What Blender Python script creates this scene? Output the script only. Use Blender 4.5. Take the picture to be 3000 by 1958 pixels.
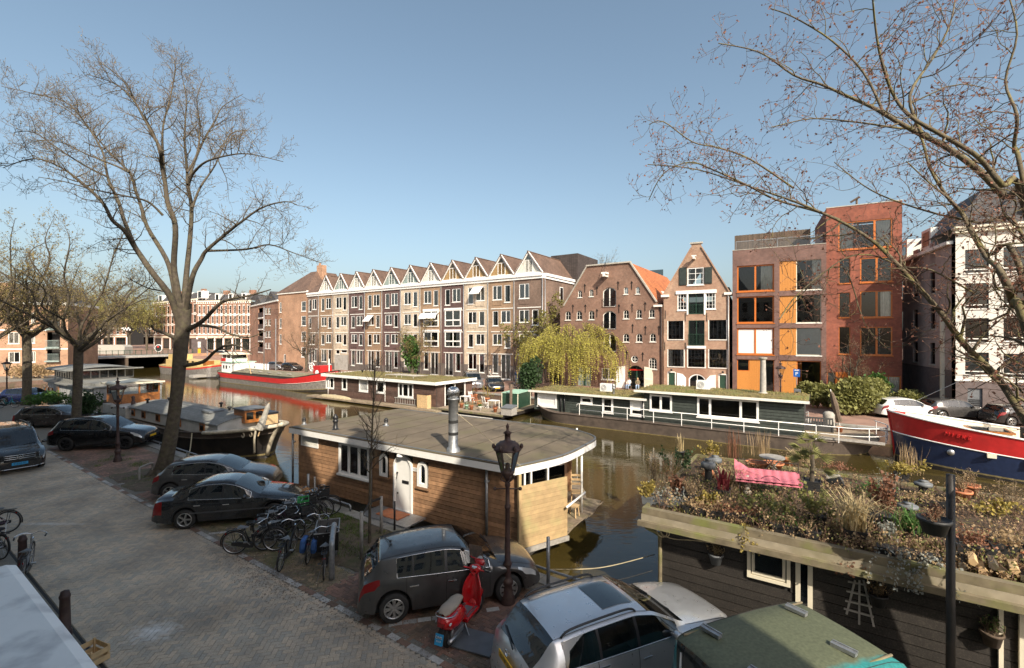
import bpy,bmesh,math,random
from math import sin,cos,pi,sqrt,atan2
from mathutils import Vector,Matrix,geometry
R = math.radians
for o in list(bpy.data.objects): bpy.data.objects.remove(o)
SC = bpy.context.scene
C = SC.collection
# camera
F,HZ,CH = 1340.0,984.0,6.3          # focal length and horizon row in 3000 px, eye height
cam_d = bpy.data.cameras.new('camera'); cam = bpy.data.objects.new('camera',cam_d); C.objects.link(cam)
cam_d.sensor_width = 36; cam_d.lens = 36 * F / 3000; cam_d.shift_y = (HZ - 979) / 3000
cam_d.clip_start = .05; cam_d.clip_end = 3000
cam.location = (0,0,CH); cam.rotation_euler = (R(90),0,0)
SC.camera = cam
# sky, sun, exposure
SUN_DIR = Vector((-.95,2.4,-1.9)).normalized()       # the way the light travels
el = math.asin(-SUN_DIR.z); az = atan2(-SUN_DIR.x,-SUN_DIR.y)
w = bpy.data.worlds.new('World'); SC.world = w; w.use_nodes = True
nt = w.node_tree; nt.nodes.clear()
sky = nt.nodes.new('ShaderNodeTexSky'); sky.sky_type = 'NISHITA'; sky.sun_disc = False
sky.sun_elevation = el; sky.sun_rotation = az; sky.altitude = 0; sky.air_density = 1.1; sky.dust_density = 3.4; sky.ozone_density = 1.8
bg = nt.nodes.new('ShaderNodeBackground'); bg.inputs[1].default_value = .066
wo = nt.nodes.new('ShaderNodeOutputWorld')
hs = nt.nodes.new('ShaderNodeHueSaturation'); hs.inputs['Hue'].default_value = .486; hs.inputs['Saturation'].default_value = .88
nt.links.new(sky.outputs[0],hs.inputs['Color']); nt.links.new(hs.outputs[0],bg.inputs[0]); nt.links.new(bg.outputs[0],wo.inputs[0])
sl = bpy.data.lights.new('sun','SUN'); so = bpy.data.objects.new('sun',sl); C.objects.link(so)
sl.energy = 2.5; sl.angle = R(.53); sl.color = (1,.90,.74)
so.rotation_euler = SUN_DIR.to_track_quat('-Z','Y').to_euler(); so.location = (20,-30,60)
SC.view_settings.view_transform = 'Standard'; SC.view_settings.look = 'None'
SC.view_settings.exposure = 1.45; SC.view_settings.gamma = 1
# places
CA = R(56)                                # the canal runs 56 degrees left of the view
AX = Vector((-sin(CA),cos(CA),0)); PX = Vector((cos(CA),sin(CA),0))
CR = -R(34)                               # turn that lays local x along the quay, local y over the water
ZW = -.7; ZF = .2                         # water level, far street level
def st(s,t,z=0): return AX * s + PX * t + Vector((0,0,z))
def gp(u,v,z=0):                        # point at height z seen at a spot of the photograph
	Y = (CH - z) * F / (v - HZ); return Vector(((u - 1500) / F * Y,Y,z))
def pd(u,v,Y): return Vector(((u - 1500) / F * Y,Y,CH - (v - HZ) * Y / F))
def tos(p): return (p.x * AX.x + p.y * AX.y,p.x * PX.x + p.y * PX.y)
def lerp(a,b,f): return a + (b - a) * f
# objects
MATS = {}
def tag(o,label=None,cat=None,group=None,kind=None):
	if label: o['label'] = label
	if cat: o['category'] = cat
	if group: o['group'] = group
	if kind: o['kind'] = kind
	return o
def thing(name,label,cat,loc=(0,0,0),rz=0,group=None):
	o = bpy.data.objects.new(name,None); C.objects.link(o); o.empty_display_size = .3
	o.location = loc; o.rotation_euler = (0,0,rz)
	return tag(o,label,cat,group)
def dup(root,loc=None,rz=None,label=None,group=None):
	def cp(o,par):
		c = o.copy(); C.objects.link(c); c.parent = par
		for ch in KIDS.get(o.name,[]):
			k = cp(ch,c); KIDS.setdefault(c.name,[]).append(k)
		return c
	c = cp(root,None)
	if loc is not None: c.location = loc
	if rz is not None: c.rotation_euler = (0,0,rz)
	return tag(c,label,None,group)
KIDS = {}
def setpar(o,p):
	if p is not None:
		o.parent = p; KIDS.setdefault(p.name,[]).append(o)
class MB:
	"""collects shapes; build() links them as one mesh object"""
	def __init__(s): s.v = []; s.f = []
	def quad(s,a,b,c,d):
		n = len(s.v); s.v += [tuple(a),tuple(b),tuple(c),tuple(d)]; s.f.append((n,n+1,n+2,n+3)); return s
	def poly(s,pts):
		n = len(s.v); s.v += [tuple(p) for p in pts]; s.f.append(tuple(range(n,n+len(pts)))); return s
	def box(s,x0,x1,y0,y1,z0,z1,m=None):
		n = len(s.v)
		p = [(x0,y0,z0),(x1,y0,z0),(x1,y1,z0),(x0,y1,z0),(x0,y0,z1),(x1,y0,z1),(x1,y1,z1),(x0,y1,z1)]
		if m is not None: p = [tuple(m @ Vector(q)) for q in p]
		s.v += p
		s.f += [(n,n+3,n+2,n+1),(n+4,n+5,n+6,n+7),(n,n+1,n+5,n+4),(n+1,n+2,n+6,n+5),(n+2,n+3,n+7,n+6),(n+3,n,n+4,n+7)]
		return s
	def cbox(s,c,size,rot=(0,0,0)):
		m = Matrix.Translation(c) @ Matrix.Rotation(rot[2],4,'Z') @ Matrix.Rotation(rot[1],4,'Y') @ Matrix.Rotation(rot[0],4,'X')
		a,b,d = size[0]/2,size[1]/2,size[2]/2
		return s.box(-a,a,-b,b,-d,d,m)
	def bar(s,a,b,w,h=None):
		"""box beam from a to b, w wide and h high"""
		a = Vector(a); b = Vector(b); h = h or w; d = b - a; L = d.length
		if L < 1e-6: return s
		q = d.to_track_quat('X','Z').to_matrix().to_4x4()
		return s.box(0,L,-w/2,w/2,-h/2,h/2,Matrix.Translation(a) @ q)
	def tube(s,pts,r,n=8,caps=True,closed=False):
		pts = [Vector(p) for p in pts]; k = len(pts)
		rr = r if isinstance(r,(list,tuple)) else [r] * k
		base = len(s.v); up = Vector((.013,.021,1))
		nrm = None
		for i,p in enumerate(pts):
			if closed: d = pts[(i+1) % k] - pts[i-1]
			else: d = pts[min(i+1,k-1)] - pts[max(i-1,0)]
			if d.length < 1e-9: d = Vector((0,0,1))
			d.normalize()
			if nrm is None:
				nrm = d.cross(up)
				if nrm.length < .05: nrm = d.cross(Vector((1,0,0)))
			nrm = nrm - d * nrm.dot(d)
			if nrm.length < 1e-6: nrm = d.orthogonal()
			nrm.normalize(); bn = d.cross(nrm)
			for j in range(n):
				a = 2 * pi * j / n
				q = p + (nrm * cos(a) + bn * sin(a)) * rr[i]
				s.v.append((q.x,q.y,q.z))
		for i in range(k if closed else k - 1):
			i2 = (i + 1) % k
			for j in range(n):
				j2 = (j + 1) % n
				s.f.append((base+i*n+j,base+i*n+j2,base+i2*n+j2,base+i2*n+j))
		if caps and not closed:
			s.f.append(tuple(base + j for j in range(n))[::-1]); s.f.append(tuple(base + (k-1)*n + j for j in range(n)))
		return s
	def ring(s,c,rad,r,axis='Y',n=24,m=6,a0=0,a1=2*pi):
		full = abs(a1 - a0 - 2*pi) < 1e-6
		pts = []
		for i in range(n if full else n + 1):
			a = a0 + (a1 - a0) * i / n; u,w_ = cos(a) * rad,sin(a) * rad
			pts.append(Vector(c) + (Vector((u,0,w_)) if axis == 'Y' else Vector((u,w_,0)) if axis == 'Z' else Vector((0,u,w_))))
		return s.tube(pts,r,m,closed=full)
	def lathe(s,prof,c=(0,0,0),n=16,axis='Z',close=False):
		base = len(s.v); c = Vector(c)
		for r,z in prof:
			for j in range(n):
				a = 2 * pi * j / n; x,y = r * cos(a),r * sin(a)
				q = (x,y,z) if axis == 'Z' else (x,z,y) if axis == 'Y' else (z,x,y)
				s.v.append((c.x+q[0],c.y+q[1],c.z+q[2]))
		for i in range(len(prof) - 1):
			for j in range(n):
				j2 = (j+1) % n; s.f.append((base+i*n+j,base+i*n+j2,base+(i+1)*n+j2,base+(i+1)*n+j))
		return s
	def prism(s,loop,ax,d0,d1):
		"""2D loop extruded; ax 'y': loop is (x,z); 'z': (x,y); 'x': (y,z)"""
		f3 = {'y': lambda p,d: (p[0],d,p[1]),'z': lambda p,d: (p[0],p[1],d),'x': lambda p,d: (d,p[0],p[1])}[ax]
		n = len(loop); b = len(s.v)
		s.v += [f3(p,d0) for p in loop] + [f3(p,d1) for p in loop]
		s.f.append(tuple(range(b,b+n))); s.f.append(tuple(range(b+2*n-1,b+n-1,-1)))
		for i in range(n):
			j = (i+1) % n; s.f.append((b+i,b+n+i,b+n+j,b+j))
		return s
	def grid(s,rows,closed=False):
		"""rows: list of equally long lists of points"""
		b = len(s.v); m = len(rows[0])
		for r in rows: s.v += [tuple(p) for p in r]
		for i in range(len(rows)-1):
			for j in range(m if closed else m-1):
				j2 = (j+1) % m
				s.f.append((b+i*m+j,b+i*m+j2,b+(i+1)*m+j2,b+(i+1)*m+j))
		return s
	def ball(s,c,r,n=10,m=6,sq=(1,1,1)):
		rows = []
		for i in range(m+1):
			a = -pi/2 + pi*i/m
			rows.append([(c[0]+r*sq[0]*cos(a)*cos(2*pi*j/n),c[1]+r*sq[1]*cos(a)*sin(2*pi*j/n),c[2]+r*sq[2]*sin(a)) for j in range(n)])
		return s.grid(rows,True)
	def mesh(s,name='mesh',smooth=False,fix=True):
		me = bpy.data.meshes.new(name); me.from_pydata(s.v,[],s.f)
		if fix and len(s.f) < 20000:
			bm = bmesh.new(); bm.from_mesh(me); bmesh.ops.recalc_face_normals(bm,faces=bm.faces); bm.to_mesh(me); bm.free()
		if smooth: me.shade_smooth()
		me.update(); return me
	def build(s,name,m,parent=None,smooth=False,loc=None,rot=None,bevel=0,angle=None,fix=True):
		me = s.mesh(name,smooth,fix)
		if m: me.materials.append(m if not isinstance(m,str) else MATS[m])
		if angle is not None: me.shade_smooth();
		o = bpy.data.objects.new(name,me); C.objects.link(o)
		if angle is not None:
			try: me.set_sharp_from_angle(angle=R(angle))
			except Exception: pass
		if loc is not None: o.location = loc
		if rot is not None: o.rotation_euler = rot
		setpar(o,parent)
		if bevel:
			b = o.modifiers.new('bevel','BEVEL'); b.width = bevel; b.segments = 2; b.limit_method = 'ANGLE'; b.angle_limit = R(40)
		return o
def pieces(mb,name,m,par):
	"""every box collected in mb becomes a part of its own"""
	for i in range(0,len(mb.v),8): q = MB(); q.v = mb.v[i:i+8]; q.f = [(0,3,2,1),(4,5,6,7),(0,1,5,4),(1,2,6,5),(2,3,7,6),(3,0,4,7)]; q.build(name,m,par)
def inst(name,me,parent,loc=(0,0,0),rot=(0,0,0),scale=None):
	o = bpy.data.objects.new(name,me); C.objects.link(o); o.location = loc; o.rotation_euler = rot
	if scale: o.scale = scale
	setpar(o,parent); return o
def crom(pts,n=4):
	"""smooth curve through points"""
	pts = [Vector(p) for p in pts]; out = []
	for i in range(len(pts)-1):
		p0 = pts[max(i-1,0)]; p1 = pts[i]; p2 = pts[i+1]; p3 = pts[min(i+2,len(pts)-1)]
		for k in range(n):
			t = k/n
			out.append(.5*((2*p1)+(p2-p0)*t+(2*p0-5*p1+4*p2-p3)*t*t+(3*p1-p0-3*p2+p3)*t**3))
	out.append(pts[-1]); return out
def text(parent,s,size,loc,rot,m,depth=.004,name='lettering',align='CENTER',sx=1):
	cu = bpy.data.curves.new(name,'FONT'); cu.body = s; cu.size = size; cu.align_x = align; cu.align_y = 'CENTER'; cu.extrude = depth; cu.resolution_u = 3
	t = bpy.data.objects.new(name,cu); C.objects.link(t)
	dg = bpy.context.evaluated_depsgraph_get(); me = bpy.data.meshes.new_from_object(t.evaluated_get(dg))
	bpy.data.objects.remove(t); me.materials.clear(); me.materials.append(MATS[m])
	o = inst(name,me,parent,loc,rot)
	if sx != 1: o.scale = (sx,1,1)
	return o
# materials
def newmat(name):
	m = bpy.data.materials.new(name); m.use_nodes = True; MATS[name] = m
	n = m.node_tree; return m,n,n.nodes['Principled BSDF']
def N(n,t,**kw):
	x = n.nodes.new(t)
	for k,v in kw.items(): setattr(x,k,v)
	return x
def noise_on(n,scale,detail=4,vec=None):
	x = N(n,'ShaderNodeTexNoise'); x.inputs['Scale'].default_value = scale; x.inputs['Detail'].default_value = detail
	if vec is None: vec = N(n,'ShaderNodeNewGeometry').outputs['Position']
	n.links.new(vec,x.inputs['Vector']); return x
def mixc(n,fac,a,b,mode='MIX'):
	x = N(n,'ShaderNodeMix',data_type='RGBA',blend_type=mode)
	for sock,val in ((x.inputs[0],fac),(x.inputs[6],a),(x.inputs[7],b)):
		if hasattr(val,'is_linked') or hasattr(val,'links'): n.links.new(val,sock)
		elif isinstance(val,(int,float)): sock.default_value = val
		else: sock.default_value = (*val,1)
	return x.outputs[2]
def ramp(n,fac,stops):
	r = N(n,'ShaderNodeValToRGB'); n.links.new(fac,r.inputs[0])
	e = r.color_ramp.elements
	while len(e) < len(stops): e.new(.5)
	for i,(p,c) in enumerate(stops): e[i].position = p; e[i].color = (*c,1) if not isinstance(c,(int,float)) else (c,c,c,1)
	return r.outputs[0]
def bumpto(n,b,h,strength=.3,dist=.02):
	x = N(n,'ShaderNodeBump'); x.inputs['Strength'].default_value = strength; x.inputs['Distance'].default_value = dist
	n.links.new(h,x.inputs['Height']); n.links.new(x.outputs[0],b.inputs['Normal'])
def mat(name,col,rough=.7,metal=0,var=.18,scale=5,bump=.15,bscale=60,coat=0,spec=.5,dirt=None,dscale=1.2,damt=.5,island=0,trans=0):
	m,n,b = newmat(name)
	c0 = tuple(x*(1-var) for x in col); c1 = tuple(min(x*(1+var),1) for x in col)
	nz = noise_on(n,scale,5)
	c = ramp(n,nz.outputs[0],[(.3,c0),(.7,c1)])
	if island:
		g = N(n,'ShaderNodeNewGeometry'); oi = N(n,'ShaderNodeObjectInfo')
		ad = N(n,'ShaderNodeMath',operation='ADD'); n.links.new(g.outputs['Random Per Island'],ad.inputs[0]); n.links.new(oi.outputs['Random'],ad.inputs[1])
		fr = N(n,'ShaderNodeMath',operation='FRACT'); n.links.new(ad.outputs[0],fr.inputs[0])
		c = mixc(n,1.0,c,ramp(n,fr.outputs[0],[(0,1-island),(1,1+island)]),'MULTIPLY')
	if dirt:
		nd = noise_on(n,dscale,6)
		f = ramp(n,nd.outputs[0],[(.48,0),(.68,damt)])
		c = mixc(n,f,c,dirt)
	n.links.new(c,b.inputs['Base Color'])
	b.inputs['Roughness'].default_value = rough; b.inputs['Metallic'].default_value = metal
	b.inputs['Specular IOR Level'].default_value = spec
	if coat: b.inputs['Coat Weight'].default_value = coat; b.inputs['Coat Roughness'].default_value = .04
	if bump:
		nb = noise_on(n,bscale,4); bumpto(n,b,nb.outputs[0],bump,.01)
	return m
def brickmat(name,c1,c2,mortar,bw=.22,bh=.065,mo=.012,rough=.85,big=None):
	m,n,b = newmat(name)
	tc = N(n,'ShaderNodeTexCoord'); sp = N(n,'ShaderNodeSeparateXYZ'); n.links.new(tc.outputs['Object'],sp.inputs[0])
	ad = N(n,'ShaderNodeMath',operation='ADD'); n.links.new(sp.outputs[0],ad.inputs[0]); n.links.new(sp.outputs[1],ad.inputs[1])
	cb = N(n,'ShaderNodeCombineXYZ'); n.links.new(ad.outputs[0],cb.inputs[0]); n.links.new(sp.outputs[2],cb.inputs[1])
	br = N(n,'ShaderNodeTexBrick'); n.links.new(cb.outputs[0],br.inputs['Vector'])
	br.inputs['Color1'].default_value = (*c1,1); br.inputs['Color2'].default_value = (*c2,1); br.inputs['Mortar'].default_value = (*mortar,1)
	br.inputs['Scale'].default_value = 1; br.inputs['Brick Width'].default_value = bw; br.inputs['Row Height'].default_value = bh
	br.inputs['Mortar Size'].default_value = mo; br.inputs['Mortar Smooth'].default_value = .3; br.inputs['Bias'].default_value = 0
	nz = noise_on(n,.5,6); c = mixc(n,1.0,br.outputs[0],ramp(n,nz.outputs[0],[(.3,.72),(.7,1.18)]),'MULTIPLY')
	n2 = noise_on(n,3.5,5); c = mixc(n,1.0,c,ramp(n,n2.outputs[0],[(.3,.82),(.7,1.15)]),'MULTIPLY')
	if big: c = mixc(n,ramp(n,noise_on(n,.22,4).outputs[0],[(.45,0),(.65,.55)]),c,big)
	n.links.new(c,b.inputs['Base Color']); b.inputs['Roughness'].default_value = rough
	bumpto(n,b,br.outputs[1],-.6,.012)
	return m
def carpaint(name,col,metal=.0,rough=.3,dust=.12):
	m,n,b = newmat(name)
	nz = noise_on(n,3,6)
	c = mixc(n,ramp(n,nz.outputs[0],[(.45,0),(.8,dust)]),col,(.35,.33,.29))
	n.links.new(c,b.inputs['Base Color']); b.inputs['Metallic'].default_value = metal; b.inputs['Roughness'].default_value = rough
	n3 = noise_on(n,8,4)
	n.links.new(ramp(n,n3.outputs[0],[(.3,max(rough-.06,.05)),(.7,rough+.1)]),b.inputs['Roughness'])
	b.inputs['Coat Weight'].default_value = .9; b.inputs['Coat Roughness'].default_value = .05
	return m
def glassmat(name,tint=(.75,.8,.8),body=.35,refl=1.0,ior=1.5):
	"""thin pane: mirror by Fresnel, the rest partly clear"""
	m,n,b = newmat(name); out = n.nodes['Material Output']
	tr = N(n,'ShaderNodeBsdfTransparent'); tr.inputs[0].default_value = (*tint,1)
	b.inputs['Base Color'].default_value = (.012,.015,.016,1); b.inputs['Roughness'].default_value = .04; b.inputs['IOR'].default_value = 1.6
	b.inputs['Specular IOR Level'].default_value = .5 * refl
	mx = N(n,'ShaderNodeMixShader'); mx.inputs[0].default_value = body
	n.links.new(tr.outputs[0],mx.inputs[1]); n.links.new(b.outputs[0],mx.inputs[2])
	gl = N(n,'ShaderNodeBsdfGlossy'); gl.inputs['Roughness'].default_value = .02
	fr = N(n,'ShaderNodeFresnel'); fr.inputs[0].default_value = ior
	m2 = N(n,'ShaderNodeMixShader'); n.links.new(fr.outputs[0],m2.inputs[0]); n.links.new(mx.outputs[0],m2.inputs[1]); n.links.new(gl.outputs[0],m2.inputs[2])
	n.links.new(m2.outputs[0],out.inputs[0]); return m
mat('white_paint',(.78,.76,.70),.5,var=.05,bump=.05,dirt=(.45,.42,.36),damt=.25)
mat('white_clean',(.82,.81,.78),.45,var=.04,bump=0)
mat('cream_paint',(.72,.66,.52),.6,var=.06,bump=.1,dirt=(.42,.37,.28),damt=.3)
mat('black_paint',(.018,.018,.02),.4,var=.2)
mat('black_matte',(.02,.02,.02),.8,var=.25)
mat('rubber',(.022,.021,.02),.75,var=.25,bump=.2)
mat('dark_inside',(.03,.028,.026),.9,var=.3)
mat('green_paint',(.02,.055,.035),.45,var=.15)
mat('steel',(.42,.42,.42),.38,.9,var=.1)
mat('galvanised',(.34,.35,.36),.5,.7,var=.2,scale=12)
mat('chrome',(.75,.75,.75),.12,1,var=.03,bump=0)
mat('concrete',(.36,.34,.31),.9,var=.18,dirt=(.16,.15,.12),damt=.4)
mat('stone',(.40,.37,.32),.85,var=.15,dirt=(.2,.18,.14),island=.15)
mat('lamp_brown',(.05,.026,.023),.6,var=.3,dirt=(.10,.065,.045),dscale=6,damt=.5)
mat('red_plastic',(.5,.02,.015),.25,var=.05,bump=0,spec=.6)
mat('orange_plastic',(.6,.2,.03),.3,var=.05,bump=0)
mat('terracotta',(.48,.17,.075),.8,var=.15,dirt=(.3,.24,.18),damt=.3,dscale=8)
mat('blue_cloth',(.03,.09,.26),.8,var=.25)
mat('pot_black',(.025,.026,.028),.55,var=.2)
mat('pot_grey',(.13,.14,.15),.6,var=.15)
mat('soil',(.06,.04,.025),.95,var=.4,scale=20,bump=.6)
mat('rope',(.42,.35,.22),.9,var=.2)
mat('cable_black',(.02,.02,.02),.6)
mat('skin',(.55,.32,.22),.6,var=.05)
mat('hair_dark',(.05,.03,.02),.7); mat('hair_grey',(.35,.33,.31),.7); mat('hair_blond',(.4,.27,.13),.7)
mat('denim',(.10,.16,.27),.85); mat('denim_pale',(.25,.34,.47),.85)
mat('navy_cloth',(.04,.07,.15),.85); mat('grey_cloth',(.3,.29,.27),.85); mat('white_cloth',(.7,.68,.63),.85); mat('black_cloth',(.02,.02,.022),.9); mat('olive_cloth',(.16,.13,.08),.9)
mat('yellow_plate',(.75,.42,.02),.45,var=.04,bump=0)
mat('blue_plate',(.03,.32,.62),.45,var=.04,bump=0)
mat('sign_blue',(.01,.11,.42),.4,var=.03,bump=0)
mat('wood_raw',(.55,.38,.2),.75,var=.18,scale=9)
mat('wood_grey',(.33,.31,.28),.85,var=.2,scale=8,island=.2)
mat('wood_varnish',(.33,.12,.03),.35,var=.25,scale=8,coat=.3)
mat('plank_deck',(.26,.2,.14),.85,var=.25,dirt=(.16,.17,.06),damt=.4,island=.25)
glassmat('pane',(.93,.95,.94),.05,ior=1.75)
glassmat('pane_dark',(.6,.64,.64),.4,ior=1.7)
glassmat('car_glass',(.45,.49,.49),.4,1.2,1.75)
glassmat('lantern_glass',(.9,.92,.9),.06)
mat('curtain',(.72,.69,.62),.9,var=.12,scale=3,bump=.2)
mat('blind',(.74,.73,.7),.8,var=.05)
# ground, road, quays, water
rnd = random.Random(7)
def struct(name,mb,m,smooth=False,fix=True):
	o = mb.build(name,m,None,smooth,fix=fix); o['kind'] = 'structure'; return o
# road brick: dark in joints, single bricks vary; a few worn and pale stains
def pavemat(name,c,moss=None,island=.28,pale=0):
	m,n,b = newmat(name)
	g = N(n,'ShaderNodeNewGeometry'); oi = N(n,'ShaderNodeObjectInfo')
	ad = N(n,'ShaderNodeMath',operation='ADD'); n.links.new(g.outputs['Random Per Island'],ad.inputs[0]); n.links.new(oi.outputs['Random'],ad.inputs[1])
	fr = N(n,'ShaderNodeMath',operation='FRACT'); n.links.new(ad.outputs[0],fr.inputs[0])
	warm = (c[0]*1.12,c[1]*.98,c[2]*.86)
	col = mixc(n,fr.outputs[0],tuple(x*(1-island) for x in c),tuple(x*(1+island) for x in warm))
	n1 = noise_on(n,.55,6); col = mixc(n,1.0,col,ramp(n,n1.outputs[0],[(.3,.66),(.7,1.2)]),'MULTIPLY')
	n2 = noise_on(n,38,4); col = mixc(n,1.0,col,ramp(n,n2.outputs[0],[(.3,.8),(.75,1.2)]),'MULTIPLY')
	if moss:
		n3 = noise_on(n,.8,6); col = mixc(n,ramp(n,n3.outputs[0],[(.46,0),(.62,.6)]),col,moss)
	if pale:
		# a pale spilled-plaster smear and a scraped line on the road
		for (cx,cy,rx,ry,amt) in ((gp(450,1850).x,gp(450,1850).y,.55,.42,.75),(gp(150,1535).x,gp(150,1535).y,1.3,.14,.45)):
			mp = N(n,'ShaderNodeMapping'); mp.vector_type = 'POINT'
			n.links.new(g.outputs['Position'],mp.inputs[0]); mp.inputs['Location'].default_value = (-cx/rx,-cy/ry,0); mp.inputs['Scale'].default_value = (1/rx,1/ry,0)
			ln = N(n,'ShaderNodeVectorMath',operation='LENGTH'); n.links.new(mp.outputs[0],ln.inputs[0])
			n4 = noise_on(n,7,5); sm = N(n,'ShaderNodeMath',operation='MULTIPLY_ADD'); n.links.new(n4.outputs[0],sm.inputs[0]); sm.inputs[1].default_value = 1.6; n.links.new(ln.outputs['Value'],sm.inputs[2])
			col = mixc(n,ramp(n,N_div(n,sm.outputs[0],2.2),[(.3,amt),(.85,0)]),col,(.82,.81,.79))
	n.links.new(col,b.inputs['Base Color']); b.inputs['Roughness'].default_value = .85
	bumpto(n,b,n2.outputs[0],.35,.006); return m
def N_div(n,s,d):
	x = N(n,'ShaderNodeMath',operation='DIVIDE'); n.links.new(s,x.inputs[0]); x.inputs[1].default_value = d; return x.outputs[0]
pavemat('road_brick',(.45,.405,.335),island=.13,pale=1)
pavemat('bay_brick',(.24,.155,.125),moss=(.10,.09,.05))
pavemat('moss_brick',(.24,.2,.14),moss=(.11,.12,.04))
pavemat('walk_brick',(.3,.27,.23),moss=(.12,.13,.06))
mat('joint',(.19,.172,.142),.95,var=.3,scale=30,bump=.3)
mat('kerb_stone',(.40,.385,.36),.85,var=.2,scale=14,island=.3)
mat('far_brick',(.26,.155,.115),.9,var=.3,scale=1.2,bump=.3,bscale=14)
mat('quay_brick',(.16,.10,.075),.9,var=.35,scale=3,dirt=(.05,.06,.03),damt=.6)
mat('coping',(.30,.285,.26),.85,var=.2,scale=4,dirt=(.15,.16,.08),damt=.4,island=.15)
mat('earth',(.115,.085,.058),.95,var=.35,scale=6,bump=.5,bscale=30,dirt=(.07,.085,.03),damt=.6)
mat('mud',(.06,.05,.035),.95)
def sheet(name,loop,z,m):
	mb = MB(); mb.poly([st(s,t,z) for s,t in loop]); return struct(name,mb,m)
g0 = MB(); g0.quad((-1800,-400,-3),(1800,-400,-3),(1800,2600,-3),(-1800,2600,-3)); struct('ground',g0,'mud')
QE = 10.45
near = sheet('near_street',[(-70,-25),(-70,QE),(92,QE),(92,22),(123,22),(123,-60)],-.012,'joint')
far = sheet('far_street',[(-70,38),(-70,260),(118,260),(118,42.5),(108,38)],ZF,'far_brick')
ramp_ = MB(); ramp_.poly([st(118,42.5,ZF),st(124,42.5,1.45),st(124,260,1.45),st(118,260,ZF)]); struct('bridge_ramp',ramp_,'far_brick')
sheet('upper_street',[(124,-150),(124,300),(700,300),(700,-150)],1.45,'far_brick')
# quay walls
qw = MB()
for (a,b,z0,z1) in (((-70,QE),(92,QE),-3,-.012),((92,QE),(92,22),-3,-.012),((92,22),(123,22),-3,-.012)):
	qw.quad(st(*a,z0),st(*b,z0),st(*b,z1),st(*a,z1))
nw = struct('near_quay_wall',qw,'quay_brick')
qw = MB()
for (a,b,z0,z1) in (((-70,38),(108,38),-3,ZF),((108,38),(118,42.5),-3,ZF),((118,42.5),(124,42.5),-3,ZF),((124,43),(124,300),-3,1.45),((124,-150),(124,24),-3,1.45)):
	qw.quad(st(*a,z0),st(*b,z0),st(*b,z1),st(*a,z1))
fw_ = struct('far_quay_wall',qw,'quay_brick')
# coping blocks of the far quay and of the near quay
mb = MB(); mb.box(0,1.48,0,.42,0,.13); cop = mb.mesh('coping_block'); cop.materials.append(MATS['coping'])
for i in range(58):
	p = st(-14 + i*1.5 + 1.48,37.93,ZF + .004); inst('coping_block',cop,far,p,(0,0,CR))
mb = MB(); mb.box(0,.98,0,.45,-.1,.02); cop2 = mb.mesh('coping_block'); cop2.materials.append(MATS['coping'])
for i in range(56):
	s = -6 + i; inst('coping_block',cop2,near,st(s + .98,10.02,rnd.uniform(.0,.012)),(0,0,CR + rnd.uniform(-.006,.006)))
# pipe rail low along the near quay edge, on short feet
def rail(s0,s1):
	t = thing('mooring_rail','low grey pipe rail along the near quay edge ' + ('beside the brown houseboat' if s0 > 8 else 'by the grey hatchback' if s0 > 0 else 'behind the green van') if s0 < 20 else 'low grey pipe rail along the near quay edge beside the old barge','railing',st(s0,10.3,0),CR,'pipe rails along the quay')
	L = s1 - s0
	MB().tube([(0,0,.05),(0,0,.22),(-.04,0,.26),(-L+.04,0,.26),(-L,0,.22),(-L,0,.05)],.035,10).build('pipe','galvanised',t,True)
	for k in range(1,int(L/1.8)+1): MB().bar((-k*1.8,0,.02),(-k*1.8,0,.24),.05).build('foot','galvanised',t)
rail(2.2,7.2); rail(13.9,17.2); rail(22,33)
# ---------------- herringbone and stretcher paving
def brick_mesh(l,w_,ch=.006,h=.03):
	mb = MB(); a,b = l/2,w_/2
	mb.grid([[(-a,-b,-h),(a,-b,-h),(a,b,-h),(-a,b,-h)],[(-a,-b,-ch),(a,-b,-ch),(a,b,-ch),(-a,b,-ch)],[(-a+ch,-b+ch,0),(a-ch,-b+ch,0),(a-ch,b-ch,0),(-a+ch,b-ch,0)]],True)
	mb.f.append((8,9,10,11)); return mb
def inview(p,m=60):
	if p.y < 1: return False
	u = 1500 + F*p.x/p.y; v = HZ + F*(CH-p.z)/p.y
	return -m < u < 3000+m and v < 1958+m*2
def lay(name,places,l,w_,m,parent,nmax):
	"""places: (point, angle); the nearest ones single objects, the rest one joined piece"""
	pl = [(p,a) for p,a in places if inview(p)]
	pl.sort(key=lambda q: q[0].length)
	me = brick_mesh(l,w_).mesh(name); me.materials.append(MATS[m])
	for p,a in pl[:nmax]:
		inst(name,me,parent,(p.x,p.y,p.z + rnd.uniform(-.003,.003)),(rnd.uniform(-.02,.02),rnd.uniform(-.015,.015),a + rnd.uniform(-.015,.015)))
	src = brick_mesh(l,w_); mb = MB()
	for p,a in pl[nmax:]:
		n = len(mb.v); a += rnd.uniform(-.015,.015); ca,sa = cos(a),sin(a); dz = p.z + rnd.uniform(-.003,.003); tx,ty = rnd.uniform(-.02,.02),rnd.uniform(-.02,.02)
		for x,y,z in src.v[4:]: mb.v.append((p.x + x*ca - y*sa,p.y + x*sa + y*ca,dz + z + x*tx + y*ty))
		mb.f += [tuple(n + i - 4 for i in f) for f in src.f[4:]]
	if mb.v:
		o = mb.build(name + 's_further_off',m,parent,fix=False); o['kind'] = 'stuff'
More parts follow.
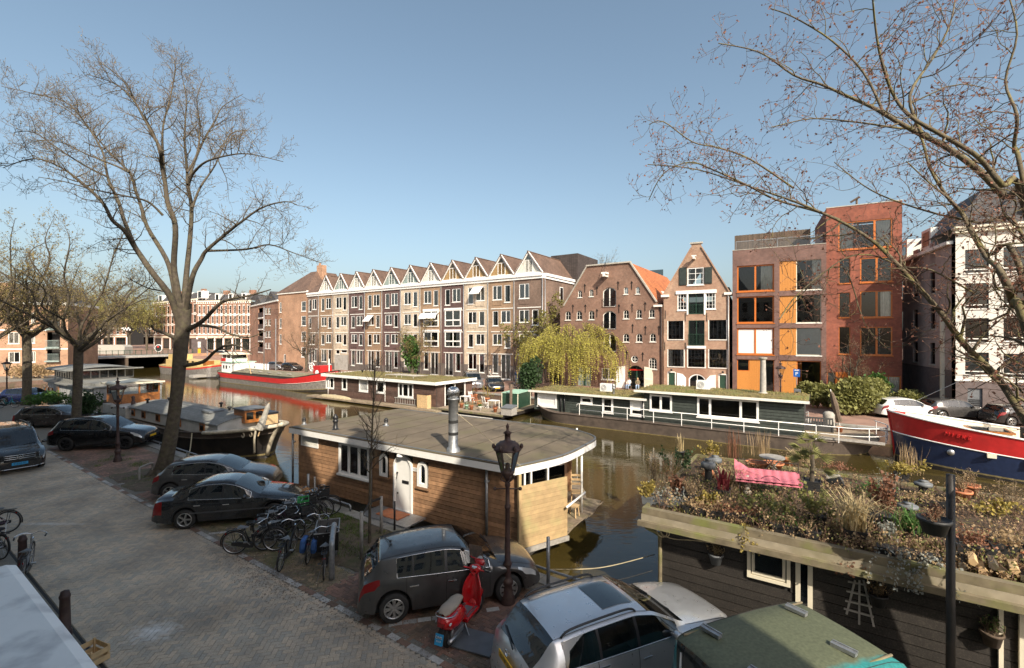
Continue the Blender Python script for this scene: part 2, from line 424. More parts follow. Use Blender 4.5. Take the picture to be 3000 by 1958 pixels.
def herring(s0,s1,t0,t1,w_=.1035,rot=R(45)):
	out = []; base = CR + rot; ca,sa = cos(base),sin(base); org = st((s0+s1)/2,(t0+t1)/2)
	ext = int((abs(s1-s0) + abs(t1-t0)) / w_ / 2) + 6
	def add(cx,cy,ang):
		x = cx*w_; y = cy*w_; p = Vector((org.x + x*ca - y*sa,org.y + x*sa + y*ca,0)); s,t = tos(p)
		if s0 < s < s1 and t0 + .03 < t < t1 - .03: out.append((p,base + ang))
	for m_ in range(-ext//2,ext//2):
		for k in range(-ext,ext):
			x = k + 4*m_; y = -k
			if abs(x) > ext or abs(y) > ext: continue
			add(x+1,y+.5,0); add(x+2.5,y+1,pi/2)
	return out
lay('paving_brick',herring(-2,44,2.92,6.42),.2,.1,'road_brick',near,300)
lay('bay_brick',[q for q in herring(2.5,36,6.68,9.72,rot=R(0)) if not (10.2 < tos(q[0])[0] < 18.2 or 22.6 < tos(q[0])[0] < 26.4)],.2,.1,'bay_brick',near,120)
lay('mossy_brick',herring(15.4,18.2,6.68,9.7,rot=R(45)) + herring(10.2,15.4,6.68,7.75,rot=R(45)),.2,.1,'moss_brick',near,60)
walk = []
for j in range(11):
	for i in range(70): walk.append((st(-1 + i*.21 + (j % 2)*.105,1.62 + j*.106),CR))
lay('footpath_brick',walk,.2,.1,'walk_brick',near,60)
edge = [(st(-1.5 + i*.207,t,.006),CR) for t in (2.955,6.365) for i in range(220)]
lay('edge_brick',edge,.2,.1,'road_brick',near,60)
# gutter slot, kerb band of pale flat stones, bay lines
mb = MB(); mb.box(0,50,0,.05,-.011,-.006,Matrix.Translation(st(48,2.84)) @ Matrix.Rotation(CR,4,'Z')); struct('gutter',mb,'black_matte')
mb = MB(); mb.box(-.145,.145,-.07,.07,-.05,0); ks = mb.mesh('kerb_block'); ks.materials.append(MATS['kerb_stone'])
ks_d = mb.mesh('kerb_block'); ks_d.materials.append(MATS['bay_brick'])
kb = struct('kerb_band',MB().box(0,48,6.43,6.67,-.06,-.011,Matrix.Rotation(CR,4,'Z') @ Matrix.Translation((-44,0,0))),'joint')
for i in range(145):
	s = -1 + i*.3; r_ = (i // 5) % 3
	inst('kerb_block',ks if rnd.random() < (.8 if r_ != 1 else .3) else ks_d,kb,st(s,6.55,rnd.uniform(.0,.006)),(0,0,CR + rnd.uniform(-.02,.02)))
# white bay lines leaving the kerb at the parking angle
for (u,v,k) in ((590,1566,7),(1110,1835,8),(330,1420,5),(1205,1890,0)):
	p0 = gp(u,v); d = Vector((sin(R(76)),cos(R(76)),0))
	for i in range(k):
		if rnd.random() < .85: inst('kerb_block',ks,kb,p0 + d*(.35 + i*.31) + Vector((0,0,.004)),(0,0,R(14) + rnd.uniform(-.03,.03)))
# earth: tree pit and planting strip
def patch(name,loop,z,m,nsub=10):
	mb = MB(); c = sum((Vector((*q,0)) for q in loop),Vector()) / len(loop)
	dense = crom([Vector((*q,0)) for q in loop] + [Vector((*loop[0],0))],nsub)
	rows = []
	for f in (1,.8,.55,.3,.02):
		rows.append([st(*(lerp(c,q,f).xy + Vector((rnd.uniform(-.05,.05),rnd.uniform(-.05,.05)))),z + (1-f)*.05 + rnd.uniform(-.006,.01)) for q in dense[:-1]])
	mb.grid(rows,True); return struct(name,mb,m,True)
patch('tree_pit',[(26.6,6.9),(26.4,9.6),(24.2,9.9),(22.4,9.6),(22.3,8.0),(23.2,6.8)],.0,'earth')
pit = patch('planting_strip',[(10.0,7.9),(10.1,9.9),(12.5,10.0),(16.6,10.0),(17.4,9.0),(15.2,7.9),(12.6,7.5)],.0,'earth')
# ---------------- grass and litter
mat('grass',(.095,.15,.025),.8,var=.45,scale=4,bump=0,island=.3)
mat('litter',(.42,.36,.28),.9,var=.4,bump=0,island=.5)
mb = MB()
def blade(mb,p,h,w_,lean):
	a = rnd.uniform(0,2*pi); dx,dy = cos(a)*w_/2,sin(a)*w_/2; l = rnd.uniform(.2,1)*lean; b = rnd.uniform(0,2*pi); lx,ly = cos(b)*l,sin(b)*l
	n = len(mb.v); mb.v += [(p[0]-dx,p[1]-dy,p[2]),(p[0]+dx,p[1]+dy,p[2]),(p[0]+lx,p[1]+ly,p[2]+h)]; mb.f.append((n,n+1,n+2))
cent = [(rnd.uniform(10.4,17),rnd.uniform(8.2,9.85)) for _ in range(34)] + [(rnd.uniform(22.6,30.5),rnd.gauss(8.2,.5)) for _ in range(16)] + [(rnd.uniform(12,16.6),rnd.uniform(9.2,9.95)) for _ in range(26)]
for cs,ct in cent:
	rr_ = rnd.uniform(.12,.42)
	for _ in range(int(420*rr_)):
		a = rnd.uniform(0,2*pi); q = rr_*sqrt(rnd.random()); p = st(cs + q*cos(a),min(ct + q*sin(a),9.97),.03)
		blade(mb,p,rnd.uniform(.03,.10),.012,.05)
for _ in range(5000):     # moss and weeds in joints of the mossy paving
	s = rnd.uniform(10.2,18); p = st(s,rnd.uniform(6.7,9.6),.0); blade(mb,p,rnd.uniform(.008,.02),.02,.02)
o = mb.build('grass','grass',None,fix=False); tag(o,'short green grass growing round the young tree and along the quay','grass',kind='stuff')
mb = MB()
for _ in range(2200):
	s = rnd.uniform(0,40); t = rnd.choice([rnd.uniform(3,6.4),rnd.gauss(6.8,.4),rnd.uniform(6.7,10)]); p = st(s,t,rnd.uniform(.012,.02)); r_ = rnd.uniform(.006,.022); a = rnd.uniform(0,6.3)
	mb.quad(*[(p.x + r_*cos(a+k)*f,p.y + r_*sin(a+k)*f,p.z + rnd.uniform(0,.012)) for k,f in ((0,1),(1.3,.6),(3.1,1),(4.5,.7))])
o = mb.build('leaf_litter','litter',None,fix=False); tag(o,'scattered dry leaf bits and blossom flecks on the brick paving','litter',kind='stuff')
mb = MB()
for cs,ct,n_,sg in ((8.5,6.7,900,.7),(11.5,6.4,1500,.8),(14,6.6,900,.6),(17.8,6.5,700,.5),(21.5,6.6,900,.8),(27,6.7,900,1),(24,7.2,900,.7)):
	for _ in range(n_):
		p = st(rnd.gauss(cs,sg*1.3),rnd.gauss(ct,sg*.45),rnd.uniform(.006,.012)); r_ = rnd.uniform(.005,.022); a = rnd.uniform(0,6.3); mb.poly([(p.x + r_*cos(a+k)*f,p.y + r_*sin(a+k)*f,p.z) for k,f in ((0,1),(1.1,.7),(2.4,1),(3.6,.6),(5,.9))])
mat('dust',(.17,.12,.085),.95,var=.3,bump=0); o = mb.build('kerb_dirt','dust',None,fix=False); tag(o,'brown earth and dirt gathered along the kerb of the near street','dirt',kind='stuff')
# ---------------- water
m,n,b = newmat('canal_water')
nz0 = noise_on(n,.25,3); c = ramp(n,nz0.outputs[0],[(.3,(.042,.031,.009)),(.7,(.058,.043,.012))]); n.links.new(c,b.inputs['Base Color'])
b.inputs['Roughness'].default_value = .035; b.inputs['IOR'].default_value = 1.36; b.inputs['Specular IOR Level'].default_value = .75
mp = N(n,'ShaderNodeMapping'); g = N(n,'ShaderNodeNewGeometry'); n.links.new(g.outputs['Position'],mp.inputs[0]); mp.inputs['Rotation'].default_value = (0,0,R(20)); mp.inputs['Scale'].default_value = (1,2.2,1)
w1 = noise_on(n,2.6,4,mp.outputs[0]); w2 = noise_on(n,.5,2,mp.outputs[0])
ad = N(n,'ShaderNodeMath',operation='MULTIPLY_ADD'); n.links.new(w2.outputs[0],ad.inputs[0]); ad.inputs[1].default_value = 1.5; n.links.new(w1.outputs[0],ad.inputs[2])
bumpto(n,b,ad.outputs[0],.10,.05)
wm = MB(); wm.quad(st(-70,9,ZW),st(160,9,ZW),st(160,60,ZW),st(-70,60,ZW)); struct('canal_water',wm,'canal_water')
# buildings
rb = random.Random(21)
def tilemat(name,c,pitch=.3,rowh=.34):
	m,n,b = newmat(name)
	tc = N(n,'ShaderNodeTexCoord');
	br = N(n,'ShaderNodeTexBrick'); br.offset = 0
	sp = N(n,'ShaderNodeSeparateXYZ'); n.links.new(tc.outputs['Object'],sp.inputs[0])
	cb = N(n,'ShaderNodeCombineXYZ'); ad = N(n,'ShaderNodeMath',operation='ADD'); n.links.new(sp.outputs[0],ad.inputs[0]); n.links.new(sp.outputs[1],ad.inputs[1])
	n.links.new(ad.outputs[0],cb.inputs[0]); n.links.new(sp.outputs[2],cb.inputs[1]); n.links.new(cb.outputs[0],br.inputs[0])
	br.inputs['Color1'].default_value = (*c,1); br.inputs['Color2'].default_value = (*[x*.75 for x in c],1); br.inputs['Mortar'].default_value = (*[x*.35 for x in c],1)
	br.inputs['Scale'].default_value = 1; br.inputs['Brick Width'].default_value = pitch; br.inputs['Row Height'].default_value = rowh*.75; br.inputs['Mortar Size'].default_value = .03; br.inputs['Mortar Smooth'].default_value = .8
	nz = noise_on(n,.8,5); cc = mixc(n,1.0,br.outputs[0],ramp(n,nz.outputs[0],[(.3,.75),(.7,1.2)]),'MULTIPLY')
	n.links.new(cc,b.inputs['Base Color']); b.inputs['Roughness'].default_value = .75; bumpto(n,b,br.outputs[1],-.7,.03); return m
tilemat('tile_brown',(.17,.105,.075)); tilemat('tile_orange',(.52,.17,.06)); tilemat('tile_dark',(.07,.055,.05),.35,.3); tilemat('slate',(.09,.085,.085),.3,.2)
brickmat('brick_ochre',(.36,.20,.10),(.29,.16,.085),(.30,.26,.2))
brickmat('brick_cream',(.58,.46,.33),(.52,.41,.29),(.5,.44,.36))
brickmat('brick_purple',(.13,.06,.055),(.10,.05,.045),(.13,.10,.09))
brickmat('brick_brown',(.20,.12,.085),(.15,.09,.065),(.2,.16,.13))
brickmat('brick_base',(.15,.12,.10),(.12,.10,.09),(.13,.11,.1))
brickmat('brick_ware',(.27,.13,.082),(.21,.10,.065),(.27,.21,.165),big=(.16,.085,.06))
brickmat('brick_narrow',(.33,.165,.105),(.41,.25,.16),(.36,.3,.23),big=(.26,.13,.085))
brickmat('brick_modern',(.20,.095,.075),(.15,.075,.065),(.16,.12,.1))
brickmat('brick_red',(.32,.085,.045),(.25,.065,.038),(.18,.085,.06))
brickmat('brick_orange',(.42,.215,.12),(.36,.18,.1),(.38,.28,.2))
brickmat('brick_victorian',(.34,.14,.08),(.28,.115,.07),(.33,.25,.18))
brickmat('brick_shade',(.17,.085,.06),(.13,.065,.05),(.16,.13,.1))
mat('stucco_pale',(.62,.59,.53),.85,var=.06,scale=2,dirt=(.45,.40,.34),damt=.35)
mat('stucco_pink',(.36,.28,.25),.9,var=.12,scale=2,dirt=(.25,.2,.18),damt=.4)
mat('plinth_brown',(.13,.10,.095),.85,var=.2,dirt=(.07,.06,.055),damt=.5)
mat('orange_timber',(.50,.21,.045),.5,var=.12,scale=14,bump=.1)
mat('orange_frame',(.48,.135,.02),.45,var=.08,bump=.05)
mat('timber_dark',(.12,.085,.06),.85,var=.3,scale=10,island=.2)
mat('panel_teal',(.25,.31,.29),.6); mat('panel_wood',(.34,.22,.1),.6); mat('panel_white',(.6,.58,.52),.7)
mat('shutter_green',(.025,.035,.03),.5)
mat('iron',(.02,.018,.018),.6,.3)
mat('gravel_roof',(.2,.19,.17),.95,bump=.4)
class Plane:
	"""a facade: left foot on the ground and turn; px() reads a spot of the photograph as (x, z) on it"""
	def __init__(s,p0,rz): s.p0 = Vector((p0[0],p0[1],0)); s.rz = rz; s.d = Vector((cos(rz),sin(rz),0)); s.n = Vector((-sin(rz),cos(rz),0))
	def hit(s,u,v,y=0):
		d = Vector(((u-1500)/F,1,-(v-HZ)/F)); o = Vector((0,0,CH)); p = s.p0 + s.n*y
		k = (p - o).dot(s.n) / d.dot(s.n); return o + d*k
	def px(s,u,v,y=0):
		q = s.hit(u,v,y); return ((q - s.p0).dot(s.d),q.z)
	def rect(s,u0,u1,v0,v1,y=0):
		um = (u0+u1)/2; x0 = s.px(u0,v0,y)[0]; x1 = s.px(u1,v0,y)[0]
		return (x0,x1,s.px(um,v1,y)[1],s.px(um,v0,y)[1])
	def at(s,x,y=0,z=0): return s.p0 + s.d*x + s.n*y + Vector((0,0,z))
def archloop(x0,x1,z0,z1,rise,n=8):
	"""rectangle with a rounded head; z1 is the crown"""
	w_ = (x1-x0)/2; cx = (x0+x1)/2; r = (w_*w_ + rise*rise)/(2*rise); a = math.asin(min(1,w_/r));
	if rise > w_*.999: a = pi/2
	top = [(cx + r*sin(-a + 2*a*i/n),z1 - r + r*cos(-a + 2*a*i/n)) for i in range(n+1)]
	return [(x1,z0),(x0,z0)][::-1] + top[::-1]
def wall(par,outer,holes,m,depth=.14,y=0,name='wall'):
	loops = [[Vector((x,z,0)) for x,z in outer]] + [[Vector((x,z,0)) for x,z in h] for h in holes]
	tri = geometry.tessellate_polygon(loops); flat = [q for l in loops for q in l]
	mb = MB(); mb.v = [(q.x,y,q.y) for q in flat]; mb.f = [tuple(t) for t in tri]
	for h in holes:
		n = len(h)
		for i in range(n):
			a,b = h[i],h[(i+1) % n]; mb.quad((a[0],y,a[1]),(b[0],y,b[1]),(b[0],y+depth,b[1]),(a[0],y+depth,a[1]))
	return mb.build(name,m,par)
def recth(r): return [(r[0],r[2]),(r[1],r[2]),(r[1],r[3]),(r[0],r[3])]
def window(par,r,fm='white_paint',nx=1,nz=1,fw=.07,y=.06,curtain=None,sill=None,pane='pane',rise=0,name='window',split=None,bars=.03,fr=.05):
	x0,x1,z0,z1 = r; mb = MB(); W = x1-x0; H = z1-z0
	if rise:
		lo = archloop(x0,x1,z0,z1,rise); cx = (x0+x1)/2; cz = (z0+z1)/2; k = 1 - 2*fw/W; k2 = 1 - 2*fw/H
		li = [(cx + (p[0]-cx)*k,cz + (p[1]-cz)*k2) for p in lo]
		rows = [[(p[0],y,p[1]) for p in lo],[(p[0],y,p[1]) for p in li],[(p[0],y+fr,p[1]) for p in li]]
		for i in range(len(lo)):
			j = (i+1) % len(lo)
			mb.quad(rows[0][i],rows[0][j],rows[1][j],rows[1][i]); mb.quad(rows[1][i],rows[1][j],rows[2][j],rows[2][i])
	else:
		mb.box(x0,x0+fw,y,y+fr,z0,z1); mb.box(x1-fw,x1,y,y+fr,z0,z1); mb.box(x0+fw,x1-fw,y,y+fr,z0,z0+fw); mb.box(x0+fw,x1-fw,y,y+fr,z1-fw,z1)
	xs = [x0 + W*i/nx for i in range(1,nx)] if split is None else [x0 + W*q for q in split]
	for x in xs: mb.box(x-bars,x+bars,y+.004,y+fr-.004,z0+fw,z1-fw*(.9 if not rise else 1.2))
	for i in range(1,nz): z = z0 + H*i/nz; mb.box(x0+fw,x1-fw,y+.008,y+fr-.008,z-bars*.7,z+bars*.7)
	o = mb.build(name,fm,par)
	pl = MB()
	if rise: pl.poly([(p[0],y+fr*.6,p[1]) for p in archloop(x0,x1,z0,z1,rise)]); pl.build('pane',pane,o)
	else:
		edges = [x0+fw*.8] + xs + [x1-fw*.8]
		for a,b in zip(edges[:-1],edges[1:]): MB().quad((a,y+fr*.6,z0+fw*.8),(b,y+fr*.6,z0+fw*.8),(b,y+fr*.6,z1-fw*.8),(a,y+fr*.6,z1-fw*.8)).build('pane',pane,o,fix=False)
	if sill: MB().box(x0-.06,x1+.06,-.08,y+.02,z0-.09,z0-.005).build('sill',sill,o)
	if curtain:
		c = MB(); yy = y + .16
		def drape(a,b,za,zb):
			n = max(4,int((b-a)/.06)); c.grid([[(lerp(a,b,i/n),yy + .025*sin(i*2.1+a*9),z) for i in range(n+1)] for z in (za,zb)])
		if curtain == 'full': drape(x0+.03,x1-.03,z0,z1)
		elif curtain == 'sides': f = rb.uniform(.15,.32); drape(x0+.03,x0+W*f,z0,z1); drape(x1-W*f,x1-.03,z0,z1)
		elif curtain == 'left': drape(x0+.03,x0+W*.4,z0,z1)
		elif curtain == 'right': drape(x1-W*.35,x1-.03,z0,z1)
		elif curtain == 'blind': f = rb.uniform(0,.5); c.quad((x0+.03,yy-.1,z0+H*f),(x1-.03,yy-.1,z0+H*f),(x1-.03,yy-.1,z1),(x0+.03,yy-.1,z1))
		elif curtain == 'shut': c.quad((x0+.03,yy-.1,z0+.05),(x1-.03,yy-.1,z0+.05),(x1-.03,yy-.1,z1),(x0+.03,yy-.1,z1))
		c.build('curtain','curtain' if curtain not in ('blind','shut') else 'blind',o)
	return o
def curt():
	return rb.choice(['full','full','full','blind','shut','sides','left','right',None,'full'])
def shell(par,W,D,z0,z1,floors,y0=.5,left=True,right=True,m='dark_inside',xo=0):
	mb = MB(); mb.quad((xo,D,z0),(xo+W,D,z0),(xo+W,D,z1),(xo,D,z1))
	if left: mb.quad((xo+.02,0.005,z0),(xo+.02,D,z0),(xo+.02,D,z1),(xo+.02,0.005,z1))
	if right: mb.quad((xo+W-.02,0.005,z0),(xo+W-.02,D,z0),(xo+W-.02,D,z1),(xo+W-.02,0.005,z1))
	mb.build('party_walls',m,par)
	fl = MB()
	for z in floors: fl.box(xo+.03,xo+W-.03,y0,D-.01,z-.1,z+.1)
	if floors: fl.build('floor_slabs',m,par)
def balcony(par,x0,x1,z0,h,m='iron',y=-.12,n=None):
	mb = MB(); n = n or int((x1-x0)/.13)
	mb.box(x0,x1,y-.02,y+.02,z0+h-.04,z0+h); mb.box(x0,x1,y-.02,y+.02,z0+.04,z0+.08)
	for i in range(n+1): x = lerp(x0,x1-.02,i/n); mb.box(x,x+.02,y-.01,y+.01,z0+.08,z0+h-.04)
	for x in (x0,x1-.03): mb.box(x,x+.03,y,.02,z0+h-.04,z0+h); mb.box(x,x+.03,y,.02,z0+.04,z0+.08)
	return mb.build('balcony_rail',m,par)
# the row of gabled houses over the water
RZ = atan2(-.5505,.835)
P0 = Vector((0,61.5,0))
def on_row(u):
	c = (u-1500)/F; k = c*61.5/(.835 + .5505*c); return k        # metres to the right of P0
bounds = [901,934.6,976.5,1020,1066,1117,1168,1225.8,1291,1356,1429,1507,1591]
kx = [on_row(u) for u in bounds]
kx = [kx[0]] + [lerp(kx[1],kx[-1],i/11) for i in range(12)]
cols = ['brown','ochre','cream','purple','ochre','purple','cream','ochre','purple','cream','ochre','brown']
lab = ['narrow dark brown end house of the row, under plain sloping roof beside orange brick house',
 'ochre brick gabled house of the far row behind the bow of the red barge','cream brick gabled house of the far row with a blank grey garage wall below','dark purple brick gabled house between cream and ochre neighbours, nearest the red barge',
 'ochre brick gabled house with flat white awning tilted out on its third floor','dark purple brick gabled house of the far row just left of the ivy-covered tree','cream brick gabled house of the far row behind the ivy-covered tree',
 'ochre brick gabled house with two-storey white glazed bays and a round white awning','dark purple brick gabled house of the far row with two-storey white glazed bays','cream pink brick gabled house with a white awning on its top floor',
 'ochre brick gabled house of the far row behind the man in the blue jacket','dark brown brick end house of the gabled row, side wall in view beside the willow']
L4 = ['NW','NW','WN','WN','NW','NW','WN','WN','NW','NW','WN','W-']
L3 = ['N-','WN','NW','NW','WN','WN','WN','BB','BB','WN','NW','WN']
L2 = ['NN','NW','WN','WN','NW','NW','WN','BB','BB','NW','WN','WN']
L1 = ['NW','WN','GG','NW','DN','DN','WN','ND','DN','WN','ND','WN']
Zb = [ZF,4.07,7.11,10.27,13.73]
HD = 9.0
for i in range(12):
	W = kx[i+1] - kx[i]; p = P0 + Vector((cos(RZ),sin(RZ),0))*kx[i]
	h = thing('row_house',lab[i],'house',(p.x,p.y,0),RZ,'gabled row houses across the canal')
	bm_ = 'brick_' + cols[i]; holes = []; wins = []
	for f,Lx in ((0,L1),(1,L2),(2,L3),(3,L4)):
		z0,z1 = Zb[f],Zb[f+1]; code = Lx[i]
		if code == 'BB': r = (W*.16,W*.86,z0+.55,z1-.18); holes.append(r); wins.append((r,'B')); continue
		if code == 'GG':
			for r in ((W*.16,W*.4,3.0,3.75),(W*.5,W*.88,3.25,3.85)): holes.append(r); wins.append((r,'S'))
			continue
		wide = W*.36; nar = W*.22; g = W*.1; x = W*(.16 if i else .1)
		for ch in code:
			if ch == '-': continue
			ww = {'N': nar,'W': wide,'D': wide}[ch]
			if x + ww > W - .2: ww = W - .25 - x
			top = z1 - .55; bot = z0 + {'N': .55,'W': .95,'D': .2 if f == 0 else .5}[ch] + (.35 if f == 0 and ch != 'D' else 0)
			if f == 0: top = z1 - .32
			r = (x,x+ww,bot,top); holes.append(r); wins.append((r,ch)); x += ww + g
	wall(h,[(0,ZF),(W,ZF),(W,13.8),(0,13.8)],[recth(r) for r in holes],bm_)
	# darker plinth storey, a few mm proud
	gh = [r for r in holes if r[3] < 4.1]
	wall(h,[(0.02,ZF),(W-.02,ZF),(W-.02,2.2 if i > 5 else 1.4),(.02,2.2 if i > 5 else 1.4)],[[(r[0],max(r[2],ZF+.02)),(r[1],max(r[2],ZF+.02)),(r[1],min(r[3],2.19 if i > 5 else 1.39)),(r[0],min(r[3],2.19 if i > 5 else 1.39))] for r in gh if r[2] < (2.1 if i > 5 else 1.3)],'brick_base',.02,-.012,'plinth')
	if L1[i] == 'GG': MB().box(.3,W-.12,-.03,0,ZF,2.9).build('garage_wall','concrete',h)
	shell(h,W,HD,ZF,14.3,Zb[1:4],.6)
	for r,ch in wins:
		if ch == 'B':
			o = window(h,r,'white_clean',2,1,.13,-.1,rb.choice(['sides','left','full']),None,'pane',split=[.52],bars=.05,fr=.12)
			hh = r[3]-r[2]; MB().box(r[0]+.13,r[1]-.13,-.09,.02,r[2]+hh*.34,r[2]+hh*.42).build('transom','white_clean',o)
			MB().box(r[0]-.12,r[1]+.12,-.14,0,r[3],r[3]+.28).build('lintel','white_clean',o)
		else:
			o = window(h,r,'white_clean',{'W': 2,'D': 2,'N': 1,'S': 1}[ch],1,.085,.03,curt() if ch != 'S' else None,'white_clean' if ch == 'D' else 'white_paint','pane',split=[rb.choice([.45,.5,.55])] if ch in 'WD' else None,bars=.05)
			if ch == 'D' and r[2] < 1: balcony(o,r[0]+.05,r[1]-.05,r[2]+.1,.95,'iron',-.1)
			if ch == 'W' and rb.random() < .5: MB().box(r[0],r[1],-.05,0,r[2]-.75,r[2]-.1).build('apron_panel',bm_,o)
	# white string courses
	for z in Zb[1:4]:
		MB().box(W*.1,W*.93,-.05,0.001,z-.32,z-.2).build('string_course','white_paint',h)
	MB().box(0.002,W-.002,-.16,.3,13.72,14.05).box(0.002,W-.002,-.3,.3,14.055,14.4).build('cornice','white_clean',h)
	MB().tube([(W-.06,-.09,ZF),(W-.06,-.09,14.0)],.055,8).build('downpipe','galvanised',h,True)
	# gable and its roof
	zt = 17.35
	if i > 0:
		ap = (W/2,zt-.1); mb = MB()
		for sx in (.04,W-.04): mb.bar((sx,-.1,14.42),(ap[0],-.1,ap[1]),.16,.26)
		mb.box(.1,W-.1,-.16,-.04,14.42,14.56); mb.build('bargeboard','white_clean',h)
		ww = W*.115; zb,zw = 14.6,16.25
		hole = [(W/2-ww*1.25,zb),(W/2+ww*1.25,zb),(W/2+ww*1.25,zw),(W/2-ww*1.25,zw)]
		wall(h,[(.15,14.45),(W-.15,14.45),(W/2,zt-.3)],[hole],rb.choice(['panel_teal','panel_white','panel_white']) if i not in (8,9,10) else 'panel_wood',.1,.05,'gable_panel')
		window(h,(W/2-ww*1.25,W/2+ww*1.25,zb,zw),'white_clean',2,1,.07,.0,'full',None,name='gable_window',fr=.1)
		MB().poly([(W/2-ww*1.2,-.0,zw+.06),(W/2+ww*1.2,0,zw+.06),(W/2,0,zw+.06+ww*1.2*1.32)]).build('gable_light','pane',h)
		for sx in (-1,1):
			x0 = W/2 - sx*W/2; rf = MB(); rf.grid([[(x0,-.28,14.42),(x0,HD,14.42)],[(W/2,-.28,zt),(W/2,HD,zt)]]).grid([[(x0,-.28,14.32),(x0,HD,14.32)],[(W/2,-.28,zt-.1),(W/2,HD,zt-.1)]])
			rf.quad((x0,-.28,14.42),(W/2,-.28,zt),(W/2,-.28,zt-.1),(x0,-.28,14.32)); rf.build('roof','tile_brown',h)
		MB().tube([(W/2,-.3,zt+.02),(W/2,HD,zt+.02)],.09,6).build('ridge_tiles','tile_brown',h)
		if i < 11: MB().box(W-.05,W+.05,-.2,HD,14.44,14.5).build('valley_gutter','white_paint',h)
	else:
		MB().quad((0,-.28,14.42),(W,-.28,14.42),(W,2.5,zt-.6),(.9,2.5,zt-.6)).quad((0,-.28,14.42),(.9,2.5,zt-.6),(.9,HD,zt-.6),(0,HD,14.42)).quad((.9,2.5,zt-.6),(W,2.5,zt-.6),(W,HD,zt-.6),(.9,HD,zt-.6)).build('roof','tile_brown',h)
	# awnings
	if i in (4,7,9):
		f = {4: 2,7: 2,9: 3}[i]; x0,x1 = {4: (.12,.5),7: (.1,.9),9: (.38,.78)}[i]; z = Zb[f+1] - .5
		aw = MB()
		if i == 7: aw.grid([[(lerp(x0,x1,k/8)*W,-.9*sin(a),z - .9*(1-cos(a))) for k in range(9)] for a in [pi/2*q/5 for q in range(6)]])
		else: aw.quad((x0*W,0,z),(x1*W,0,z),(x1*W,-1.0,z-1.0),(x0*W,-1.0,z-1.0)).box(x0*W,x1*W,-1.03,-.97,z-1.1,z-1.0)
		aw.build('awning','white_clean',h)
	if i == 11:   # side wall towards the willow
		s_ = MB(); s_.quad((W,0,ZF),(W,HD,ZF),(W,HD,13.8),(W,0,13.8)); s_.build('wall',bm_,h)
		MB().box(W-.3,W+.16,.31,HD,13.72,14.05).box(W-.3,W+.3,.32,HD,14.055,14.4).build('cornice','white_clean',h)
		q = MB().box(W,W+.05,4.6,5.6,11.0,13.0).build('window','white_clean',h); MB().box(W+.03,W+.06,4.7,5.5,11.1,12.9).build('pane','pane_dark',q)
		MB().tube([(W+.08,.4,ZF),(W+.08,.4,13.8)],.055,8).build('downpipe','galvanised',h,True)
# brown tiled box standing behind the end house, and the flat roof room with rail
p = P0 + Vector((cos(RZ),sin(RZ),0))*(kx[12]-3.4) + Vector((-sin(RZ),cos(RZ),0))*9.2
h = thing('roof_block','brown tiled box-like block rising behind the end house of the gabled row','building',(p.x,p.y,0),RZ)
MB().box(0,4,0,7,ZF,12.6).build('wall','brick_orange',h); MB().box(-.3,4.1,-.3,7,12.6,18.2).build('tiled_upper_storey','tile_dark',h)
p = P0 + Vector((cos(RZ),sin(RZ),0))*kx[6] + Vector((-sin(RZ),cos(RZ),0))*10
h = thing('roof_room','low dark roof room with a thin rail behind the gabled row','building',(p.x,p.y,0),RZ)
MB().box(-9,3,0,5,ZF,18.4).build('wall','plinth_brown',h)
mb = MB()
for x in range(-16,6,2): mb.bar((x,-.6,16.9),(x,-.6,18.7),.04)
mb.bar((-16,-.6,18.7),(5,-.6,18.7),.04).build('roof_rail','galvanised',h)
# warehouse
pw = Plane(P0,RZ)
def z3(x,y): return (1500 + .3863*x,650 + .3863*y)
lx = pw.px(1641,1000)[0]; rx = pw.px(1940,1000)[0]
o0 = pw.at(lx); h = thing('warehouse','brown brick warehouse with flat-topped gable, small arched windows and hoist beam','building',(o0.x,o0.y,0),RZ)
pw = Plane(o0,RZ); W = rx - lx
def q3(x,y): return pw.px(*z3(x,y))
def r3(x0,x1,y0,y1): u0,v0 = z3(x0,y0); u1,v1 = z3(x1,y1); return pw.rect(u0,u1,v0,v1)
tl = q3(570,338); tr = q3(895,312); zl = q3(392,640)[1]; zr = q3(1110,612)[1]
ztop = (tl[1]+tr[1])/2; ze = (zl+zr)/2
outer = [(0,ZF),(W,ZF),(W,ze-.25),(W-.5,ze-.1),(W-.6,ze),(tr[0],ztop),(tl[0],ztop),(.55,ze),(.5,ze-.1),(0,ze-.25)]
aw_ = []
for (x,y) in ((515,547),(602,540),(863,523),(953,521)): aw_.append((r3(x-16,x+16,y-27,y+27),'a'))
for (x,y) in ((425,712),(510,710),(603,708),(865,702),(963,699),(1060,694)): aw_.append((r3(x-21,x+21,y-34,y+34),'a'))
for (x,y) in ((415,880),(510,880),(600,880),(865,880),(965,880),(1068,878)): aw_.append((r3(x-23,x+23,y-32,y+32),'a'))
aw_ += [(r3(688,790,498,645),'L'),(r3(688,790,676,815),'L'),(r3(690,790,850,985),'L'),(r3(1036,1098,1030,1118),'T'),(r3(680,785,1110,1198),'R')]
por = r3(876,1002,1090,1250); por = (por[0],por[1],ZF+.01,por[3]); grn = r3(500,600,1100,1250); grn = (grn[0],grn[1],ZF+.01,grn[3])
cr = q3(930,1042); crr = .42
circ = [(cr[0] + crr*cos(2*pi*k/14),cr[1] + crr*sin(2*pi*k/14)) for k in range(14)]
holes = []
for r,k in aw_:
	holes.append(recth(r) if k == 'R' else archloop(*r,{'a': (r[1]-r[0])*.38,'L': .45,'T': (r[1]-r[0])*.45}[k]))
holes += [archloop(*por,(por[1]-por[0])*.42),recth(grn),circ]
wall(h,outer,holes,'brick_ware',.22)
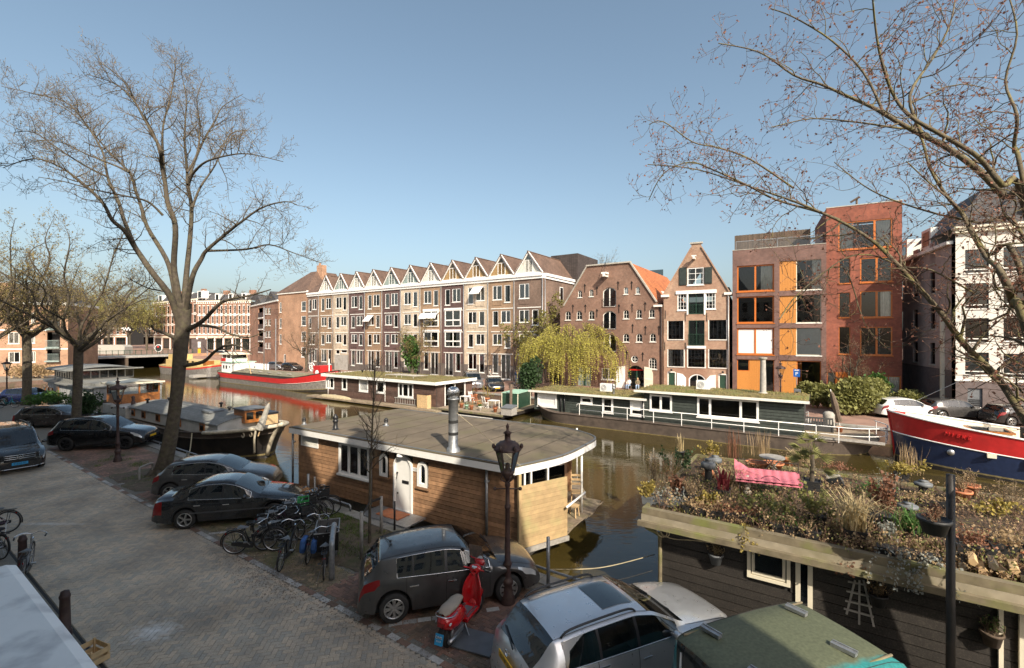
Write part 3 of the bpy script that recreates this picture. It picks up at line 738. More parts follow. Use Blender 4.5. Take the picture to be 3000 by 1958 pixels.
shell(h,W,12,ZF,ze-.4,[q3(700,660)[1]-.2,q3(700,835)[1],q3(700,1010)[1]],.7)
for r,k in aw_:
	if k == 'a': window(h,r,'white_paint',2,2,.06,.1,None,'white_paint','pane_dark',rise=(r[1]-r[0])*.38,bars=.018)
	elif k == 'L':
		o = window(h,r,'green_paint' if r[3] > 12 else 'white_paint',2,1,.09,.12,None,None,'pane',rise=.45,bars=.07,name='loading_door'); balcony(o,r[0]+.02,r[1]-.02,r[2],(r[3]-r[2])*.42)
	elif k == 'T': window(h,r,'white_paint',3,4,.07,.12,None,'white_paint','pane_dark',rise=(r[1]-r[0])*.45,bars=.018)
	else: window(h,r,'white_paint',2,1,.09,.05,'full','white_paint')
mb = MB().ring((cr[0],.1,cr[1]),crr-.03,.05,'Y',16,5).bar((cr[0]-crr,.1,cr[1]),(cr[0]+crr,.1,cr[1]),.04).bar((cr[0],.1,cr[1]-crr),(cr[0],.1,cr[1]+crr),.04); o = mb.build('round_window','white_paint',h); MB().poly([(x,.12,z) for x,z in circ]).build('pane','pane_dark',o)
o = window(h,por,'green_paint',2,1,.12,.35,None,None,'pane_dark',rise=(por[1]-por[0])*.42,bars=.09,name='portal')
MB().box(por[0]+.1,por[1]-.1,.3,.34,por[2]+2.1,por[2]+2.25).build('red_lettering_band','red_plastic',o)
for (a,b) in ((791,858),(1004,1070)):
	q = r3(a,b,1087,1250); n = 6; e = q[1]-q[0]
	pts = []
	for i in range(n+1):
		f = i/n; x = q[0] + e*f; k = f if a < 900 else 1-f
		pts.append((x,por[3] - .1 - (1 - sqrt(max(0,1-(1-k)**2))) * e*.75))
	lo = [(q[1],ZF+.05),(q[0],ZF+.05)] + pts
	d = MB().prism(lo,'y',-.12,-.03).build('door_leaf','white_clean' if a < 900 else 'cream_paint',h)
	MB().box(q[0]+.1,q[1]-.1,-.14,-.12,ZF+1.2,ZF+1.3).box(q[0]+.1,q[1]-.1,-.14,-.12,ZF+2.4,ZF+2.5).build('ledge','white_paint',d)
d = MB().box(grn[0],grn[1],.1,.16,grn[2],grn[3]).build('door','panel_teal',h); MB().box((grn[0]+grn[1])/2-.12,(grn[0]+grn[1])/2+.12,.06,.1,grn[2],grn[3]).box(grn[0],grn[1],.06,.1,grn[2]+1.5,grn[2]+1.7).build('door_rail','green_paint',d)
# coping, anchors, hoist
mb = MB()
for a,b in ((outer[5],outer[4]),(outer[6],outer[7])): mb.bar((a[0],.05,a[1]+.06),(b[0],.05,b[1]+.06),.4,.14)
mb.bar((outer[6][0]-.1,.05,ztop+.08),(outer[5][0]+.1,.05,ztop+.08),.45,.16); mb.build('gable_coping','stone',h)
for (x,y) in ((463,655),(553,500),(557,655),(645,690),(805,480),(908,480),(812,655),(912,650),(1010,640),(1012,820),(915,805),(992,1020),(870,1010),(1115,820),(1118,640),(645,520),(460,830),(553,830)):
	c = q3(x,y); MB().box(c[0]-.03,c[0]+.03,-.05,.01,c[1]-.55,c[1]+.45).bar((c[0],-.03,c[1]+.4),(c[0]-.14,-.03,c[1]+.2),.04).bar((c[0],-.03,c[1]+.4),(c[0]+.14,-.03,c[1]+.2),.04).build('wall_anchor','iron',h)
c = q3(722,412); b = MB().box(c[0]-.14,c[0]+.14,-1.1,.1,c[1]-.15,c[1]+.15).box(c[0]-.32,c[0]+.32,-1.1,-.3,c[1]+.15,c[1]+.35).build('hoist_beam','white_paint',h); MB().tube([(c[0],-.9,c[1]+.4),(c[0],.0,c[1]+2.6)],.02,5).tube([(c[0]-.3,-.7,c[1]+.35),(c[0],-.05,c[1]+2.2)],.02,5).build('stay','iron',b)
rf = MB(); D = 16
rf.quad((tr[0],0.02,ztop),(W-.5,.02,ze),(W-.5,D,ze),(tr[0],D,ztop)); rf.build('roof','tile_orange',h)
MB().quad((tl[0],0.02,ztop),(.5,.02,ze),(.5,D,ze),(tl[0],D,ztop)).quad((tl[0],.02,ztop),(tr[0],.02,ztop),(tr[0],D,ztop),(tl[0],D,ztop)).build('roof','tile_orange',h)
for k in (6,8.2): MB().box(-.45,.45,-.6,.6,0,.12,Matrix.Translation((lerp(tr[0],W-.5,.72),k,lerp(ztop,ze,.72)+.02)) @ Matrix.Rotation(atan2(ztop-ze,W-.5-tr[0]),4,'Y')).build('roof_window','white_paint',h)
MB().quad((W,0,ZF),(W,D,ZF),(W,D,ze-.25),(W,0,ze-.25)).quad((0,0,ZF),(0,D,ZF),(0,D,ze-.25),(0,0,ze-.25)).build('wall','brick_ware',h)
MB().box(W-.9,W,-.25,.1,ze-.5,ze-.28).build('gutter','white_paint',h); MB().tube([(W-.08,-.1,ZF),(W-.08,-.1,ze-.5)],.06,8).build('downpipe','iron',h,True)
o1 = pw.at(W)
zq = pw.px(1900,793,17)[1]; g = pw.at(pw.px(1872,800,17)[0],17); hh = thing('glass_roof_terrace','glass railed roof terrace behind the orange warehouse roof','terrace',(g.x,g.y,0),RZ)
MB().box(0,3.6,0,5,ZF,zq-1.3).build('wall','plinth_brown',hh); MB().box(0,3.6,-.02,.02,zq-1.3,zq).build('pane','pane_dark',hh)
# narrow gable house, brown and red modern houses
RM = -R(27.7); pm = Plane(o1,RM)
def fac(u): return pm.px(u,1000)[0]
x0,x1 = .15,fac(2137); W = x1 - x0
pn = Plane(pm.at(x0),RM); o0 = pn.p0
h = thing('gable_house','narrow brick canal house with steep gable, green shutters and hoist beam','house',(o0.x,o0.y,0),RM)
def q3(x,y): return pn.px(*z3(x,y))
def r3(x0,x1,y0,y1): u0,v0 = z3(x0,y0); u1,v1 = z3(x1,y1); return pn.rect(u0,u1,v0,v1)
zl = q3(1148,555)[1]; zr = q3(1648,528)[1]; a = q3(1360,195); b = q3(1360,168); c = q3(1437,165); d = q3(1437,193)
ze = (zl+zr)/2; zt = (b[1]+c[1])/2; zs = (a[1]+d[1])/2
outer = [(0,ZF),(W,ZF),(W,ze),(d[0],zs),(c[0],zt),(b[0],zt),(a[0],zs),(0,ze)]
W1 = [r3(1330,1455,348,480)]; W2 = [r3(1255,1325,545,672),r3(1338,1455,540,700),r3(1468,1545,537,662)]
W3 = [r3(1185,1300,752,892),r3(1338,1460,748,940),r3(1495,1625,745,893)]; W4 = [r3(1185,1303,968,1098),r3(1335,1462,968,1103),r3(1495,1628,968,1107)]
D1 = r3(1183,1240,1140,1260); D2 = r3(1340,1470,1155,1270); D3 = r3(1570,1628,1158,1268)
D1,D2,D3 = [(q[0],q[1],ZF+.01,q[3]) for q in (D1,D2,D3)]
holes = [recth(r) for r in W1+W2+W3+W4+[D1,D3]] + [archloop(*D2,.55)]
wall(h,outer,holes,'brick_narrow',.16)
shell(h,W,10,ZF,ze-.3,[q3(1400,510)[1],q3(1400,725)[1]-.1,q3(1400,952)[1],q3(1400,1125)[1]],.6)
window(h,W1[0],'white_clean',2,3,.1,.03,'sides','white_paint',bars=.03)
for q in (r3(1268,1326,348,482),r3(1459,1517,345,470)): MB().box(q[0],q[1],-.08,-.02,q[2],q[3]).box(q[0]+.06,q[1]-.06,-.1,-.08,q[2]+.1,q[3]-.1).build('shutter','shutter_green',h)
window(h,W2[0],'white_clean',3,4,.09,.02,'left','white_clean',bars=.018); o = window(h,W2[1],'green_paint',2,1,.07,.06,None,None,'pane_dark',name='french_door'); balcony(o,W2[1][0],W2[1][1],W2[1][2],1.0,'green_paint',-.05); window(h,W2[2],'white_clean',3,4,.09,.02,'right','white_clean',bars=.018)
q = r3(1243,1552,520,545); MB().box(q[0],q[1],-.12,0,q[2],q[3]).build('white_lintel','white_clean',h)
for q in (r3(1326,1338,545,705),r3(1456,1468,540,705)): MB().box(q[0],q[1],-.08,0,q[2],q[3]).build('white_post','white_clean',h)
for ws,nx,nz in ((W3,4,4),(W4,5,4)):
	for k,r in enumerate(ws):
		if k == 1 and ws is W3:
			o = window(h,r,'green_paint',2,1,.08,.06,None,None,'pane_dark',name='french_door'); balcony(o,r[0],r[1],r[2],1.25,'green_paint',-.05); MB().box(r[0]-.15,r[1]+.15,-.1,0,r[2]-.3,r[2]-.02).build('white_lintel','white_clean',o)
		else:
			o = window(h,r,'black_paint',nx,nz,.06,.07,rb.choice(['sides','left',None]),'white_paint','pane',bars=.014)
			mb = MB(); [mb.box(r[0]-.09+j*(r[1]-r[0]+.09),r[0]+j*(r[1]-r[0]+.09),-.02,.1,r[2]-.08,r[3]) for j in (0,1)]; mb.build('frame','white_paint',o)
for r in (D1,D3):
	o = MB().box(r[0]+.06,r[1]-.06,.08,.13,r[2],r[3]-.06).build('door','green_paint',h); MB().box(r[0]-.05,r[0]+.06,-.01,.1,r[2],r[3]).box(r[1]-.06,r[1]+.05,-.01,.1,r[2],r[3]).box(r[0]+.06,r[1]-.06,-.01,.1,r[3]-.06,r[3]+.06).build('frame','white_paint',o)
	MB().ball(((r[0]+r[1])/2,-.25,r[3]+.25),.12,8,5).build('porch_lamp','iron',h)
window(h,D2,'white_clean',2,1,.12,.05,None,None,'pane_dark',rise=.55,name='arched_door')
q = r3(1252,1320,1147,1260); MB().prism([(q[0],ZF+.1),(q[1],ZF+.1),(q[1],q[3]-.5),((q[0]+q[1])/2+.1,q[3]-.1),(q[0],q[3])],'y',-.1,-.03).build('open_shutter','white_clean',h)
q = r3(1475,1545,1160,1260); MB().prism([(q[0],ZF+.1),(q[1],ZF+.1),(q[1],q[3]),((q[0]+q[1])/2-.1,q[3]-.1),(q[0],q[3]-.5)],'y',-.1,-.03).build('open_shutter','white_clean',h)
c0 = q3(1385,280); MB().box(c0[0]-.1,c0[0]+.1,-.9,.1,c0[1]-.12,c0[1]+.12).box(c0[0]-.22,c0[0]+.22,-.9,-.5,c0[1]+.12,c0[1]+.24).build('hoist_beam','white_paint',h)
mb = MB()
for p_,q_ in ((outer[2],outer[3]),(outer[7],outer[6])): mb.bar((p_[0],.04,p_[1]+.02),(q_[0],.04,q_[1]+.02),.34,.12)
mb.build('gable_coping','brick_narrow',h); MB().box(b[0]-.12,c[0]+.12,-.12,.3,zt,zt+.16).build('gable_cap','stone',h)
MB().box(-.25,.6,-.2,.1,ze-.3,ze-.05).box(W-.5,W+.2,-.2,.1,ze-.3,ze-.05).build('shoulder_stone','white_paint',h)
for (x,y) in ((1163,700),(1160,940),(1315,720),(1640,830),(1478,720),(1640,950),(1315,945)):
	cc = q3(x,y); MB().box(cc[0]-.03,cc[0]+.03,-.05,.01,cc[1]-.5,cc[1]+.4).build('wall_anchor','iron',h)
m_ = (a[0]+d[0])/2
MB().quad((m_,.05,zt-.6),(W,.05,ze-.3),(W,12,ze-.3),(m_,12,zt-.6)).quad((m_,.05,zt-.6),(0,.05,ze-.3),(0,12,ze-.3),(m_,12,zt-.6)).build('roof','tile_dark',h)
MB().tube([(W-.1,-.12,ZF),(W-.1,-.12,ze-.4)],.06,8).build('downpipe','galvanised',h,True)
def zE(x,y): return (2100 + .7152*x,580 + .7152*y)
xb,xr,xe = fac(2146),fac(2421),fac(2643)
pb = Plane(pm.at(xb),RM); o0 = pb.p0; W = xr - xb
h = thing('modern_brown_house','modern dark brown brick house with orange timber panels and wide orange framed windows','house',(o0.x,o0.y,0),RM)
def rE(x0,x1,y0,y1,P): u0,v0 = zE(x0,y0); u1,v1 = zE(x1,y1); return P.rect(u0,u1,v0,v1)
ztp = rE(63,450,202,210,pb)[3]
BL = [rE(83,235,a,b,pb) for a,b in ((275,383),(403,513),(533,642),(661,790))]; BR = [rE(257,428,a,b,pb) for a,b in ((255,378),(394,512),(530,645),(668,800))]
BL[3] = (*BL[3][:2],ZF+.05,BL[3][3]); BR[3] = (*BR[3][:2],ZF+.05,BR[3][3])
wall(h,[(0,ZF),(W,ZF),(W,ztp),(0,ztp)],[recth(r) for r in BL+BR],'brick_modern',.3)
shell(h,W,10,ZF,ztp-.1,[(BL[k][2]+BL[k+1][3])/2 for k in range(3)],.8)
for k in range(3):
	window(h,BL[k],'orange_frame',2,1,.13,.12,['right',None,'shut'][k],'orange_frame',split=[.5],bars=.08,fr=.12)
	r = BR[k]; xm = lerp(r[0],r[1],.41)
	o = MB().box(r[0],xm,.1,.16,r[2],r[3]).build('timber_panel','orange_timber',h)
	mb = MB(); [mb.box(lerp(r[0],xm,j/6)+.01,lerp(r[0],xm,(j+1)/6)-.01,.085,.1,r[2],r[3]) for j in range(6)]; mb.build('boards','orange_timber',o)
	window(h,(xm,r[1],r[2],r[3]),'cream_paint',1,1,.06,.12,['right',None,'shut'][k],'white_paint','pane')
	for q in (BL[k],BR[k]): MB().box(q[0]-.05,q[1]+.05,-.03,.05,q[2]-.5,q[2]-.06).build('sill_band','brick_modern',h)
r = BL[3]; xa = lerp(r[0],r[1],.34); xc = lerp(r[0],r[1],.72); zc = lerp(r[2],r[3],.66)
window(h,(r[0],xa,zc,r[3]),'orange_frame',1,1,.08,.12,None,None,'pane_dark')
o = MB().box(r[0],xa,.1,.16,r[2],zc).build('door','orange_timber',h)
o = MB().box(xa,xc,.11,.17,r[2],r[3]).build('timber_panel','orange_timber',h); mb = MB(); [mb.box(lerp(xa,xc,j/6)+.01,lerp(xa,xc,(j+1)/6)-.01,.09,.11,r[2],r[3]) for j in range(6)]; mb.build('boards','orange_timber',o)
window(h,(xc,r[1],r[2],r[3]),'orange_frame',1,1,.08,.12,None,None,'pane_dark')
r = BR[3]; xm = lerp(r[0],r[1],.42); o = MB().box(r[0],xm,.1,.16,r[2],r[3]).build('timber_panel','orange_timber',h); mb = MB(); [mb.box(lerp(r[0],xm,j/6)+.01,lerp(r[0],xm,(j+1)/6)-.01,.085,.1,r[2],r[3]) for j in range(6)]; mb.build('boards','orange_timber',o)
o = window(h,(xm,r[1],r[2],r[3]),'orange_frame',1,1,.08,.12,None,None,'pane'); MB().grid([[(xm+.1+i*.05,.3+.03*(i % 2),z) for i in range(8)] for z in (r[2],r[3])]).build('curtain','orange_plastic',o)
MB().quad((0,.3,ztp-.02),(W,.3,ztp-.02),(W,10,ztp-.02),(0,10,ztp-.02)).quad((0,0,ZF),(0,10,ZF),(0,10,ztp),(0,0,ztp)).build('roof','gravel_roof',h)
MB().box(-.02,W,-.03,.32,ztp,ztp+.06).build('roof_edge','stone',h)
zf = rE(80,400,140,205,pb)
n = 46
o = MB().box(.1,W*.88,3.2,3.26,ztp,zf[3]+.6).build('timber_fence','timber_dark',h)
for j in range(n): MB().box(.1+j*(W*.88-.1)/n+.01,.1+(j+1)*(W*.88-.1)/n-.01,3.14,3.2,ztp,zf[3]+.6+.02*(j % 2)).build('board','timber_dark',o)
o = MB().box(.3,W*.97,.45,.5,ztp+.95,ztp+1.0).box(.3,.34,.45,.49,ztp,ztp+.95).box(W*.5,W*.5+.04,.45,.49,ztp,ztp+.95).build('terrace_rail','steel',h); MB().quad((.34,.47,ztp+.1),(W*.97,.47,ztp+.1),(W*.97,.47,ztp+.95),(.34,.47,ztp+.95)).build('pane','pane',o)
pr = Plane(pm.at(xr),RM); o0 = pr.p0; W = xe - xr
h = thing('modern_red_house','tall modern red brick house with orange framed windows','house',(o0.x,o0.y,0),RM)
ztp = rE(450,757,27,30,pr)[3]
RW = [(rE(498,720,92,207,pr),2,.68,'sides')] + [(rE(500,547,a,b,pr),1,None,None) for a,b in ((248,350),(388,490),(528,640))] + [(rE(587,720,a,b,pr),2,.52,c) for a,b,c in ((243,345,None),(380,490,'right'),(528,645,None))]
gl = rE(453,487,714,815,pr); dr = rE(490,550,714,815,pr); bw = rE(578,755,728,815,pr)
gl,dr,bw = [(max(q[0],.08),min(q[1],W-.06),ZF+.05,q[3]) for q in (gl,dr,bw)]
wall(h,[(0,ZF),(W,ZF),(W,ztp),(0,ztp)],[recth(q[0]) for q in RW] + [recth(q) for q in (gl,dr,bw)],'brick_red',.16)
shell(h,W,9,ZF,ztp-.1,[RW[4][0][3]+.9,RW[5][0][3]+.7,RW[6][0][3]+.6,bw[3]+.5],.8)
for r,nx,sp,cu in RW: window(h,r,'orange_frame',nx,1,.1 if nx > 1 else .05,.05,cu,'orange_frame',split=[sp] if sp else None,bars=.08,fr=.1)
window(h,gl,'orange_frame',1,1,.05,.08,'full',None); o = MB().box(dr[0],dr[1],.1,.15,dr[2],dr[3]-.5).build('door','orange_timber',h); MB().box(dr[0]-.06,dr[0],-.03,.2,dr[2],dr[3]).box(dr[1],dr[1]+.08,-.03,.2,dr[2],dr[3]).box(dr[0],dr[1],-.03,.2,dr[3]-.5,dr[3]).build('frame','orange_frame',o); MB().box(dr[0]+.5,dr[0]+.55,.06,.1,dr[2]+.3,dr[2]+1.9).build('handle','black_paint',o)
window(h,bw,'orange_frame',2,1,.09,.08,'right',None,split=[.72])
MB().quad((0,0,ztp-.02),(W,0,ztp-.02),(W,9,ztp-.02),(0,9,ztp-.02)).build('roof','gravel_roof',h); MB().box(-.02,W+.02,-.03,.3,ztp,ztp+.07).build('roof_edge','stone',h)
MB().quad((W,0,ZF),(W,9,ZF),(W,9,ztp),(W,0,ztp)).quad((0,0,8),(0,9,8),(0,9,ztp),(0,0,ztp)).build('wall','brick_red',h)
MB().tube([(W*.45,1.2,ztp),(W*.45,1.2,ztp+.9)],.09,8).tube([(W*.45-.5,1.2,ztp+.6),(W*.45+.2,1.0,ztp+1.0)],.1,8).build('flue','timber_dark',h)
# alley and pale corner house
def zD(x,y): return (2620 + .76*x,600 + .76*y)
oc = gp(*zD(236,810),ZF); RPz = -R(26.5); pp = Plane(oc,RPz); W = 14.0
h = thing('pale_corner_house','pale cream stucco corner house with dark ground floor beyond the alley','house',(oc.x,oc.y,0),RPz)
def rD(x0,x1,y0,y1): u0,v0 = zD(x0,y0); u1,v1 = zD(x1,y1); return pp.rect(u0,u1,v0,v1)
zt = rD(240,400,105,200)[3]; zb = rD(240,300,680,690)[3]
PWn = [rD(273,365,a,b) for a,b in ((172,262),(303,400),(438,530),(570,655))] + [rD(421,510,a,b) for a,b in ((162,255),(297,395),(436,525),(575,665))]
PWn += [(q[0]+4.3,q[1]+4.3,q[2],q[3]) for q in PWn[4:]]
dr = rD(282,340,708,810); dr = (dr[0],dr[1],ZF+.02,dr[3]); d2 = (dr[0]+3.6,dr[1]+3.6,dr[2],dr[3])
wall(h,[(0,zb),(W,zb),(W,zt),(0,zt)],[recth(r) for r in PWn],'stucco_pale',.18)
wall(h,[(0,ZF),(W,ZF),(W,zb-.02),(0,zb-.02)],[recth(dr),recth(d2)],'plinth_brown',.18,-.02,'plinth')
shell(h,W,9,ZF,zt-.2,[(PWn[k][2]+PWn[k+1][3])/2 for k in range(3)],.8,left=False)
for k,r in enumerate(PWn): window(h,r,'black_paint',1,1,.06,.1,'blind' if k == 3 else rb.choice([None,None,'right']),'white_paint','pane_dark'); MB().box(r[0],r[1],.04,.08,r[2]+(r[3]-r[2])*.12,r[2]+(r[3]-r[2])*.16).build('window_bar','white_paint',h)
for r in (dr,d2): o = MB().box(r[0],r[1],.1,.15,r[2],r[3]).build('door','pot_grey',h); mb = MB(); [mb.box(r[0]+.1,r[1]-.1,.08,.1,r[2]+.1+j*.13,r[2]+.18+j*.13) for j in range(9)]; mb.build('slat','black_paint',o)
mb = MB(); [mb.box(-.06,W,-.06,.0,z,z+.12) for z in (zb-.0,)]; mb.build('string_course','white_paint',h); MB().box(-.12,W,-.3,.2,zt,zt+.3).box(-.2,W,-.42,.2,zt+.305,zt+.45).build('cornice','cream_paint',h)
AL = 26
sw = Plane(oc,RPz + pi/2 + R(2))
holes = []
for s_ in range(6):
	for z in (3.9,6.9,9.9,12.4): holes.append((3 + s_*3.7,4.1 + s_*3.7,z,z+1.8))
side = thing('alley_house','long pinkish grey alley house with dark plinth, dormers and rows of small windows','house',(oc.x-.02,oc.y+.3,0),RPz + pi/2 + R(2))
loops = [(0,3.6),(AL,3.6),(AL,zt-.6),(0,zt-.6)]
wo_ = wall(side,loops,[recth(r) for r in holes],'stucco_pink',-.18,0)
MB().quad((0,-.02,ZF),(AL,-.02,ZF),(AL,-.02,3.6),(0,-.02,3.6)).quad((AL,0,ZF),(AL,-8,ZF),(AL,-8,zt),(AL,0,zt)).build('plinth','plinth_brown',side)
MB().quad((0,-3,ZF),(AL,-3,ZF),(AL,-3,zt-.8),(0,-3,zt-.8)).build('inner_wall','dark_inside',side)
for r in holes: o = MB().box(r[0],r[1],-.14,-.1,r[2],r[3]).build('pane','pane_dark',side); MB().box(r[0]-.08,r[1]+.08,0,.06,r[2]-.12,r[2]).build('sill','stone',side)
MB().prism([(.02,zt-.6),(-.25,zt-.6),(-3.4,zt+2.4),(-8,zt+2.4),(-8,zt-.6)],'x',0,AL).build('roof','slate',side)
MB().box(0,AL,-.1,.3,zt-.75,zt-.5).build('gutter','white_paint',side)
for k in (4.5,10,16,21.5): o = MB().box(k,k+2,-2.4,-.2,zt-.5,zt+1.5).build('dormer','white_paint',side); MB().box(k+.3,k+1.7,-.22,-.17,zt+.0,zt+1.25).build('pane','pane_dark',o)
MB().box(1.2,1.5,.0,.2,ZF,8).build('downpipe','cream_paint',side)
h2 = MB(); zz = zt+.45
h2.quad((-.2,-.4,zz),(W,-.4,zz),(W,3.6,zz+3.6),(-.2+3.0,3.6,zz+3.6)).quad((-.2,-.4,zz),(2.8,3.6,zz+3.6),(2.8,9,zz+3.6),(-.2,9,zz)); h2.build('roof','slate',h)
dm = MB().prism([(4.2,zz),(8.4,zz),(8.4,zz+1.6),(6.3,zz+4.2),(4.2,zz+1.6)],'y',-.2,3.5).build('dormer','cream_paint',h); MB().box(5.2,7.4,-.24,-.2,zz+.3,zz+2.2).build('pane','pane_dark',dm)
# beyond the row on the left: orange house with wing, long striped block
def z8(x,y): return (400 + .2311*x,800 + .2311*y)
xo0 = on_row(815); p = P0 + Vector((cos(RZ),sin(RZ),0))*xo0; W = kx[0] - xo0 - .02
po = Plane(p,RZ); zt = 14.6
h = thing('orange_brick_house','orange brick corner house with brown hipped roof left of the gabled row','house',(p.x,p.y,0),RZ)
wn = [(W*.80,W*.95,z,z+1.9) for z in (2.2,5.2,8.2,11.0)] + [(W*.2,W*.27,ZF+.1,2.6),(W*.05,W*.12,4.6,6.6),(W*.05,W*.12,7.8,9.8),(W*.05,W*.12,11,13)]
wall(h,[(0,ZF),(W,ZF),(W,zt),(0,zt)],[recth(r) for r in wn],'brick_orange'); shell(h,W,9,ZF,zt,[4,7,10],.7)
for r in wn: window(h,r,'white_clean',1,2,.1,.03,curt(),'white_clean')
MB().box(-.15,W,-.2,.2,zt,zt+.35).build('cornice','white_paint',h)
MB().quad((-.2,-.3,zt+.3),(W,-.3,zt+.3),(W*.62,4.5,zt+4.8),(W*.42,4.5,zt+4.8)).quad((-.2,-.3,zt+.3),(W*.42,4.5,zt+4.8),(W*.42,9,zt+4.8),(-.2,9,zt+.3)).quad((W,-.3,zt+.3),(W*.62,4.5,zt+4.8),(W*.62,9,zt+4.8),(W,9,zt+.3)).quad((W*.42,4.5,zt+4.8),(W*.62,4.5,zt+4.8),(W*.62,9,zt+4.8),(W*.42,9,zt+4.8)).build('roof','tile_brown',h)
MB().box(W*.6,W*.78,4.6,5.6,zt+3,zt+6).box(W*.62,W*.66,4.9,5.2,zt+6,zt+6.5).build('chimney','brick_orange',h)
for z in (4.4,7.6,10.8): balcony(h,W*.02,W*.17,z-.2,1.0,'lamp_brown',-.9,6)
WZ = RZ - R(15.7); pl = Plane(p + Vector((-.02,.02,0)),WZ); xw = pl.px(733,1000)[0]; pl = Plane(pl.at(xw),WZ); W = -xw
h = thing('brown_brick_wing','brown brick flats with loggias and white paired windows at the street corner','building',tuple(pl.p0),WZ)
wn = []; lg = []
for a,b in ((445,525),(590,670),(735,820),(885,960)):
	for c in (1628,1668): u,v = z8(c,a); u1,v1 = z8(c+32,b); wn.append(pl.rect(u,u1,v,v1))
	u,v = z8(1545,a); u1,v1 = z8(1603,b+40); lg.append(pl.rect(u,u1,v,v1))
zt = pl.px(*z8(1600,400))[1]
wall(h,[(0,ZF),(W,ZF),(W,zt),(0,zt)],[recth(r) for r in wn+lg],'brick_victorian',.15); shell(h,W,9,ZF,zt,[],.7)
for r in wn: window(h,r,'white_clean',2,2,.12,.03,curt(),'white_paint')
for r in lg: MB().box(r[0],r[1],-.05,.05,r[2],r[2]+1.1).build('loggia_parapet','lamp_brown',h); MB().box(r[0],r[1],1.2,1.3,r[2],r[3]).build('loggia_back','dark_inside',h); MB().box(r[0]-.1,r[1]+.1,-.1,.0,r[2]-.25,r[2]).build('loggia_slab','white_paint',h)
MB().box(-.1,W+.1,-.2,9,zt,zt+.3).build('cornice','white_paint',h)
MB().prism([(W*.5,zt+.3),(W*.9,zt+.3),(W*.7,zt+2.6)],'y',.3,4).prism([(W*.08,zt+.3),(W*.4,zt+.3),(W*.24,zt+2.4)],'y',.3,4).build('dormer','slate',h)
# striped block with white window surrounds, far behind the bridge
ZU = 1.45
def striped(label,ua,ub,Ya,Yb,ncol,rows,name='striped_block'):
	a = Vector(((ua-1500)/F*Ya,Ya,0)); b = Vector(((ub-1500)/F*Yb,Yb,0)); rz = atan2(b.y-a.y,b.x-a.x); W = (b-a).length
	P = Plane(a,rz); h = thing(name,label,'building',tuple(a),rz,'striped brick blocks behind the bridge')
	um = (ua+ub)/2; zz = lambda v: P.px(um,v)[1]
	zt = zz(885); holes = []; m_ = W/ncol
	for (va,vb) in rows:
		for c in range(ncol): holes.append((m_*(c+.28),m_*(c+.74),zz(vb),zz(va)))
	gz0,gz1 = ZU,zz(990); gr = [(m_*(c*2+.25),m_*(c*2+1.75),ZU+.3,gz1-.3) for c in range(ncol//2)]
	wall(h,[(0,ZU),(W,ZU),(W,zt),(0,zt)],[recth(r) for r in holes+gr],'brick_victorian',.2); shell(h,W,10,ZU,zt,[zz(q[1])-.5 for q in rows],.8)
	for r in holes:
		o = window(h,r,'white_clean',1,2,.1,.05,rb.choice([None,'full','blind',None]),None,'pane_dark')
		MB().box(r[0]-.12,r[1]+.12,-.06,0,r[3]+.02,r[3]+.2).box(r[0]-.12,r[1]+.12,-.08,0,r[2]-.18,r[2]-.02).build('stone_trim','white_paint',o)
	for r in gr: window(h,r,'green_paint',3,2,.12,.1,None,None,'pane_dark',name='shop_front')
	for c in range(ncol//2+1): MB().box(m_*c*2-.22,m_*c*2+.22,-.12,0,ZU,gz1).build('pilaster','white_clean',h)
	mb = MB()
	for (va,vb) in rows: mb.box(0,W,-.03,0.001,zz(vb)-.55,zz(vb)-.3)
	mb.build('string_course','white_paint',h)
	MB().box(-.1,W+.1,-.35,.2,zt,zt+.5).box(0,W,-.15,0,gz1,gz1+.5).build('cornice','cream_paint',h)
	mb = MB(); [mb.box(W*k/(ncol*2)-.12,W*k/(ncol*2)+.12,-.3,0,zt-.55,zt) for k in range(ncol*2+1)]; mb.build('cornice_bracket','white_paint',h)
	zm = zz(862); MB().quad((0,-.2,zt+.5),(W,-.2,zt+.5),(W,1.6,zm),(0,1.6,zm)).quad((0,1.6,zm),(W,1.6,zm),(W,10,zm),(0,10,zm)).quad((0,-.2,zt+.5),(0,1.6,zm),(0,10,zm),(0,10,zt)).quad((W,-.2,zt+.5),(W,1.6,zm),(W,10,zm),(W,10,zt)).build('roof','slate',h)
	for c in range(0,ncol,3): o = MB().box(m_*(c+1),m_*(c+2),.1,2,zt+.5,zm+.2).build('dormer','white_clean',h); MB().box(m_*(c+1.2),m_*(c+1.8),.06,.1,zt+.7,zm-.05).build('pane','pane_dark',o)
	MB().box(W*.3,W*.3+2,4,5,zm,zm+1.6).box(W*.8,W*.8+2,4,5,zm,zm+1.6).build('chimney','brick_victorian',h)
rows = ((896,919),(926,948),(955,977))
striped('long striped brick block with white window surrounds behind the red barge',578,734,150,146,12,rows)
striped('striped brick block with white window surrounds half hidden by the big left tree',452,577,168,150,10,rows)
b_ = [o for o in bpy.data.objects if o.name.startswith('striped_block')][-1]
for u,Y,l in ((190,235,'left'),(330,260,'right')): dup(b_,pd(u,984,Y).xy.to_3d(),-.05,'distant brick block behind the trees beyond the bridge, ' + l + ' one')
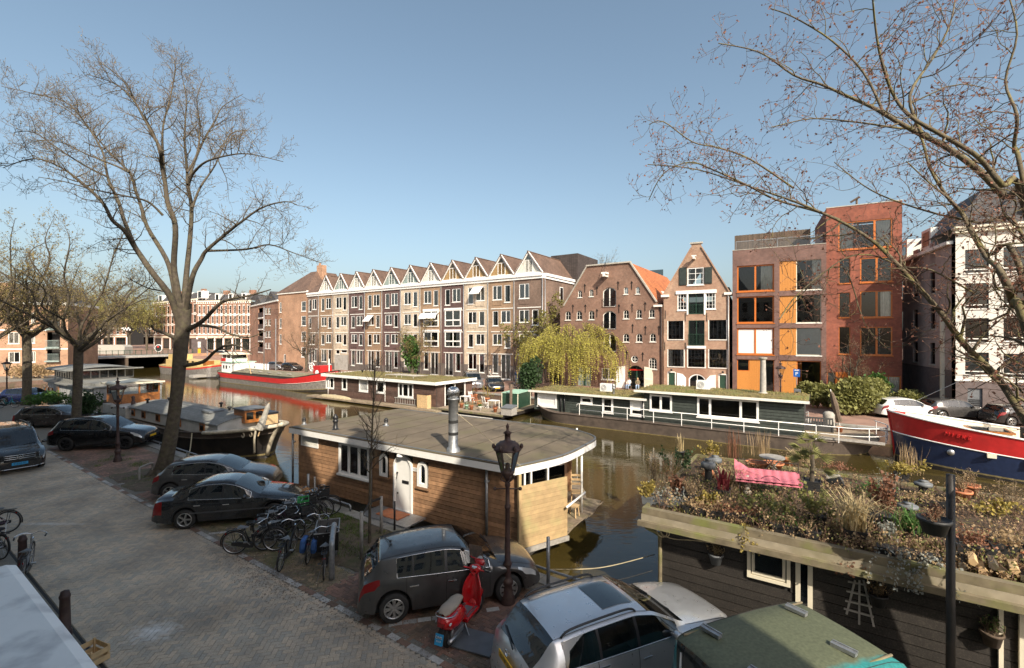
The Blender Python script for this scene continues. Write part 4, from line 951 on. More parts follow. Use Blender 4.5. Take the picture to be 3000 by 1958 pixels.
# orange flats at the left edge
def z7(x,y): return (.2253*x,950 + .2253*y)
pr_ = Vector(((199-1500)/F*74,74,0)); rz = R(21); pf = Plane(pr_ - Vector((cos(rz),sin(rz),0))*18,rz); W = 18
h = thing('orange_flats','orange brick flats with green balconies behind the grey wooden houseboat','building',tuple(pf.p0),rz)
def r7(x0,x1,y0,y1): u0,v0 = z7(x0,y0); u1,v1 = z7(x1,y1); return pf.rect(u0,u1,v0,v1)
zt = pf.px(90,893)[1]
wn = [r7(105,250,105,255),r7(108,258,360,500),r7(405,455,105,250),r7(405,460,355,495),r7(105,250,-150,0),r7(405,455,-150,-10),r7(-200,-60,105,255),r7(-200,-60,360,500)]
lg = [r7(612,782,a,b) for a,b in ((-130,60),(105,300),(330,475))]
wall(h,[(0,0),(W,0),(W,zt),(0,zt)],[recth(r) for r in wn+lg],'brick_orange',.2); shell(h,W,10,0,zt,[],.7)
for r in wn: window(h,r,'white_paint',2,1,.1,.06,curt(),'white_paint')
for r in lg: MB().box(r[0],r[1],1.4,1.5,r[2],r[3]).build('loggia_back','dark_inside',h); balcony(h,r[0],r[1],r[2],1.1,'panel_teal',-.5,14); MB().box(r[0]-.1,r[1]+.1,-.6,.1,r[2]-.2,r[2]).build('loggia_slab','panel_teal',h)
for v in (z7(0,80)[1],z7(0,325)[1]): z = pf.px(90,v)[1]; MB().box(0,W,-.04,.001,z-.1,z+.1).build('string_course','white_paint',h)
MB().box(-.1,W+.2,-.3,10,zt,zt+.4).build('cornice','white_paint',h)
MB().box(0,W*.62,.6,9,zt+.4,zt+3.4).build('upper_storey','brick_orange',h); MB().prism([(W*.6,zt+.4),(W*.98,zt+.4),(W*.9,zt+3.2),(W*.6,zt+3.2)],'y',.8,9).build('roof','slate',h)
MB().quad((W,0,0),(W,10,0),(W,10,zt),(W,0,zt)).build('wall','brick_orange',h)
MB().tube([(W*.72,-.1,0),(W*.72,-.1,zt)],.1,8).build('downpipe','white_paint',h,True)
# the houses on the near side, whose roofs throw the shade
nh = [(-8.1,5.5,18.5,'n'),(-2.55,5.5,18.5,'n'),(3.0,5.7,18.9,'p'),(8.8,5.6,20.7,'n'),(14.4,5.6,21,'p'),(20,5.6,20.6,'n'),(25.6,6,21,'p'),(31.6,6,20.4,'n'),(37.6,6,18.8,'p'),(43.6,6,18.5,'n'),(49.6,6,18.4,'p')]
names = ['next door to the right','at the window with the pale sill','next door to the left','second to the left','third to the left','fourth to the left','fifth to the left','sixth to the left','seventh to the left','eighth to the left','ninth to the left']
for (s0,W,zt,k),nm in zip(nh,names):
	p = st(s0 - W/2 + .02,-.25); h = thing('canal_house','tall pale shaded canal house behind the viewer, ' + nm,'house',tuple(p),CR + pi,'houses on the near side of the street')
	# local x runs to the left seen from the water, local y into the house
	W -= .04; f = .45; ze = zt - 3.9; hw = W/2
	outer = [(-W,0),(0,0),(0,ze),(-hw+f+.55,zt-1.25),(-hw+f,zt-.4),(-hw+f,zt),(-hw-f,zt),(-hw-f,zt-.4),(-hw-f-.55,zt-1.25),(-W,ze)]
	outer = [(x+W,z) for x,z in outer]
	wn = []
	for z in (4.6,7.9,11.0): wn += [(W*q-.55,W*q+.55,z,z+2.1) for q in (.2,.5,.8)]
	wn += [(W*.5-.5,W*.5+.5,14.2,15.8),(W*.12,W*.12+1.1,.1,2.6),(W*.45,W*.45+2,.9,2.7)]
	wall(h,outer,[recth(r) for r in wn],'stucco_pale' if k == 'p' else 'cream_paint',.15); shell(h,W,9,0,ze,[4.2,7.4,10.5,13.6],.7)  # unseen fronts made pale so they bounce light onto the street
	for r in wn: window(h,r,'white_paint',1,2,.09,.06,None,'white_paint','pane_dark')
	MB().quad((0,.05,ze-.2),(hw,.05,zt-1.0),(hw,9,zt-1.0),(0,9,ze-.2)).quad((W,.05,ze-.2),(hw,.05,zt-1.0),(hw,9,zt-1.0),(W,9,ze-.2)).build('roof','tile_dark',h)
	MB().box(hw-f-.12,hw+f+.12,-.12,.3,zt,zt+.15).build('gable_cap','stone',h)
# pale stone ledge under the window, with the little fuzz of weathering
mat('marble',(.86,.85,.83),.5,var=.06,scale=6,bump=.05,dirt=(.34,.33,.35),dscale=16,damt=.5)
sx = gp(60,1634,5.72); s1,t1 = tos(sx); s2,t2 = tos(gp(305,1958,5.72))
o = MB().box(-s1,1.2,-.24,0,-.07,0).build('window_ledge','marble',None,loc=st(0,(t1+t2)/2,5.72),rot=(0,0,CR),bevel=.025); tag(o,'pale veined stone window ledge at the lower left','ledge')
# boats
ro = random.Random(5)
mat('plank_brown',(.30,.168,.09),.65,var=.25,scale=6,bump=.2,bscale=25,island=.3,dirt=(.20,.12,.07),damt=.5)
mat('plank_tan',(.43,.30,.155),.7,var=.15,scale=5,island=.12,dirt=(.36,.33,.15),dscale=1.5,damt=.6)
mat('plank_black',(.02,.017,.015),.7,var=.25,island=.25,dirt=(.12,.10,.08),dscale=40,damt=.25)
mat('plank_darkbrown',(.09,.05,.038),.8,var=.25,island=.3,dirt=(.16,.12,.1),damt=.3)
mat('plank_green',(.045,.055,.048),.6,var=.2,island=.15)
mat('plank_silver',(.38,.38,.37),.85,var=.2,scale=4,island=.18)
mat('roof_felt',(.15,.118,.082),.95,var=.22,scale=1.4,bump=.35,bscale=120,dirt=(.10,.095,.04),dscale=.7,damt=.6)
mat('cabin_white',(.5,.495,.47),.6,var=.08,dirt=(.3,.28,.24),damt=.4); mat('roof_grey_boards',(.21,.21,.195),.85,var=.2,island=.12)
mat('hull_black',(.022,.020,.02),.5,var=.3,dirt=(.08,.06,.045),damt=.4)
mat('hull_rust',(.085,.065,.052),.65,var=.25,dirt=(.16,.12,.09),damt=.5,scale=3)
mat('hull_grey',(.17,.155,.14),.6,var=.25,dirt=(.28,.26,.23),dscale=3,damt=.6)
mat('hull_red',(.52,.025,.025),.4,var=.1,dirt=(.3,.03,.03),damt=.3)
mat('hull_navy',(.018,.03,.075),.3,var=.15,coat=.3)
mat('hull_cream',(.55,.49,.38),.6,var=.15,dirt=(.3,.22,.12),damt=.5,dscale=3)
mat('hull_yellow',(.55,.4,.17),.5,var=.08)
mat('weed_line',(.20,.16,.07),.9,var=.3)
mat('hatch_olive',(.19,.17,.115),.85,var=.25,scale=2)
mat('tarp_grey',(.36,.34,.30),.9,var=.15)
mat('sedum',(.17,.135,.05),.95,var=.4,scale=3,bump=.8,bscale=18,dirt=(.13,.16,.035),dscale=.6,damt=.8)
mat('sedum_tuft',(.20,.16,.055),.9,var=.4,bump=0,island=.4)
mat('mint_paint',(.35,.55,.42),.5)
def planked(par,x0,x1,z0,z1,holes,bh,m,y=0,th=.03,gap=.008,name='plank',vertical=False,joined=False):
	"""boards laid over a wall, cut round the openings; each board its own piece"""
	n = max(1,round((z1-z0)/bh)); bh = (z1-z0)/n; jm = MB()
	for i in range(n):
		a,b = z0 + i*bh + gap/2,z0 + (i+1)*bh - gap/2
		segs = [(x0,x1)]
		for (hx0,hx1,hz0,hz1) in holes:
			if hz0 < b - .01 and hz1 > a + .01:
				ns = []
				for s0,s1 in segs:
					if hx1 <= s0 or hx0 >= s1: ns.append((s0,s1)); continue
					if hx0 > s0 + .03: ns.append((s0,hx0))
					if hx1 < s1 - .03: ns.append((hx1,s1))
				segs = ns
		for s0,s1 in segs:
			mb = jm if joined else MB(); dy = ro.uniform(-.003,.003)
			k = len(mb.v)
			# slightly tilted face so that every joint catches light
			mb.box(s0,s1,y-th+dy,y,a,b)
			for q in (k,k+1): mb.v[q] = (mb.v[q][0],y-th+dy-.008,mb.v[q][2])
			if not joined: mb.build(name,m,par)
	if joined and jm.v: o = jm.build(name + 's',m,par); o['kind'] = 'stuff'
def wloc(t):
	m = Matrix.Translation(t.location) @ Matrix.Rotation(t.rotation_euler[2],4,'Z'); mi = m.inverted(); return lambda p: mi @ Vector(p)
def sedum_roof(par,loop,z,bump=.05,dens=60,m='sedum',tuft='sedum_tuft',th=.07):
	"""turf lying on a roof: a lumpy skin and a skirt, with small tufts"""
	xs = [p[0] for p in loop]; ys = [p[1] for p in loop]
	mb = MB(); nx = max(6,int((max(xs)-min(xs))/.5)); ny = max(4,int((max(ys)-min(ys))/.5))
	# loop must be a quad: bilinear patch
	a,b,c,d = [Vector((*p,0)) for p in loop]; rows = []
	for j in range(ny+1):
		row = []
		for i in range(nx+1):
			p = lerp(lerp(a,b,i/nx),lerp(d,c,i/nx),j/ny); e = i in (0,nx) or j in (0,ny)
			row.append((p.x,p.y,z + (0 if e else th + ro.uniform(-bump,bump)*.6)))
		rows.append(row)
	mb.grid(rows); o = mb.build('turf',m,par,True)
	tm = MB(); area = (max(xs)-min(xs))*(max(ys)-min(ys))
	for _ in range(int(area*dens)):
		f,g_ = ro.uniform(.01,.99),ro.uniform(.02,.98); p = lerp(lerp(a,b,f),lerp(d,c,f),g_)
		blade(tm,(p.x,p.y,z+th-.03),ro.uniform(.04,.13),.05,.08)
	o2 = tm.build('turf_tufts',tuft,o,fix=False); o2['kind'] = 'stuff'
def ff(P,fn):
	"""rect reader in zoom coordinates on plane P"""
	def r(x0,x1,y0,y1,y=0): u0,v0 = fn(x0,y0); u1,v1 = fn(x1,y1); return P.rect(u0,u1,v0,v1,y)
	return r
def z6(x,y): return (800 + .5203*x,1150 + .5203*y)
def z7b(x,y): return (1700 + .5462*x,1250 + .5462*y)
# brown houseboat by the quay
BZ = CR + R(2.27); org = st(18.8,10.85)
t = thing('houseboat','brown timber houseboat with white arched door and flat felt roof at the near quay','houseboat',tuple(org),BZ); L_ = wloc(t)
ZR = 2.42
PB = Plane(org + Vector((-sin(BZ),cos(BZ),0))*.32,BZ); r6 = ff(PB,z6)
yw = .32; xl,xr = .25,11.25
hl = [r6(165,260,243,305),r6(378,548,293,470),r6(608,656,340,470),r6(687,791,352,668),r6(820,879,388,530)]
ZB = -.12
MB().box(xl,xr,yw+.005,yw+.05,ZB,ZR-.2).build('wall','dark_inside',t)
planked(t,xl,xr,ZB,ZR-.2,hl,.145,'plank_brown',yw,.03,.014)
# openings
r = hl[0]; o = window(t,(r[0],r[1],r[2],r[3]),'white_clean',1,1,.07,yw-.07,None,None,'pane',fr=.06,name='louvre_window'); mb = MB(); [mb.cbox(((r[0]+r[1])/2,yw-.04,r[2]+.1+i*(r[3]-r[2]-.2)/6),(r[1]-r[0]-.16,.02,.05),(.5,0,0)) for i in range(7)]; mb.build('louvre','white_paint',o)
r = hl[1]; o = window(t,r,'white_clean',3,1,.09,yw-.08,None,None,'pane',fr=.08,bars=.05); MB().box(r[0]-.05,r[1]+.05,yw-.14,yw,r[2]-.07,r[2]).build('sill','white_clean',o); mb = MB(); [mb.cbox(((r[0]+r[1])/2,yw-.01,r[2]+.12+i*.052),(r[1]-r[0]-.2,.012,.03),(.6,0,0)) for i in range(int((r[3]-r[2]-.2)/.052))]; mb.build('blind_slats','black_paint',o)
for r in (hl[2],hl[4]):
	o = window(t,r,'white_clean',1,1,.11,yw-.09,'full',None,'pane',rise=(r[1]-r[0])*.49,fr=.09,name='arched_window'); MB().box(r[0]-.05,r[1]+.05,yw-.12,yw,r[2]-.08,r[2]-.005).build('sill','plank_brown',o)
r = hl[3]; lo = archloop(*r,(r[1]-r[0])*.46,12); o = MB().prism(lo,'y',yw-.05,yw-.005).build('door','white_clean',t)
cx = (r[0]+r[1])/2; cz = (r[2]+r[3])/2; li = [(cx+(p[0]-cx)*.86,cz+(p[1]-cz)*.95) for p in lo]; mb = MB()
for i in range(len(lo)): j = (i+1) % len(lo); mb.quad((*lo[i][:1],yw-.1,lo[i][1]),(lo[j][0],yw-.1,lo[j][1]),(li[j][0],yw-.1,li[j][1]),(li[i][0],yw-.1,li[i][1])); mb.quad((li[i][0],yw-.1,li[i][1]),(li[j][0],yw-.1,li[j][1]),(li[j][0],yw-.05,li[j][1]),(li[i][0],yw-.05,li[i][1])); mb.quad((lo[i][0],yw-.1,lo[i][1]),(lo[j][0],yw-.1,lo[j][1]),(lo[j][0],yw-.03,lo[j][1]),(lo[i][0],yw-.03,lo[i][1]))
mb.build('door_frame','white_clean',o)
MB().box(cx-.03,cx+.28,yw-.075,yw-.05,r[2]+1.02,r[2]+1.12).build('letter_slot','black_paint',o); MB().ball((r[0]+.2,yw-.09,r[2]+1.35),.04,8,6).tube([(r[0]+.2,yw-.08,r[2]+1.32),(r[0]+.2,yw-.12,r[2]+1.15)],.015,6).build('door_knob','black_paint',o); MB().ball((r[0]+.2,yw-.07,r[2]+.62),.03,8,6).build('lock','black_paint',o)
MB().lathe([(0,.12),(.13,.1),(.16,0)],(cx,yw-.16,r[3]+.0),10).build('porch_lamp','white_clean',t,True)
q = r6(790,816,422,442); plt_ = MB().box(q[0],q[1],yw-.05,yw-.035,q[2],q[3]).build('house_number','white_clean',t)
text(plt_,'315',(q[3]-q[2])*.95,((q[0]+q[1])/2,yw-.052,(q[2]+q[3])/2),(R(90),0,0),'black_paint',.001,'digits')
# downpipes
for x in (128,568,1217):
	xx = r6(x-2,x+2,300,310)[0]; mb = MB().tube([(xx,yw-.12,ZB+.1),(xx,yw-.12,ZR-.25)],.045,10); mb.box(xx-.06,xx+.06,yw-.15,yw-.03,1.7,1.76); mb.build('downpipe','galvanised',t,True)
# roof
def rp(u,v): return L_(gp(u,v,ZR))
e2 = rp(1713,1306); e3 = rp(1702,1262); e4 = rp(1112,1192)
edge = [(0,0),(11.3,0)] + [tuple(p.xy) for p in crom([Vector((11.3,0,0)),Vector((11.95,1.8,0)),Vector((e2.x,e2.y,0)),Vector((e2.x-.15,(e2.y+e3.y)/2+.3,0)),Vector((e3.x-.2,e3.y,0)),Vector((e3.x-1.2,e3.y+.25,0))],6)[1:]] + [(.4,e4.y)]
MB().prism(edge,'z',ZR-.04,ZR).build('roof','roof_felt',t)
def off(loop,d):
	c = sum((Vector((*p,0)) for p in loop),Vector())/len(loop); return [(p[0] + (c.x-p[0])*d,p[1] + (c.y-p[1])*d) for p in loop]
inner = off(edge,.02); mb = MB()
for i in range(len(edge)):
	j = (i+1) % len(edge); a,b,c,d = edge[i],edge[j],inner[j],inner[i]
	mb.quad((*a,ZR-.26),(*b,ZR-.26),(*b,ZR-.045),(*a,ZR-.045)); mb.quad((*a,ZR-.26),(*b,ZR-.26),(*c,ZR-.26),(*d,ZR-.26)); mb.quad((*c,ZR-.26),(*d,ZR-.26),(*d,ZR-.045),(*c,ZR-.045))
mb.build('fascia','white_clean',t)
MB().prism(off(edge,.06),'z',ZR-.3,ZR-.25).build('soffit','white_paint',t)
mb = MB()
for k in range(1,11): mb.bar((k*1.05+.25,.1,ZR+.004),(k*1.05+.4,e4.y-.1 if k < 9 else e4.y-.6,ZR+.004),.05,.012)
mat('felt_dark',(.095,.075,.053),.95); mb.build('felt_seam','felt_dark',t); mb = MB()
for i in range(len(edge)-1): mb.bar((*inner[i],ZR+.01),(*inner[i+1],ZR+.01),.06,.03)
mb.build('roof_trim','pot_grey',t)
# side and back walls, hull
MB().box(xl,xl+.06,yw+.05,5.6,ZB,ZR-.26).box(xl,10.6,5.55,5.6,ZB,ZR-.26).box(10.4,10.45,2.0,5.5,ZB,ZR-.26).build('wall','plank_brown',t)
MB().box(.6,11.2,.75,5.4,-1.4,ZB).build('hull','concrete',t)
# wooden screen at the end, deck, posts
pa = L_(gp(1521,1608,-.06)); pb_ = L_(gp(1661,1566,-.06)); ang = atan2(pb_.y-pa.y,pb_.x-pa.x); ln = (pb_-pa).to_2d().length
sm = Matrix.Translation((pa.x,pa.y,0)) @ Matrix.Rotation(ang,4,'Z')
nb = 14; h0,h1 = -.08,1.8
for i in range(nb):
	a = lerp(h0,h1,i/nb); b = lerp(h0,h1,(i+1)/nb)
	MB().box(.05,ln,-.02+ro.uniform(-.002,.002),.015,a+.003,b-.003,sm).build('screen_board','plank_tan',t)
MB().box(-.04,.05,-.05,.03,h0-.05,ZR-.26,sm).build('screen_post','plank_tan',t); MB().box(0,ln+.05,-.06,.02,h0-.16,h0-.02,sm).build('screen_beam','wood_grey',t)
fr_ = MB(); [fr_.box(x,x+.05,.05,.1,1.75,ZR-.26,sm) for x in (ln*.12,ln*.25,ln*.6)]; pieces(fr_,'window_post','white_clean',t); MB().box(.1,ln,.12,.14,1.75,ZR-.27,sm).build('pane','pane',t)
dk = [L_(gp(1661,1560,-.02)),L_(gp(1722,1492,-.02)),L_(gp(1716,1440,-.02)),L_(gp(1690,1395,-.02)),L_(gp(1600,1400,-.02))]
dk = [(p.x,p.y) for p in dk] + [(10.4,2.2),(pa.x-.1,pa.y+.2)]
MB().prism(dk,'z',-.12,-.06).build('deck','plank_deck',t)
for i in range(12):
	y = 2.3 + i*.24; MB().box(10.5,12.25 - abs(i-5.5)*.04,y,y+.22,-.058,-.03).build('deck_plank','plank_deck',t)
for (u,v,vt) in ((1704,1499,1310),(1690,1402,1295)):
	b = gp(u,v,0); p = L_(b); MB().tube([(p.x,p.y,-.05),(p.x,p.y,ZR-.2)],.04,10).build('post','white_clean',t,True)
p1 = L_(gp(1660,1487,.9)); p2 = L_(gp(1714,1443,.9)); MB().tube([p1,p2],.035,8).build('handrail','white_clean',t,True)
MB().box(pb_.x-.02,pb_.x+.04,pb_.y+.1,5.0,.0,.001).build('deck_edge','plank_deck',t)
# chimney with turning cowl, small vents, guy wire
c = L_(gp(1328,1322,ZR)); ch = MB().lathe([(.24,0),(.2,.12),(.16,.15),(.16,1.72),(.19,1.73),(.19,1.78),(0,1.78)],(c.x,c.y,ZR),18).build('chimney','galvanised',t,True)
mb = MB().ball((c.x,c.y,ZR+1.97),.18,14,8);
for k in range(18): a = 2*pi*k/18; mb.tube([(c.x+.205*sin(b)*cos(a+b*.25),c.y+.205*sin(b)*sin(a+b*.25),ZR+1.97+.2*cos(b)) for b in (.35,.8,1.3,1.8,2.3,2.75)],.014,4)
mb.build('wind_cowl','chrome',ch,True)
for z in (.55,.95): MB().lathe([(.164,0),(.164,.1)],(c.x,c.y,ZR+z),18).build('sooty_band','black_matte',ch,True)
g2 = L_(gp(1520,1372,ZR)); MB().tube([(c.x+.15,c.y,ZR+1.3),(g2.x,g2.y+.1,ZR+.05)],.008,4).build('guy_wire','rope',t)
for (u,v,hh,rr_,mm) in ((983,1258,.62,.085,'black_paint'),(1131,1248,.34,.07,'galvanised'),(891,1244,.3,.06,'galvanised')):
	c = L_(gp(u,v,ZR)); o = MB().lathe([(rr_*1.9,0),(rr_*1.3,.03),(rr_,.05),(rr_,hh*.45)],(c.x,c.y,ZR),12).build('vent_pipe','galvanised' if mm != 'black_paint' else mm,t,True); MB().lathe([(rr_,hh*.45),(rr_*1.35,hh*.5),(rr_*1.35,hh*.62),(rr_*.9,hh*.64),(rr_*1.25,hh*.7),(rr_*1.25,hh*.85),(rr_*.6,hh*.92),(rr_*.6,hh),(0,hh)],(c.x,c.y,ZR),12).build('cap','black_paint',o,True)
# gangway and door mat (lie loose between quay and door)
gw_ = thing('gangway','grey grated gangplank from the quay to the white houseboat door','gangway',tuple(st(13.4,10.3,0)),BZ)
MB().box(0,2.25,0,.95,.03,.07).build('grating','galvanised',gw_); MB().tube([(2.1,.5,.03),(1.8,.2,-.4)],.03,6).build('strut','galvanised',gw_)
o = MB().box(.55,1.6,.25,.85,.074,.1).build('door_mat','terracotta',None,loc=st(13.4,10.3,0),rot=(0,0,BZ)); tag(o,'brown woven door mat on the houseboat gangway','door mat')
# chair, stool and plant on the little deck
def chair(name,label,loc,rz,m,seat=.42,w_=.42,folding=True,group=None):
	c_ = thing(name,label,'chair',loc,rz,group)
	MB().box(-w_/2,w_/2,-w_/2,w_/2,seat-.03,seat).build('seat',m,c_)
	for i in range(3): MB().box(-w_/2,w_/2,w_/2-.02+i*.05,w_/2+i*.05,seat+.18+i*.15,seat+.26+i*.15).build('back_slat',m,c_)
	for sx in (-1,1):
		MB().bar((sx*w_*.48,-w_*.45,0),(sx*w_*.48,w_*.5,seat+.05) if folding else (sx*w_*.48,-w_*.45,seat),.035).build('leg',m,c_)
		MB().bar((sx*w_*.44,w_*.42,0),(sx*w_*.44,-w_*.4,seat) if folding else (sx*w_*.44,w_*.42,seat),.035).build('leg',m,c_)
		MB().bar((sx*w_*.48,w_*.45,seat),(sx*w_*.48,w_*.5+.16,seat+.62),.035).build('back_post',m,c_)
	return c_
chair('folding_chair','bare wooden folding chair on the brown houseboat end deck',gp(1690,1472,-.02),CR+.5,'wood_raw')
s_ = thing('stool','small wooden stool on the brown houseboat end deck','stool',gp(1678,1512,-.02),CR)
MB().box(-.2,.2,-.16,.16,.36,.4).build('seat','wood_raw',s_)
for a in (-1,1):
	for b in (-1,1): MB().bar((a*.18,b*.14,0),(a*.15,b*.11,.37),.035).build('leg','wood_raw',s_)
# garden houseboat, lower right
org = st(3.6,11.1); GZ = CR + R(.6); GR = 2.0
gt = thing('garden_houseboat','black boarded houseboat with a wild garden of pots growing on its roof','houseboat',tuple(org),GZ); GL = wloc(gt)
PG = Plane(org + Vector((-sin(GZ),cos(GZ),0))*.42,GZ); r7b = ff(PG,z7b); yw = .42
hl = [r7b(897,1128,648,826),r7b(1155,1247,700,1000)]
hl[1] = (hl[1][0],hl[1][1],-.1,hl[1][3])
MB().box(.3,15,yw+.005,yw+.06,-.5,GR-.2).box(.3,.36,yw+.06,5.8,-.5,GR-.2).build('wall','dark_inside',gt)
planked(gt,.3,15,-.4,GR-.25,hl,.2,'plank_black',yw,.03,.016)
planked(gt,.3,15,-.4,GR-.25,[],.2,'plank_black',5.85,.03,.016,joined=True)
r = hl[0]; o = window(gt,r,'cream_paint',1,1,.07,yw-.09,None,None,'pane',fr=.08); window(o,(r[0]+.09,r[1]-.09,r[2]+.09,r[3]-.09),'cream_paint',1,1,.06,yw-.07,None,None,'pane',fr=.06,name='sash')
r = hl[1]; MB().box(r[0],r[0]+.09,yw-.08,yw,r[2],r[3]+.1).box(r[1]-.09,r[1],yw-.08,yw,r[2],r[3]+.1).build('door_frame','cream_paint',gt); MB().box(r[0]+.09,r[1]-.09,yw-.03,yw,r[2],r[3]).build('door','pane_dark',gt)
for x in (2235,2345): q = r7b(x,x+26,950,1290); MB().box(q[0],q[1],yw-.1,yw-.03,-.3,GR-.3).build('wall_post','cream_paint',gt)
MB().box(0,15.2,0,6.1,GR-.2,GR).build('roof','soil',gt)
mat('fascia_old',(.30,.26,.19),.7,var=.15,dirt=(.2,.18,.1),dscale=2,damt=.6); MB().box(-.04,15.3,-.05,-.005,GR-.22,GR-.06).build('fascia','fascia_old',gt)  # tree's shade is darkened into the fascia colour; the grime is its own
mat('edge_mossy',(.17,.14,.09),.9,var=.3,scale=4,dirt=(.16,.18,.04),dscale=1.6,damt=.8)
MB().box(-.02,15.3,-.04,.12,GR-.055,GR+.1).build('roof_edge','edge_mossy',gt); MB().box(-.1,15.3,-.16,-.055,GR-.32,GR-.2).build('gutter','edge_mossy',gt); MB().box(0,15.2,6.0,6.1,GR+.001,GR+.09).box(-.02,.05,.12,6.0,GR+.001,GR+.09).build('roof_edge','edge_mossy',gt)
MB().box(.5,15,.8,5.6,-1.6,-.4).build('hull','concrete',gt)
MB().tube(crom([(.0,.05,GR-.3),(.05,.1,GR-.42),(.26,.3,GR-.6),(.3,.36,GR-.8),(.3,.36,-.3)],4),.05,10).build('downpipe','edge_mossy',gt,True)
MB().tube(crom([(.25,.2,GR-.4),(.6,.1,GR-.55),(1.4,.05,GR-.42),(2.6,.1,GR-.4),(3.6,.08,GR-.42),(5.2,.1,GR-.36),(7.5,.1,GR-.4)],6),.012,5).build('hose','rope',gt,True)
MB().ring((.42,.1,GR-.45),.12,.012,'Y',14,5).ring((.5,.08,GR-.44),.1,.012,'Y',14,5).build('hose_coil','rope',gt,True)
# ropes between this boat and the quay
for k,(a,b) in enumerate((((1918,1625),(1560,1700)),((1912,1672),(1700,1690)))):
	p = gp(*a,.6) if k == 0 else gp(*a,.5); q = st(5.9 - k*.8,10.3,.25); m_ = (p+q)/2 - Vector((0,0,.12))
	o = MB().tube(crom([p,lerp(p,q,.5) - Vector((0,0,.15)),q],6),.012,5).build('mooring_rope','cable_black' if k else 'rope',None,True); tag(o,('dark slack mooring line' if k else 'tan taut mooring rope') + ' from the garden houseboat to the quay','rope')
# hull maker
def hull(par,L,B,zd,zl,bands,bow=(5,1.2,.55),stern=(4,.6,.6),n=44,cy=0,deck=None,dm=None,flip=False,flare=.18):
	"""bow at +x. zd(f): deck height along the length; bands: (h0, h1, material, name)"""
	def wf(f,side):
		x = f*L; k = 1
		if x > L-bow[0]: q = (x-(L-bow[0]))/bow[0]; k = min(k,max(0,1-q**2.2)**bow[2])
		if x < stern[0]: q = (stern[0]-x)/stern[0]; k = min(k,max(0,1-q**2.4)**stern[2])
		return k
	fs = sorted(set([i/n for i in range(n+1)] + [1-(i/14)**2*bow[0]/L for i in range(15)] + [(i/14)**2*stern[0]/L for i in range(15)]))
	def pt(f,h,sgn):
		x = lerp(-stern[1]*h*h,L+bow[1]*h*h,f); w_ = B/2*wf(f,sgn)*(1-flare+flare*sqrt(h)); return (-x if flip else x,cy + sgn*w_,lerp(zl,zd(f),h))
	for h0,h1,m_,nm in bands:
		mb = MB(); hs = [lerp(h0,h1,i/4) for i in range(5)]
		mb.grid([[pt(f,h,-1) for f in fs] + [pt(f,h,1) for f in reversed(fs)] for h in hs])
		mb.build(nm,m_,par,True)
	if deck is not None:
		mb = MB(); mb.grid([[(*pt(f,deck,-1)[:2],pt(f,deck,-1)[2]) for f in fs],[(*pt(f,deck,1)[:2],pt(f,deck,1)[2]) for f in fs]]); mb.build('deck',dm,par,True)
	return pt,fs
def strake(par,pt,fs,h,r,m_,name='rubbing_strake',both=True):
	mb = MB()
	for s_ in ((-1,1) if both else (-1,)): mb.tube([pt(f,h,s_) for f in fs],r,5)
	return mb.build(name,m_,par,True)
# old sailing barge left of the brown houseboat
t = thing('sailing_barge','old black sailing barge with grey boarded cabin roof and pale raised bow','barge',tuple(st(49.6,13.4,0)),CR + R(1.2)); L_ = wloc(t)
zd = lambda f: .55 + .75*max(0,(f-.62)/.38)**2 + .35*max(0,(.2-f)/.2)**2
pt,fs = hull(t,23.2,4.7,zd,-1.3,[(0,.30,'hull_black','hull_bottom'),(.30,.34,'weed_line','waterline'),(.34,.82,'hull_black','hull'),(.82,1,'hull_rust','bulwark')],(6.5,1.3,.6),(4,.4,.6),deck=.86,dm='plank_deck')
strake(t,pt,fs,.82,.045,'hull_rust'); strake(t,pt,[f for f in fs if f < .86],1,.05,'hull_rust','gunwale')
for s_ in (-1,1): MB().tube([pt(f,.99,s_) for f in fs if f > .84],.11,8).build('bow_rail','hull_cream',t,True)
MB().tube([pt(1,h,1) for h in (.3,.5,.7,.85,1)] + [Vector(pt(1,1,1)) + Vector((.35,0,.1))],.12,8).build('stem','hull_cream',t,True)
for f,nm in ((.955,1),(.97,1)): q = pt(f,.86,-1); MB().ring((q[0],q[1]-.05,q[2]),.13,.035,'Y',12,6).build('hawse_ring','hull_cream',t,True)
q = pt(.978,.95,-1); MB().tube(crom([Vector(q)+Vector((0,-.1,.1)),Vector(q)+Vector((-.1,-.15,-.5)),Vector(q)+Vector((-.3,-.05,-1.3))],5),.06,6).build('anchor_chain','hull_cream',t,True)
